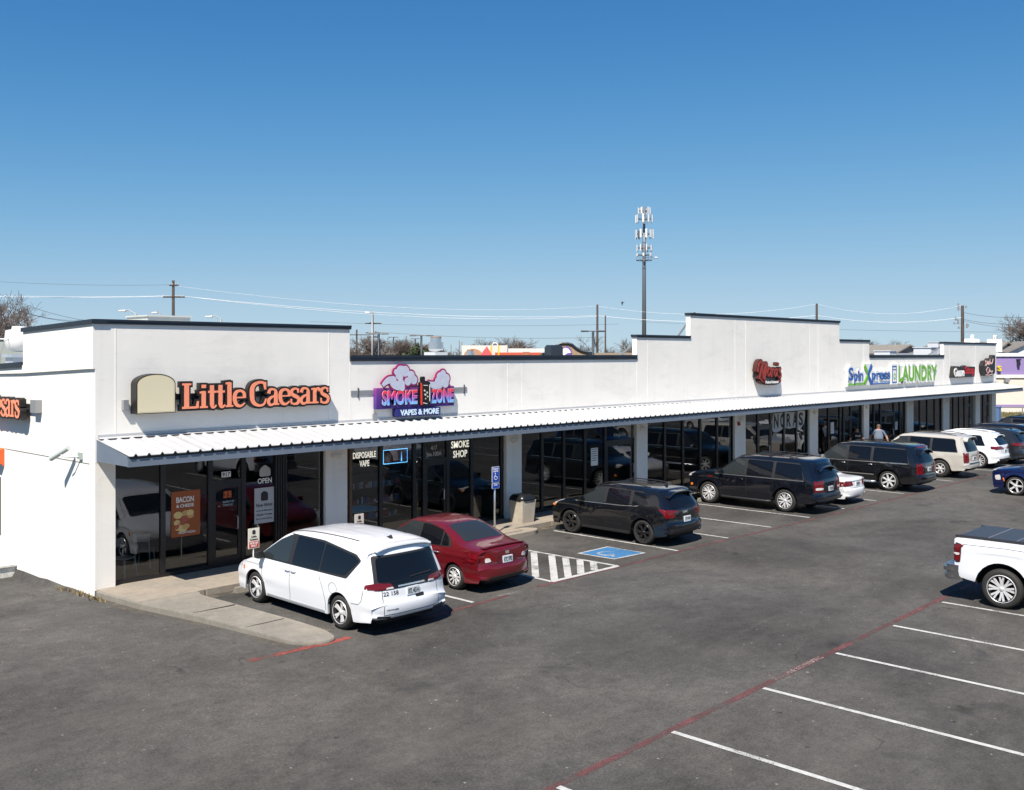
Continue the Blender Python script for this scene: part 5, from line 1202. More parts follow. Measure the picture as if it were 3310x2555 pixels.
ne = thing('neon_sign', 'lit blue neon frame with a glowing letter N behind the vape shop window', 'neon sign', (18.55, YG+.05, 2.25))
M_NEON = mat('blue neon', (.1,.4,.9), .4, emit=((.15,.55,1.0), 1.6))
mb = MB(); mb.tube([(18.12,YG+.05,2.30),(19.02,YG+.05,2.30),(19.02,YG+.05,2.70),(18.12,YG+.05,2.70),(18.12,YG+.05,2.30)], .012, 6); mb.build('tube_frame', M_NEON, ne)
MB().tube([(18.80,YG+.05,2.34),(18.80,YG+.05,2.64),(18.94,YG+.05,2.34),(18.94,YG+.05,2.64)], .018, 6).build('tube_letter', M_NEON, ne)
MB().box((18.14,YG+.07,2.32),(19.0,YG+.09,2.68)).build('backboard', mat('maroon board', (.16,.012,.02), .5), ne)
# stock on shelves inside the vape shop
sh = thing('display_shelf', 'shelves of small bottles dimly seen behind the vape shop glass', 'shelf', (18.0, YG+.5, .13))
for z in (.7, 1.15, 1.6, 2.0): MB().box((17.0,YG+.45,z-.02),(19.1,YG+.75,z)).build('shelf_board', mat('shelf board', (.2,.2,.2), .5), sh)
bcols = [mat('bottle '+n, c, .3) for n, c in (('white',(.7,.72,.75)),('blue',(.05,.15,.5)),('red',(.5,.04,.05)),('teal',(.05,.35,.38)))]
for z in (.7, 1.15, 1.6):
    for k in range(26):
        x = 17.04+k*.078; MB().box((x, YG+.47, z), (x+.045, YG+.52, z+random.uniform(.10,.2))).build('bottle', random.choice(bcols), sh)
# restaurant window graphic
ng = thing('window_graphic', 'large white banner graphic with five black letters on the restaurant glass', 'window decal', (41.6, YS, 2.1))
MB().prism(rpoly([(40.55,1.98),(40.9,1.90),(41.35,1.98),(41.6,2.12),(42.1,2.02),(42.6,2.06),(43.0,1.98),(43.3,1.96),(43.66,2.4),(43.72,2.80),(43.2,2.84),(42.5,2.78),(41.6,2.82),(40.6,2.78)], .15), fn_f, YS-.004, YS).build('banner', mat('banner grey', (.52,.52,.52), .6), ng)
for k, ch in enumerate('NORAS'):
    x = 40.70+k*.585; text_mb(ch, x, x+.42, 2.12, 2.74, YS-.009, .004, bold=.03).build('letter', M_INK, ng)
for x0, x1, z0, z1, lab in ((27.56,27.95,1.48,2.12,'white notice sheets taped to the glass beside the second column'),(46.35,46.7,1.55,2.1,'white notice sheet on the glass behind the man in black'),(54.15,54.45,1.3,1.75,'white notice sheet on the laundry door')):
    o = MB().box((x0,YS-.003,z0),(x1,YS,z1)).build('notice_sheet', M_WHITE); tag(o, lab, 'notice'); rebase(o, ((x0+x1)/2, YS, z0))
    mb = MB()
    for k in range(6): mb.box((x0+.03,YS-.005,z1-.06-k*.08),(x1-.03-.02*(k % 3),YS-.0032,z1-.035-k*.08))
    mb.build('printed_lines', mat('print grey', (.12,.13,.17), .7), o)

# two metal chairs inside the corner shop
ch0 = None
for (x_, y_, rz_, lab) in ((10.75, 23.3, .4, 'white metal cafe chair just inside the corner window'), (11.55, 23.9, 2.4, 'white metal cafe chair behind the food poster')):
    if ch0 is None:
        c_ = thing('cafe_chair', lab, 'chair', (x_, y_, .13), 'chairs inside the pizza shop'); ch0 = c_; W_ = mat('white chair metal', (.75,.75,.73), .4)
        MB().prism(rpoly([(-.2,-.2),(.2,-.2),(.2,.2),(-.2,.2)], .05), lambda a, b, d: (a, b, d), .43, .46).build('seat', W_, c_, local=True)
        for sx_, sy_ in ((-1,-1),(1,-1),(-1,1),(1,1)): MB().tube([(sx_*.17,sy_*.17,.43),(sx_*.21,sy_*.21,0)], .018, 6).build('leg', W_, c_, local=True)
        for sx_ in (-1,1): MB().tube([(sx_*.18,.19,.44),(sx_*.18,.25,.88)], .016, 6).build('back_post', W_, c_, local=True)
        MB().box((-.2,.235,.68),(.2,.26,.88)).build('backrest', W_, c_, local=True)
    else: c_ = copy_tree(ch0); c_['label'] = lab; c_.location = (x_, y_, .13)
    c_.rotation_euler = (0, 0, rz_)
# ------------------------------------------------------------------ things on the sidewalk
# accessible-parking sign
base = PY(1599, 1700, 20.72)
px, py = base.x, 20.72
pt = thing('parking_sign', 'blue wheelchair reserved parking sign on a thin steel post', 'sign', (px, py, 0))
ztop = PY(1599, 1380+268/2.08, py).z; zmid = PY(1599, 1380+375/2.08, py).z; zlow = PY(1599, 1380+415/2.08, py).z
MB().tube([(px, py, 0), (px, py, ztop-.05)], .03, 10).build('post', M_GALV, pt, True)
M_SB = mat('sign face blue', (.02,.07,.42), .4)
def blue_plate(z0, z1, nm):
    w = .155; MB().prism(rpoly([(px-w,z0),(px+w,z0),(px+w,z1),(px-w,z1)], .03), fn_f, py-.044, py-.036).build(nm+'_border', M_WHITE, pt)
    MB().prism(rpoly([(px-w+.012,z0+.012),(px+w-.012,z0+.012),(px+w-.012,z1-.012),(px-w+.012,z1-.012)], .025), fn_f, py-.0475, py-.0441).build(nm, M_SB, pt)
blue_plate(zmid+.01, ztop, 'plate'); blue_plate(zlow, zmid-.015, 'lower_plate')
text_mb('RESERVED\nPARKING', px-.11, px+.11, ztop-.16, ztop-.04, py-.051, .003, bold=.02).build('plate_words', M_WHITE, pt)
zc = (zmid+ztop)/2-.06
mb = MB(); stroke(mb, [(px-.02,zc+.07),(px-.02,zc),(px+.05,zc),(px+.07,zc-.06)], .022, py-.0505, .002, 0, 1); stroke(mb, [(px-.04,zc+.03),(px-.08,zc-.03),(px-.03,zc-.09),(px+.04,zc-.07)], .02, py-.0525, .002); mb.prism([(px-.02+.022*math.cos(t),zc+.10+.022*math.sin(t)) for t in [k*math.pi/5 for k in range(10)]], fn_f, py-.0505, py-.0485); mb.build('wheelchair_symbol', M_WHITE, pt)
text_mb('FINE', px-.07, px+.07, (zlow+zmid)/2, zmid-.05, py-.051, .003, bold=.02).build('lower_words', M_WHITE, pt)
# small pick-up signs of the pizza shop
for k, (u, v0, v1, y, lab) in enumerate(((820, 1708, 1773, 20.72, 'small cream pick-up sign on a stake in front of the minivan hood'), (1161, 1662, 1698, 20.72, 'small cream pick-up sign on a stake in front of the red sedan'))):
    a = PY(u, v0, y); b = PY(u, 1773 if k == 0 else v0+65*.87, y); s = thing('curb_sign', lab, 'sign', (a.x, y, .148)); w = (a.z-b.z)*.31
    MB().box((a.x-w, y-.01, b.z), (a.x+w, y+.01, a.z)).build('board', mat('cream board', (.66,.62,.52), .6), s); MB().box((a.x-w+.02, y-.0145, b.z+.02), (a.x+w-.02, y-.0102, b.z+(a.z-b.z)*.35)).build('red_band', mat('band red', (.52,.05,.04), .5), s)
    MB().tube([(a.x, y+.012, .148), (a.x, y+.012, a.z-.05)], .016, 6).build('post', M_WHITE, s)
    h = a.z-b.z; text_mb('Little\nCaesars', a.x-w*.75, a.x+w*.75, b.z+h*.40, b.z+h*.64, y-.0135, .003, bold=.03).build('words', M_INK, s); text_mb('PICK UP\nONLY', a.x-w*.7, a.x+w*.7, b.z+h*.08, b.z+h*.31, y-.018, .003, bold=.03).build('band_words', M_WHITE, s)
    MB().prism(rpoly([(a.x-w*.3,b.z+h*.7),(a.x+w*.3,b.z+h*.7),(a.x+w*.3,b.z+h*.88),(a.x,b.z+h*.93),(a.x-w*.3,b.z+h*.88)], .02), fn_f, y-.0135, y-.0105).build('emblem', M_INK, s)
# trash can
tx, ty = 22.97, 21.55
tc = thing('trash_can', 'tan pebbled concrete trash can with a black lid, by the column', 'trash can', (tx, ty, .148))
MB().add([(tx-.26,ty-.26,.148),(tx+.26,ty-.26,.148),(tx+.26,ty+.26,.148),(tx-.26,ty+.26,.148),(tx-.31,ty-.31,.86),(tx+.31,ty-.31,.86),(tx+.31,ty+.31,.86),(tx-.31,ty+.31,.86)], [(0,3,2,1),(4,5,6,7),(0,1,5,4),(1,2,6,5),(2,3,7,6),(3,0,4,7)]).build('bin', concrete('pebbled tan concrete', (.50,.45,.37), (.42,.37,.30)), tc)
m = MB(); rows = []
for r, z in ((.33,.85),(.335,.90),(.31,.96),(.25,1.03),(.16,1.05)): rows.append([(tx+r*max(-1,min(1,1.25*math.cos(t))), ty+r*max(-1,min(1,1.25*math.sin(t))), z) for t in [2*math.pi*k/24 for k in range(24)]])
m.grid(rows, close=True); m.add(rows[-1], [range(24)]); m.build('lid', mat('black plastic lid', (.014,.014,.015), .3), tc, True, angle=40)
# security camera and block on the side wall
ca = thing('security_camera', 'small security camera on an arm on the side wall', 'camera', (XF, 23.1, 3.1))
MB().box((XF-.06,22.99,3.06),(XF+.002,23.15,3.22)).tube([(XF-.04,23.08,3.12),(XF-.25,23.3,3.10),(XF-.34,23.4,3.16)], .018, 6).build('arm', mat('camera grey green', (.36,.42,.40), .4), ca)
MB().tube([(XF-.20,23.32,3.32),(XF-.30,23.52,3.20),(XF-.42,23.78,3.05)], .065, 10).build('housing', mat('camera housing', (.45,.50,.48), .35), ca, True, angle=50)
blk = MB().box((9.12, 27.05, -.28), (9.60, 28.3, .02)).box((9.05,27.0,.0),(9.61,28.35,.05)).build('concrete_pad', mat('painted white block', (.60,.60,.56), .8, noise=(9,.35))); tag(blk, 'chipped white painted block at the foot of the side wall', 'concrete pad'); rebase(blk, (9.3, 27.6, -.28))
aw = thing('awning', 'orange awning over the pick-up window on the side wall', 'awning', (XF, 28.6, 2.9))
MB().add([(XF,27.95,2.99),(XF,31.5,2.99),(XF-.35,31.5,2.88),(XF-.35,27.95,2.88),(XF,27.95,2.5),(XF-.35,27.95,2.80),(XF-.35,31.5,2.80),(XF,31.5,2.5)], [(0,3,2,1),(3,5,6,2),(0,4,5,3),(1,2,6,7)]).build('canvas', mat('orange canvas', (.70,.13,.03), .7), aw)
wi = thing('pickup_window', 'dark drive-through window under the orange awning', 'window', (XF, 28.9, .7)); MB().box((XF-.02,28.22,.65),(XF+.02,30.6,2.2)).build('frame', M_BLACK, wi)
# roof equipment
fan = thing('exhaust_fan', 'white mushroom exhaust fan on the roof behind the side parapet', 'exhaust fan', (12.0, 33.5, 4.75)); P = Vector((12.0, 33.5, 0))
MB().lathe([(.0,6.40),(.22,6.40),(.24,6.30),(.42,6.26),(.44,6.02),(.46,5.96),(.40,5.72),(.28,5.60),(.12,5.58)], P, n=28).build('housing', mat('white enamel', (.68,.68,.67), .4), fan, True, angle=35)
MB().box((11.68,33.18,4.75),(12.32,33.82,5.46)).box((11.60,33.10,5.40),(12.40,33.90,5.50)).build('curb', mat('zinc curb', (.42,.47,.53), .4, .3), fan)
MB().tube([(11.3,33.2,4.9),(11.32,33.2,5.5),(11.45,33.25,5.9),(11.62,33.3,6.0)], .012, 5).build('power_cable', M_GREY, fan)
a = AT(419, 1038, 40); b = AT(652, 1038, 40)
hv = thing('rooftop_unit', 'grey air handling unit rising behind the corner parapet', 'air conditioner', ((a.x+b.x)/2, (a.y+b.y)/2+.6, 4.75))
cx_, cy_ = (a.x+b.x)/2, (a.y+b.y)/2+.6; hw = .5*abs(b.x-a.x)
MB().box((cx_-hw*.9, cy_-.9, 4.75), (cx_+hw*.9, cy_+.9, 7.0)).box((cx_-hw*.95, cy_-.95, 7.0),(cx_+hw*.95,cy_+.95,7.06)).build('casing', mat('unit grey', (.50,.52,.50), .5, noise=(2,.08)), hv)
MB().box((cx_-hw*.8, cy_-.915, 5.2),(cx_-hw*.1, cy_-.9,6.8)).build('grille', M_GREY, hv)
def chrome_fan(u, v, dist, w, h, label):
    p = AT(u, v, dist); f = thing('exhaust_fan', label, 'exhaust fan', (p.x, p.y, 4.75)); z = p.z
    MB().lathe([(0,z+.02),(w*.36,z+.02),(w*.37,z-h*.30),(w*.5,z-h*.31),(w*.5,z-h*.82),(w*.38,z-h),(w*.3,z-h*1.08)], (p.x,p.y,0), n=28).build('housing', mat('spun aluminium', (.66,.68,.70), .22, .9), f, True, angle=30)
    MB().lathe([(w*.33,z+.06),(w*.36,z+.06),(w*.365,z-h*.29),(w*.33,z-h*.29)], (p.x,p.y,0), n=28).build('rusty_rim', mat('rusty band', (.24,.17,.14), .7), f, True, angle=30)
    MB().box((p.x-w*.55,p.y-w*.55,4.75),(p.x+w*.55,p.y+w*.55,z-h*1.06)).build('curb', mat('pale curb', (.5,.53,.56), .5), f)
chrome_fan(1409, 1094, 36, .55, .48, 'shiny aluminium exhaust fan with rusty rim on the roof')
chrome_fan(1520, 1136, 34, .30, .22, 'small low aluminium vent behind the coping')
for u, v, d_, w, lab in ((1790, 1116, 40, .36, 'dark angled vent hood on the roof'),):
    p = AT(u, v, d_); o = MB().box((p.x-w, p.y-w*.5, 4.75), (p.x+w, p.y+w*.5, p.z-.10)).add([(p.x-w,p.y-w*.5,p.z-.10),(p.x+w,p.y-w*.5,p.z-.10),(p.x+w,p.y+w*.5,p.z-.1),(p.x-w,p.y+w*.5,p.z-.1),(p.x-w*.9,p.y-w*.3,p.z),(p.x+w*.9,p.y-w*.3,p.z),(p.x+w*.9,p.y+w*.3,p.z),(p.x-w*.9,p.y+w*.3,p.z)], [(4,5,6,7),(0,1,5,4),(1,2,6,5),(2,3,7,6),(3,0,4,7)]).build('vent_hood', M_CAP); tag(o, lab, 'vent'); rebase(o, (p.x, p.y, 4.75))
for u, v, d_, w, lab in ((2862,1136,74,.6,'pale low vent cover on the laundry roof'),(2992,1125,74,.65,'white box unit with a yellow mark on the laundry roof'),(3022,1108,79,.42,'slim white chimney box behind the laundry roof')):
    p = AT(u, v, d_); o = MB().box((p.x-w,p.y-w,4.75),(p.x+w,p.y+w,p.z)).box((p.x-w*1.1,p.y-w*1.1,p.z),(p.x+w*1.1,p.y+w*1.1,p.z+.05)).build('roof_vent', mat('roof unit white', (.6,.62,.65), .5)); tag(o, lab, 'vent'); rebase(o, (p.x, p.y, 4.75))

# ------------------------------------------------------------------ two people by the restaurant
def person(name, label, loc, rz, H, belly, cols, arms, hat=False, word=None):
    bm = bmesh.new(); sk = bm.verts.layers.skin.verify(); k = H/1.8
    def V(x, y, z, r, ry=None):
        v = bm.verts.new((x*k, y*k, z*k)); v[sk].radius = (r*k, (ry or r)*k); return v
    pel = V(0,0,.98,.17+belly*.5,.13+belly*.6); wai = V(0,-.02-belly*.3,1.12,.165+belly,.12+belly); che = V(0,0,1.34,.185+belly*.5,.125+belly*.4); shl = V(0,.01,1.46,.12,.09); nek = V(0,0,1.54,.062); hed = V(0,-.02,1.64,.085,.095); top = V(0,-.015,1.735,.075,.085)
    for a, b in ((pel,wai),(wai,che),(che,shl),(shl,nek),(nek,hed),(hed,top)): bm.edges.new((a,b))
    nose = V(0,-.115,1.635,.014); bm.edges.new((hed, nose))
    for sg in (1,-1):
        s = V(sg*.20,.0,1.43,.075); e = V(sg*(.29+arms),.02,1.16,.052+belly*.1); w = V(sg*(.33+arms*1.3),-.05,.92,.036); h = V(sg*(.335+arms*1.3),-.07,.85,.036,.022)
        for a, b in ((shl,s),(s,e),(e,w),(w,h)): bm.edges.new((a,b))
        for q, (dx, dy, ln) in enumerate(((.030,-.012,.075),(.012,-.02,.09),(-.006,-.02,.092),(-.022,-.012,.08))):
            f1 = V(sg*(.335+arms*1.3)+dx*.8,-.075+dy,.80,.010); f2 = V(sg*(.335+arms*1.3)+dx,-.085+dy,.80-ln*.55,.0085); bm.edges.new((h,f1)); bm.edges.new((f1,f2))
        t1 = V(sg*(.31+arms*1.3),-.10,.84,.011); t2 = V(sg*(.305+arms*1.3),-.115,.80,.009); bm.edges.new((h,t1)); bm.edges.new((t1,t2))
        hp = V(sg*.10,0,.90,.105); kn = V(sg*.12,-.03 if sg > 0 else .02,.50,.068); an = V(sg*.125,.04 if sg > 0 else .08,.10,.046); hl = V(sg*.13,.03 if sg > 0 else .07,.045,.045); to = V(sg*.15,-.15 if sg > 0 else -.10,.035,.035)
        for a, b in ((pel,hp),(hp,kn),(kn,an),(an,hl),(hl,to)): bm.edges.new((a,b))
    pel[sk].use_root = True
    me = bpy.data.meshes.new(name); bm.to_mesh(me); bm.free()
    ob = bpy.data.objects.new('tmp', me); COL.objects.link(ob); ob.modifiers.new('s', 'SKIN').use_smooth_shade = True; sb_ = ob.modifiers.new('d', 'SUBSURF'); sb_.levels = 2; sb_.render_levels = 2
    bpy.context.view_layer.update(); m2 = bpy.data.meshes.new_from_object(ob.evaluated_get(bpy.context.evaluated_depsgraph_get())); bpy.data.objects.remove(ob)
    m2.materials.clear()
    for c in cols: m2.materials.append(c)
    for p in m2.polygons:
        c = p.center/k; p.use_smooth = True; ax = abs(c.x)
        if c.z > 1.505 and ax < .14: i = 0
        elif ax > .215 and c.z < 1.22: i = 0
        elif c.z > .96: i = 1
        elif c.z > .085: i = 2
        else: i = 3
        p.material_index = i
    o = bpy.data.objects.new(name, m2); COL.objects.link(o); o.location = loc; o.rotation_euler = (0,0,rz); tag(o, label, 'person'); ORG[o.name] = Vector((0,0,0))
    hairm = MB(); rows = []
    for j in range(8):
        t = j/7*math.pi*.5; rows.append([((.098*math.cos(t))*math.cos(a)*k, (-.012+.112*math.cos(t)*math.sin(a)+(.012 if math.sin(a) > 0 else 0))*k, (1.675+.105*math.sin(t)-(.06 if math.sin(a) > -.2 else -.005)*math.cos(t))*k) for a in [2*math.pi*q/20 for q in range(20)]])
    hairm.grid(rows, close=True); hairm.build('cap' if hat else 'hair', cols[4], o, True, local=True)
    if hat: MB().prism([(.08*math.cos(a)*k, (-.10-.10*math.sin(a))*k) for a in [q*math.pi/8 for q in range(9)]], lambda a, b, d: (a, b, d), 1.69*k, 1.705*k).build('cap_brim', cols[4], o, local=True)
    for sg in (1,-1): MB().lathe([(0,.004),(.011*k,.002),(.012*k,-.004)], (sg*.033*k, -.108*k, 1.662*k), 'y', 8).build('eye', cols[5], o, True, local=True)
    MB().tube([(-.022*k,-.108*k,1.585*k),(0,-.113*k,1.583*k),(.022*k,-.108*k,1.585*k)], .005*k, 5).build('mouth', mat('lips', (.28,.10,.08), .6), o, local=True)
    for sg in (1,-1): MB().lathe([(0,-.012),(.022*k,-.006),(.024*k,.008),(0,.012)], (sg*.092*k,-.005*k,1.64*k), 'x', 8).build('ear', cols[0], o, True, local=True)
    if word: text_mb(word, -.12*k, .12*k, 1.28*k, 1.36*k, (-.19-belly)*k, .01, bold=.02).build('shirt_print', M_WHITE, o, local=True)
    return o
SK = mat('skin', (.42,.24,.17), .55)
EYE = mat('dark glasses', (.02,.02,.02), .2)
person('person', 'heavyset person in grey blue t-shirt walking on the sidewalk', (48.75, 21.08, .148), R(-58), 1.84, .09, [SK, mat('grey blue cotton', (.125,.16,.22), .85, noise=(12,.1)), mat('dark shorts', (.03,.03,.035), .8), mat('shoe black', (.02,.02,.02), .6), mat('grey brown hair', (.10,.075,.055), .8), EYE], .09)
person('person', 'person in black printed t-shirt and black cap beside a column', (47.2, 21.5, .148), R(-55), 1.78, .02, [SK, mat('black cotton', (.012,.012,.013), .85), mat('black jeans', (.015,.016,.02), .8), MATS['shoe black'], mat('black cap', (.012,.012,.013), .7), EYE], .03, hat=True, word='STAFF')

# dry weeds in the gutter at the corner
rnd = random.Random(9); mb = MB()
for _ in range(110):
    y_ = rnd.uniform(21.6, 24.2); x_ = 9.56-abs(rnd.gauss(0,.06)); z_ = gz(x_, y_); h = rnd.uniform(.03,.13); a = rnd.uniform(0,6.28); w = .02
    mb.add([(x_-w*math.cos(a),y_-w*math.sin(a),z_-.01),(x_+w*math.cos(a),y_+w*math.sin(a),z_-.01),(x_+rnd.uniform(-.07,.04),y_+rnd.uniform(-.06,.06),z_+h)], [(0,1,2)])
tag(mb.build('dry_weeds', mat('dry weeds', (.22,.17,.08), .9, noise=(9,.4))), 'dry weeds along the foot of the side wall', 'weeds', kind='stuff')
# ------------------------------------------------------------------ beyond the mall
M_STEEL = mat('grey monopole steel', (.17,.19,.22), .5, .4); M_PANEL = mat('antenna white', (.66,.67,.68), .5)
def cell_tower():
    b = AT(2082, HZ, 215); t = thing('cell_tower', 'tall grey steel cell tower with white panel antennas', 'cell tower', (b.x, b.y, 0)); x, y = b.x, b.y
    zof = lambda v: CAMH+(HZ-v)/F_PX*215
    MB().tube([(x,y,0),(x,y,zof(850)),(x,y,zof(670))], [.52,.40,.26], 14).build('mast', M_STEEL, t, True)
    def ring(zc, r, n, h, w, tilt=0, boxes=False, seed=0):
        rnd = random.Random(seed)
        MB().tube([(x+r*math.cos(a), y+r*math.sin(a), zc) for a in [2*math.pi*k/18 for k in range(19)]], .05, 5).build('platform_ring', M_STEEL, t)
        for k in range(n):
            a = 2*math.pi*k/n+tilt+rnd.uniform(-.1,.1); px_, py_ = x+r*math.cos(a), y+r*math.sin(a)
            MB().tube([(x,y,zc-.1),(px_,py_,zc)], .04, 4).build('support_arm', M_STEEL, t)
            MB().tube([(px_,py_,zc-h*.6),(px_,py_,zc+h*.6)], .04, 5).build('mount_pipe', M_STEEL, t)
            c, s_ = math.cos(a), math.sin(a); hw = w*rnd.choice((.7,1,1.25))/2; q = MB(); hh = h*rnd.uniform(.85,1.1)
            pts = [(px_+c*.08-s_*hw, py_+s_*.08+c*hw), (px_+c*.08+s_*hw, py_+s_*.08-c*hw), (px_+c*.26+s_*hw, py_+s_*.26-c*hw), (px_+c*.26-s_*hw, py_+s_*.26+c*hw)]
            q.prism(pts, lambda a_, b_, d: (a_, b_, d), zc-hh/2, zc+hh/2); q.build('panel_antenna', M_PANEL, t)
    ring(zof(682), 1.1, 6, 1.5, .35, .3, seed=1); ring(zof(708), 1.65, 9, 1.7, .32, .1, seed=2); ring(zof(757), 1.75, 9, 1.9, .42, .5, seed=3); ring(zof(802), 1.5, 8, 1.4, .34, .2, seed=4); ring(zof(825), 1.6, 6, .6, .5, .6, seed=5)
    MB().tube([(x+1.7*math.cos(a), y+1.7*math.sin(a), zof(842)) for a in [2*math.pi*k/18 for k in range(19)]], .06, 5).build('platform_ring', M_STEEL, t)
    for k in range(6): a = k*math.pi/3; MB().tube([(x,y,zof(842)),(x+1.7*math.cos(a),y+1.7*math.sin(a),zof(842))], .05, 4).tube([(x+1.7*math.cos(a),y+1.7*math.sin(a),zof(842)),(x+1.7*math.cos(a),y+1.7*math.sin(a),zof(826))],.04,4).build('support_arm', M_STEEL, t)
    p = RT*2.6; MB().lathe([(0,.12),(.35,.1),(.42,0),(.38,-.2),(0,-.25)], (x+p.x,y+p.y,zof(833)), 'z', 14).build('dish', M_PANEL, t, True)
    MB().tube([(x,y,zof(833)),(x+p.x,y+p.y,zof(833))], .05, 4).build('support_arm', M_STEEL, t)
cell_tower()
WIRE = {}
def pole(u, vtop, d, label, r=.15, arms=(), m=M_WOOD, base=0):
    p = AT(u, vtop, d); t = thing('utility_pole', label, 'utility pole', (p.x, p.y, base))
    MB().tube([(p.x,p.y,base),(p.x,p.y,p.z)], [r*1.15, r*.8], 9).build('shaft', m, t, True)
    for v, hw, tilt in arms:
        z = CAMH+(HZ-v)/F_PX*d; c = RT*hw
        o = MB().box((-hw,-.06,-.06),(hw,.06,.06)).build('crossarm', m, t, local=True); o.location = (0, -.12, z-base); o.rotation_euler = (0,0,YAW-R(90)+tilt)
        q = MB()
        for s in (-.9,-.35,.35,.9): q.tube([(hw*s,0,.05),(hw*s,0,.2)], .05, 6)
        i = q.build('insulators', mat('porcelain', (.5,.5,.5), .4), o, local=True); i['kind'] = 'stuff'
    return t, p
pA, a_ = pole(560, 907, 87, 'wooden utility pole with crossarms behind the corner shop', arms=((923,.40,0),(961,.95,0)))
pB, b_ = pole(1931, 985, 129, 'bare wooden utility pole rising behind the vape shop roof', .17)
pC, c_ = pole(2640, 982, 127, 'wooden utility pole top seen over the tallest parapet', .18)
pD, d_ = pole(3111, 988, 132, 'brown wooden utility pole with transformer hardware behind the far shops', .24)
for k, (dx, z, dz) in enumerate(((-.55,11.3,1.0),(-.9,10.0,.5),(-.6,9.6,.5),(.6,9.0,.6),(-1.1,9.5,.25),(.75,9.2,.3),(-.5,8.9,.3),(.5,11.7,.25))):
    c = d_+RT*dx; MB().tube([(c.x,c.y,z),(c.x,c.y,z+dz)], .11, 7).tube([(d_.x,d_.y,z),(c.x,c.y,z+dz*.4)], .03, 5).build('transformer' if k == 0 else 'fuse_cutout', M_GREY, pD)
p2_, q_ = pole(1957, 1021, 100, 'thin dark pole beside the bare utility pole', .09)
for u, v, d_k, arms, lab in ((1153,1066,150,((1083,1.6,0),),'distant pole with a single crossarm beside the corner parapet'),(1204,1012,120,((1046,1.0,0),(1077,.9,.3),(1090,.7,0)),'tall street pole with triangle bracket and lamp arm'),
                       (1314,1086,260,((1102,2.6,0),),'distant grey pole with wide crossarm'),(1290,1100,280,((1110,1.4,0),),'distant pole with small triangular arm'),(1485,1102,300,(),'distant pole by the pale fast food wall'),(1493,1106,310,(),'second distant pole by the pale fast food wall'),(1458,1114,330,(),'faint distant pole right of the shiny fan'),(2245,1010,120,(),'pole tip poking above the tallest parapet')):
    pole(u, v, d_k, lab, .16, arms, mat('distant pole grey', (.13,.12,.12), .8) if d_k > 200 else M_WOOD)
def lamp_T(u, v, d, hw, label):
    p = AT(u, v, d); t = thing('light_pole', label, 'lamp post', (p.x, p.y, 0)); MB().tube([(p.x,p.y,0),(p.x,p.y,p.z)], .11, 8).build('post', M_CAP, t, True)
    c = RT*hw; MB().tube([p-c, p, p+c], .05, 6).build('arm', M_CAP, t)
    for s in (-1,1): e = p+c*s; MB().tube([e-RT*.35*1, e+RT*.35], [.10,.08], 6).build('lamp_head', M_CAP, t)
lamp_T(1224, 1079, 95, .62, 'dark twin arm lot lamp beside the tall street pole'); lamp_T(1362, 1085, 105, .9, 'dark twin arm lot lamp over the green tree'); lamp_T(1917, 1071, 90, .75, 'dark twin arm lot lamp beside the bare utility pole'); lamp_T(1272, 1090, 170, .5, 'far small twin lamp between poles'); lamp_T(1342, 1095, 170, .4, 'far small twin lamp over the trees')
def cobra(u0, v0, u1, v1, d, label):
    a = AT(u1, v1, d); b = AT(u0, v0, d); t = thing('street_lamp', label, 'street lamp', (a.x, a.y, 0))
    MB().tube([(a.x,a.y,0),(a.x,a.y,a.z)], .1, 7).build('post', M_GREY, t, True); m = (a+b)/2+Vector((0,0,.25)); MB().tube([a, m, b], .05, 6).build('arm', M_GREY, t)
    MB().tube([b-RT*.3, b+RT*.3], [.08,.12], 6).build('lamp_head', M_WHITE, t)
cobra(395, 1006, 438, 1016, 90, 'street lamp arm left of the utility pole crossarms'); cobra(500, 1012, 518, 1014, 110, 'small street lamp just left of the utility pole'); cobra(675, 1025, 714, 1032, 95, 'street lamp with white head right of the utility pole'); cobra(1188, 1011, 1203, 1014, 119, 'lamp arm atop the tall street pole')
# wires
M_WIRE = mat('bright aluminium wire', (.9,.9,.9), .6); M_WIRE2 = mat('dark wire', (.10,.10,.11), .6)
def wire(pts, r, m, label, sag=.35):
    q = []
    for i in range(len(pts)-1):
        a, b = pts[i], pts[i+1]
        for k in range(10): t = k/10; q.append(a.lerp(b, t)-Vector((0,0,sag*4*t*(1-t))))
    q.append(pts[-1]); c = q[0]; o = MB().tube(q, r, 4, cap=False).build('power_line', m); tag(o, label, 'power line', 'power lines over the mall'); rebase(o, c); return o
def ppx(L_): return [AT(*p) for p in L_]
wire(ppx([(-150,955,85),(540,958,87)]), .013, M_WIRE, 'bright cable strung left from the crossarm pole', .15)
wire(ppx([(-150,952,85),(575,956,87)]), .010, M_WIRE, 'second bright cable strung left from the crossarm pole', .15)
wire(ppx([(575,957,87),(1931,1021,129),(2640,1020,127),(3111,1026,132)]), .021, M_WIRE, 'thick bright cable running pole to pole over the roofs', .8)
wire(ppx([(590,958,87),(1931,1023.5,129)]), .018, M_WIRE, 'lower bright cable of the pair to the bare pole', 1.0)
wire(ppx([(545,922,87),(1931,990,129),(2640,984,127),(3111,987,132)]), .012, M_WIRE, 'upper bright wire running pole top to pole top', 1.2)
wire(ppx([(-100,905,86),(552,921,87)]), .012, M_WIRE2, 'thin wire left of the crossarm pole', .2)
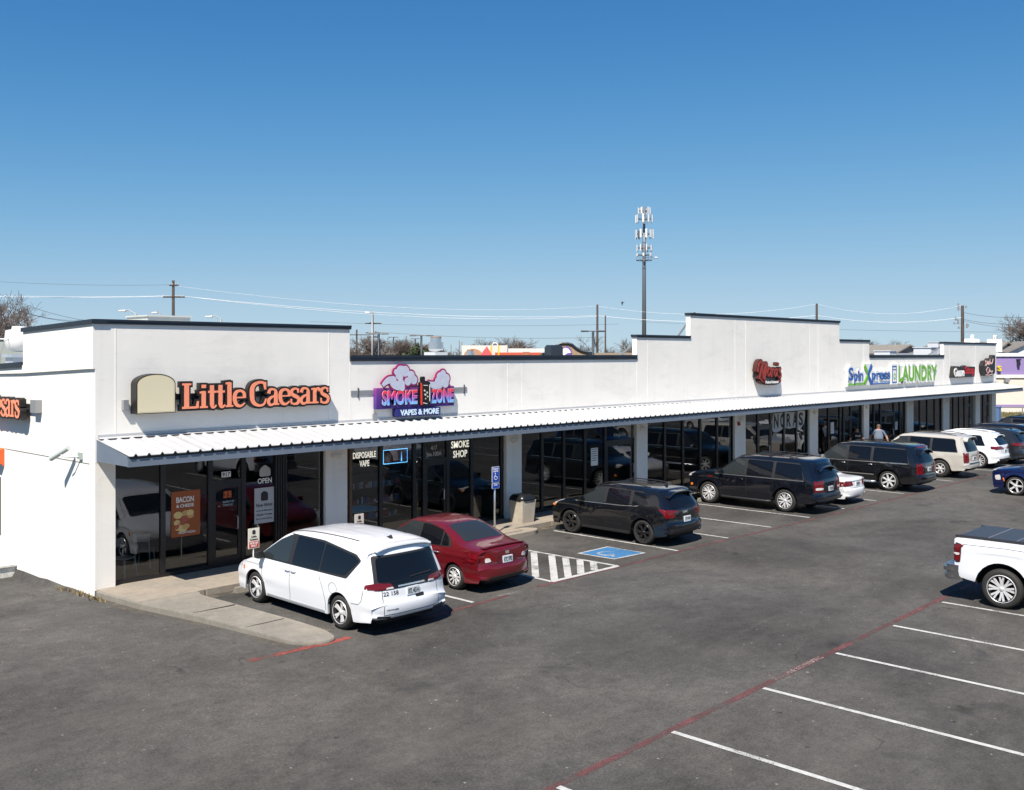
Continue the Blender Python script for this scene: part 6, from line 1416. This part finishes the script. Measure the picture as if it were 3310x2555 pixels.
for (u0,v0,u1,v1,d0,d1,lab) in ((-60,925,330,1040,60,90,'dark service wire slanting down to the corner roof'),(-60,955,260,1035,60,90,'lower dark service wire near the bare tree'),(-60,960,290,1040,60,90,'lowest dark service wire near the bare tree'),(1000,1040,2000,1048,170,170,'faint wire over the fast food roofs'),(2070,1040,3400,1075,200,150,'faint wire in front of the cell tower'),(3111,1010,3400,1018,132,110,'wire running right from the brown pole'),(3111,1032,3400,1040,132,110,'second wire running right from the brown pole'),(3111,1036,3400,1056,132,110,'third wire running right from the brown pole'),(1200,1072,1960,1090,140,140,'faint sagging wire over the bare trees')):
    wire(ppx([(u0,v0,d0),(u1,v1,d1)]), .014 if d0 < 120 else .022, M_WIRE2, lab, .5)

# trees: bare winter crowns built from limbs and twigs
def bare_tree(seed, H, spread, depth=6):
    rnd = random.Random(seed); trunk, tw = MB(), MB()
    def grow(p, d, ln, r, lv):
        n = 3 if lv < 2 else 2; pts, rr = [p], [r]; q = p.copy(); dd = d.copy()
        for k in range(n):
            dd = (dd+Vector((rnd.uniform(-1,1), rnd.uniform(-1,1), rnd.uniform(-.4,.7)))*.16).normalized(); q = q+dd*ln/n; pts.append(q.copy()); rr.append(r*(1-.38*(k+1)/n))
        (trunk if lv < 3 else tw).tube(pts, rr, 6 if lv < 2 else 4 if lv < 3 else 3, cap=False)
        if lv >= depth: return
        for c in range(rnd.choice((3,4)) if lv < 4 else rnd.choice((4,5))):
            t = rnd.uniform(.45,1) if c else 1; s = pts[0].lerp(pts[-1], t) if t < 1 else pts[-1]
            idx = min(int(t*n), n-1); s = pts[idx].lerp(pts[idx+1], t*n-idx) if t < 1 else pts[-1]
            a = rnd.uniform(0, 2*math.pi); side = dd.cross(Vector((math.cos(a), math.sin(a), .2))).normalized()
            nd = (dd*rnd.uniform(.5,1)+side*rnd.uniform(.5,1.0)*spread+Vector((0,0,.30))).normalized()
            grow(s, nd, ln*rnd.uniform(.60,.84), max(r*rnd.uniform(.42,.6), .013 if lv > 3 else .02), lv+1)
    grow(Vector((0,0,0)), Vector((0,0,1)), H*.30, H*.028, 0)
    return trunk, tw
protos = []
for sd, H, sp in ((3,9,.95),(11,9,.8),(23,9,1.05)):
    t = thing('bare_tree', 'x', 'tree'); tr, tw = bare_tree(sd, H, sp); 
    top = max(v.z for v in tw.v)
    for m_ in (tr, tw): m_.v = [v*(H/top) for v in m_.v]
    tr.build('trunk', M_BARK, t, local=True); tw.build('crown', M_TWIG, t, local=True); protos.append([t, False])
def tree(k, u, vtop, d, label, sx=1.0, rz=0):
    p = AT(u, vtop, d); P_ = protos[k]; t = P_[0] if not P_[1] else copy_tree(P_[0]); P_[1] = True
    t['label'] = label; t['group'] = 'bare winter trees beyond the mall'; s = p.z/9*1.08; t.location = (p.x, p.y, 0); t.scale = (s*sx, s*sx, s); t.rotation_euler = (0,0,rz)
tree(0, 40, 970, 70, 'large bare tree behind the corner shop, left of the fan', 1.1, .4); tree(2, 140, 1000, 78, 'lower bare tree spreading beside the large one', 1.2, 2.0); tree(1, -60, 965, 74, 'bare tree behind the warehouse beside the large one', 1.0, 1)
tree(2, 1150, 1098, 120, 'bare tree just right of the corner parapet', 1.3, .3); tree(0, 1210, 1092, 125, 'bare tree behind the tall street pole', 1.5, 1.3); tree(1, 1262, 1102, 140, 'low bare tree right of the street pole', 1.7, 2.2); tree(2, 1110, 1102, 130, 'bare tree half hidden by the corner parapet', 1.4, 4)
tree(0, 1555, 1104, 135, 'bare tree above the pale fast food wall', 1.6, 3.3); tree(2, 1640, 1096, 140, 'wide bare tree over the yellow play frame', 1.7, .9); tree(1, 1700, 1103, 145, 'bare tree left of the brown gable', 1.6, 5)
tree(2, 1975, 1096, 110, 'brown bare tree behind the thin dark pole', 1.3, 2.7); tree(0, 2030, 1105, 118, 'bare tree beside the stepped parapet', 1.3, 1.9)
tree(1, 2840, 1106, 150, 'brown bare tree over the laundry roof', 1.7, .2); tree(2, 2890, 1108, 155, 'wide bare tree beside the grey gables', 1.5, 3.9)
tree(0, 3270, 1030, 140, 'big bare tree above the purple shop', 1.15, 2.4); tree(1, 3325, 1034, 138, 'second bare tree behind the purple shop', 1.1, 1.1)
tree(1, 1410, 1118, 150, 'low bare tree behind the aluminium fan', 2.0, 1.1); tree(0, 1330, 1112, 190, 'far bare tree among the lamp poles', 2.0, 2.9); tree(2, 1290, 1106, 210, 'far pale bare tree among the poles', 2.2, .6)
def leafy(u, vtop, d, hw, label, col, n=1400, seed=1):
    rnd = random.Random(seed); p = AT(u, vtop, d); t = thing('leafy_tree', label, 'tree', (p.x, p.y, 0)); MB().tube([(p.x,p.y,0),(p.x,p.y,p.z*.6)], [.25,.12], 7).build('trunk', M_BARK, t)
    mb = MB(); zc = p.z*.62; rz_ = p.z*.38
    lobes = [(rnd.gauss(0,.45), rnd.gauss(0,.45), rnd.uniform(-.5,.6), rnd.uniform(.35,.6)) for _ in range(14)]
    for _ in range(n):
        lx, ly, lz, lr = rnd.choice(lobes); v = Vector((rnd.gauss(0,1), rnd.gauss(0,1), rnd.gauss(0,1))).normalized()*lr*rnd.uniform(.6,1)
        c = Vector((p.x+(lx+v.x)*hw*.75, p.y+(ly+v.y)*hw*.75, zc+(lz+v.z)*rz_*.85)); a = Vector((rnd.gauss(0,1), rnd.gauss(0,1), rnd.gauss(0,1))).normalized(); b = a.cross(Vector((rnd.gauss(0,1), rnd.gauss(0,1), rnd.gauss(0,1)))).normalized(); s = hw*.07*rnd.uniform(.6,1.4)
        mb.add([c-a*s-b*s*.5, c+a*s-b*s*.5, c+a*s*.6+b*s, c-a*s*.6+b*s], [(0,1,2,3)])
    mb.build('crown', mat(label, col, .8, noise=(1.5,.4)), t)
leafy(1350, 1107, 130, 2.1, 'round dark green tree under the lot lamps', (.035,.055,.018), 1800, 5); leafy(3176, 1090, 120, .7, 'small yellow green treetop behind the end parapet', (.20,.19,.05), 300, 6); leafy(2205, 1076, 60, .8, 'mossy green shrub top behind the stepped parapet', (.10,.11,.03), 300, 8)

# buildings behind
FA = math.atan2(RT.y, RT.x)
def bld_frame(u, d, name, label, cat='building'):
    p = AT(u, HZ, d); t = thing(name, label, cat, (p.x, p.y, 0), rz=FA); return t      # local x to the right, y away from the camera
mpx = lambda px_, d: px_/F_PX*d
# fast food with play frame
d = 105; t = bld_frame(1660, d, 'fast_food_building', 'pale fast food building with red band and play structure')
zv = lambda v, dd: CAMH+(HZ-v)/F_PX*dd
xl = lambda u, u0, dd: (u-u0)/F_PX*dd
MB().box((xl(1492,1660,d),0,0),(xl(1640,1660,d),8,zv(1117,d))).build('wall', mat('cream wall', (.62,.60,.56), .8), t, local=True)
MB().box((xl(1640,1660,d),.3,0),(xl(1760,1660,d),9,zv(1127,d))).build('wall', mat('white board wall', (.66,.65,.63), .8), t, local=True)
MB().box((xl(1600,1660,d),-.10,zv(1150,d)),(xl(1760,1660,d),-.002,zv(1140,d))).build('red_band', mat('roof red', (.55,.10,.05), .6), t, local=True)
m = MB(); m.prism([(xl(1500,1660,d)+.0+(xl(1560,1660,d)-xl(1500,1660,d))*(.5+.5*math.cos(a)), zv(1150,d)+(zv(1128,d)-zv(1150,d))*math.sin(a)) for a in [k*math.pi/12 for k in range(13)]], lambda a, b, e: (a, e, b), -.3, -.01); m.build('arched_panel', mat('tan arch panel', (.45,.24,.15), .7), t, local=True)
MB().box((xl(1690,1660,d),-.8,0),(xl(1712,1660,d),-.2,zv(1138,d))).build('entry_block', mat('brick red block', (.42,.14,.08), .7), t, local=True)
pf = bld_frame(1600, 98, 'play_structure', 'play structure with red tent roof and yellow posts', 'playground'); d = 98
MB().add([(xl(1552,1600,d),-.8,zv(1150,d)),(xl(1592,1600,d),-.8,zv(1150,d)),(xl(1592,1600,d),.8,zv(1150,d)),(xl(1552,1600,d),.8,zv(1150,d)),(xl(1574,1600,d),0,zv(1120,d))], [(0,1,4),(1,2,4),(2,3,4),(3,0,4)]).build('tent_roof', mat('tent red', (.65,.02,.025), .5), pf, local=True)
for u in (1588, 1612): MB().box((xl(u-2.5,1600,d),-.08,0),(xl(u+2.5,1600,d),.08,zv(1118,d))).build('post', mat('play yellow', (.75,.48,.01), .5), pf, local=True)
MB().tube([(xl(1600+9*math.cos(a),1600,d), 0, zv(1119,d)+.3*math.sin(a)*1.0) for a in [k*math.pi/10 for k in range(11)]], .07, 6).build('hoop', mat('hoop white', (.7,.72,.7), .5), pf, local=True)
MB().box((xl(1560,1600,d),-.6,0),(xl(1625,1600,d),.6,zv(1150,d))).build('deck', M_GREY, pf, local=True)
# taqueria gable
d = 98; t = bld_frame(1830, d, 'taqueria', 'brown brick building with wavy gable and purple bell emblem')
wave = [(xl(1750,1830,d),0)]+[(xl(u,1830,d), zv(v,d)) for u, v in ((1750,1143),(1770,1138),(1785,1128),(1800,1116),(1816,1110),(1832,1110),(1848,1114),(1862,1126),(1876,1134),(1900,1140))]+[(xl(1900,1830,d),0)]
MB().prism(wave, lambda a, b, e: (a, e, b), 0, .5).build('gable_wall', mat('tan brick', (.34,.235,.15), .85, noise=(4,.2)), t, local=True)
pts = [(a, -.05, b) for a, b in wave[1:-1]]
MB().tube(pts, .14, 6).build('gable_trim', M_CAP, t, local=True)
MB().box((xl(1752,1830,d),.51,0),(xl(1916,1830,d),10,zv(1143,d))).build('wall', mat('tan side wall', (.3,.22,.15), .85), t, local=True)
MB().box((xl(1900,1830,d)+.01,.0,0),(xl(1918,1830,d),3,zv(1138,d))).build('corner_block', M_CAP, t, local=True)
c0 = (xl(1830,1830,d), zv(1139,d)); r = mpx(18, d)
MB().prism([(c0[0]+r*math.cos(a), c0[1]+r*math.sin(a)) for a in [k*math.pi/14 for k in range(28)]], lambda a, b, e: (a, e, b), -.12, -.002).build('emblem_disc', mat('emblem purple', (.16,.08,.36), .5), t, local=True)
MB().prism([(c0[0]+r*q[0], c0[1]+r*q[1]) for q in ((-.85,-.35),(-.8,.2),(-.5,.65),(-.05,.78),(.4,.6),(.72,.2),(.85,-.1),(.2,-.2),(-.3,-.55))], lambda a, b, e: (a, e, b), -.15, -.121).build('emblem_bell', M_WHITE, t, local=True)
MB().box((xl(1918,1830,d)+.05,1,0),(xl(2055,1830,d),6,zv(1141,d))).build('rear_fence_wall', mat('fence tan', (.30,.24,.18), .85), t, local=True)
# low grey building behind the corner shop
t = bld_frame(30, 62, 'warehouse', 'low grey green warehouse behind the exhaust fan'); MB().box((-6,0,0),(4,10,zv(1098,62))).build('wall', mat('grey green metal', (.30,.33,.31), .7, noise=(1,.1)), t, local=True); MB().box((-6.1,-.1,zv(1098,62)),(4.1,10.1,zv(1094,62))).build('eave', M_WHITE, t, local=True)
for k, (u, v, d, w) in enumerate(((1165,1138,170,5),(1300,1140,180,6),(1245,1143,160,4))):
    t = bld_frame(u, d, 'distant_building', ('low white roofed building beyond the corner parapet','long grey shed among the far poles','low pale shed under the bare trees')[k]); MB().box((-w,0,0),(w,8,zv(v+3,d))).build('wall', mat('far wall %d' % k, ((.5,.52,.54),(.3,.29,.28),(.45,.44,.42))[k], .8), t, local=True)
    MB().prism([(-w*1.05,zv(v+3,d)),(w*1.05,zv(v+3,d)),(w*.9,zv(v,d)+.2),(-w*.9,zv(v,d)+.2)], lambda a, b, e: (a, e, b), -.2, 8.2).build('roof', mat('far roof %d' % k, ((.55,.58,.6),(.2,.19,.19),(.4,.4,.4))[k], .7), t, local=True)
# grey roofed apartments behind the laundry and the purple shop
def gable_house(u, d, wpx, vtop, veave, label, wallm, roofm, rot=0):
    t = bld_frame(u, d, 'apartment_house', label); t.rotation_euler = (0,0,FA+rot); w = mpx(wpx, d)/2; ze, zt = zv(veave, d), zv(vtop, d)
    MB().box((-w,0,0),(w,9,ze)).add([(-w,0,ze),(w,0,ze),(0,0,zt-.15)],[(0,1,2)]).build('wall', wallm, t, local=True)
    MB().prism([(-w-.4,ze-.25),(-w-.4,ze-.1),(0,zt),(w+.4,ze-.1),(w+.4,ze-.25),(0,zt-.18)], lambda a, b, e: (a, e, b), -.4, 9.4).build('roof', roofm, t, local=True)
    return t
RG = mat('grey shingle', (.20,.185,.165), .9, noise=(3,.2)); WG = mat('pale blue siding', (.52,.56,.60), .8)
gable_house(2935, 120, 120, 1114, 1140, 'grey roofed house behind the laundry parapet', mat('grey siding', (.22,.24,.27), .8), RG, .5); gable_house(2865, 125, 130, 1128, 1142, 'long low grey roof behind the laundry parapet', WG, RG, 0); gable_house(3008, 118, 110, 1112, 1140, 'house with grey gable next to the end parapet', WG, RG, -.4)
gable_house(3250, 112, 130, 1104, 1138, 'grey shingled house above the purple shop', WG, RG, .55); gable_house(3330, 106, 120, 1102, 1136, 'white gabled house behind the purple shop', M_WHITE, RG, -.3)
for u, v, lab in ((3142,1096,'small white rooftop unit beside the brown pole'),(3215,1097,'white rooftop unit with two hooped vents')):
    p = AT(u, v, 100); o = MB().box((p.x-.7,p.y-.5,p.z-1.3),(p.x+.7,p.y+.5,p.z)).tube([(p.x-.3,p.y,p.z),(p.x-.3,p.y,p.z+.3),(p.x,p.y,p.z+.4),(p.x+.15,p.y,p.z+.2)],.06,5).tube([(p.x+.3,p.y,p.z),(p.x+.3,p.y,p.z+.3),(p.x+.5,p.y,p.z+.35)],.06,5).box((p.x-.3,p.y-.3,4.8),(p.x+.3,p.y+.3,p.z-1.29)).build('rooftop_unit', M_WHITE); tag(o, lab, 'vent'); rebase(o, (p.x,p.y,4.8))
# purple shop at the end of the lot
d = 92; t = bld_frame(3225, d, 'purple_shop', 'cream shop with wide purple band and yellow letter'); PW = mat('pinkish cream stucco', (.68,.60,.53), .85, noise=(.6,.05)); PV = mat('lavender paint', (.27,.20,.42), .75)
x0, x1 = -6, 16
MB().box((x0,0,-.2),(x1,9,zv(1212,d))).build('wall', PW, t, local=True); MB().box((x0,-.02,zv(1211.6,d)),(x1,9,zv(1153,d))).build('purple_band', PV, t, local=True)
MB().box((x0,-.15,zv(1152.8,d)),(x1,9.1,zv(1142,d))).build('cornice', M_WHITE, t, local=True); MB().box((x0,-.12,zv(1222,d)),(x1,-.021,zv(1211.8,d))).build('lower_trim', mat('cream trim', (.74,.69,.63), .8), t, local=True)
MB().box((x0,-.03,zv(1317.5,d)),(x1,-.002,zv(1308.5,d))).build('purple_stripe', PV, t, local=True)
text_mb('S', xl(3221,3225,d), xl(3232,3225,d), zv(1200,d), zv(1183,d), -.35, .3, bold=.03).build('yellow_letter', mat('letter yellow', (.75,.58,.03), .4), t, local=True)
m = MB().box((xl(3284,3225,d),-.3,zv(1165,d)),(xl(3296,3225,d),-.02,zv(1161,d))).box((xl(3285.5,3225,d),-.3,zv(1183,d)),(xl(3293,3225,d),-.05,zv(1164.5,d))); m.build('wall_sign_bracket', M_CAP, t, local=True)
MB().box((xl(3244,3225,d),-.4,zv(1236,d)),(xl(3257,3225,d),-.0,zv(1222,d))).build('flood_light', M_GREY, t, local=True)
# grass verge, kerb and rail in front of it
gv = struct(MB().box((0,0,0),(1,1,1)).build('grass_verge', M_WHITE)); bpy.data.objects.remove(gv)
p0, p1, p2, p3 = [AT(u, HZ, dd) for u, dd in ((3130,80.5),(3420,80.5),(3420,91.5),(3130,91.5))]
for nm, (da, db), z, m_ in (('dry_grass_verge', (83.5, 91.8), .06, mat('dry winter grass', (.19,.16,.085), .95, noise=(3,.5))), ('kerb', (82.9, 83.5), .13, M_CONC)):
    q = [AT(u, HZ, dd) for u, dd in ((3130,da),(3500,da),(3500,db),(3130,db))]; struct(MB().prism([(a.x,a.y) for a in q], lambda a, b, e: (a, b, e), -.1, z).build(nm, m_))
rnd = random.Random(4); mb = MB()
for _ in range(2600):
    u = rnd.uniform(3140,3480); dd = rnd.uniform(83.7,91.4); c = AT(u, HZ, dd); c.z = .06; h = rnd.uniform(.06,.22); a = rnd.uniform(0,math.pi); w = .05
    mb.add([(c.x-w*math.cos(a),c.y-w*math.sin(a),.05),(c.x+w*math.cos(a),c.y+w*math.sin(a),.05),(c.x+rnd.uniform(-.06,.06),c.y+rnd.uniform(-.06,.06),.06+h)], [(0,1,2)])
o = mb.build('grass_tufts', mat('straw and green grass', (.15,.14,.06), .9, noise=(2,.5))); tag(o, 'dry yellow green grass on the verge by the purple shop', 'grass', kind='stuff')
rl = thing('guard_rail', 'thin steel fence rail along the verge by the purple shop', 'fence', tuple(AT(3305, HZ, 82.2)-Vector((0,0,CAMH))))
for u in (3225, 3305, 3385): c = AT(u, HZ, 82.2); MB().tube([(c.x,c.y,0),(c.x,c.y,1.15)], .045, 6).build('post', M_GREY, rl)
for z in (1.1,): a, b = AT(3225,HZ,82.2), AT(3385,HZ,82.2); MB().tube([(a.x,a.y,z),(b.x,b.y,z)], .03, 6).build('rail', M_GREY, rl)
bb = AT(3224, HZ, 78); o = MB().box((bb.x-.25,bb.y-.2,.0),(bb.x+.25,bb.y+.2,1.3)).box((bb.x-.28,bb.y-.23,1.3),(bb.x+.28,bb.y+.23,1.36)).build('newspaper_box', mat('box blue', (.10,.18,.34), .5)); tag(o, 'blue vending box past the end of the mall', 'vending box'); rebase(o, (bb.x,bb.y,0))
# a bird
bd = AT(2011, 981, 60); o = MB().tube([(bd.x,bd.y,bd.z+.12),(bd.x,bd.y,bd.z),(bd.x,bd.y,bd.z-.14)], [.015,.05,.01], 6).add([(bd.x,bd.y,bd.z+.03),(bd.x+.12,bd.y-.1,bd.z+.12),(bd.x+.03,bd.y,bd.z-.05)],[(0,1,2)]).add([(bd.x,bd.y,bd.z+.03),(bd.x-.05,bd.y+.05,bd.z+.12),(bd.x-.03,bd.y,bd.z-.05)],[(0,1,2)]).build('bird', M_INK); tag(o, 'tiny dark bird in the sky left of the tower', 'bird'); rebase(o, bd)
fg = struct(MB().add([(-1500,60,.02),(2500,60,.02),(2500,2500,.02),(-1500,2500,.02)], [(0,1,2,3)]).build('far_ground', mat('dry far ground', (.16,.15,.10), .95, noise=(.02,.35))))
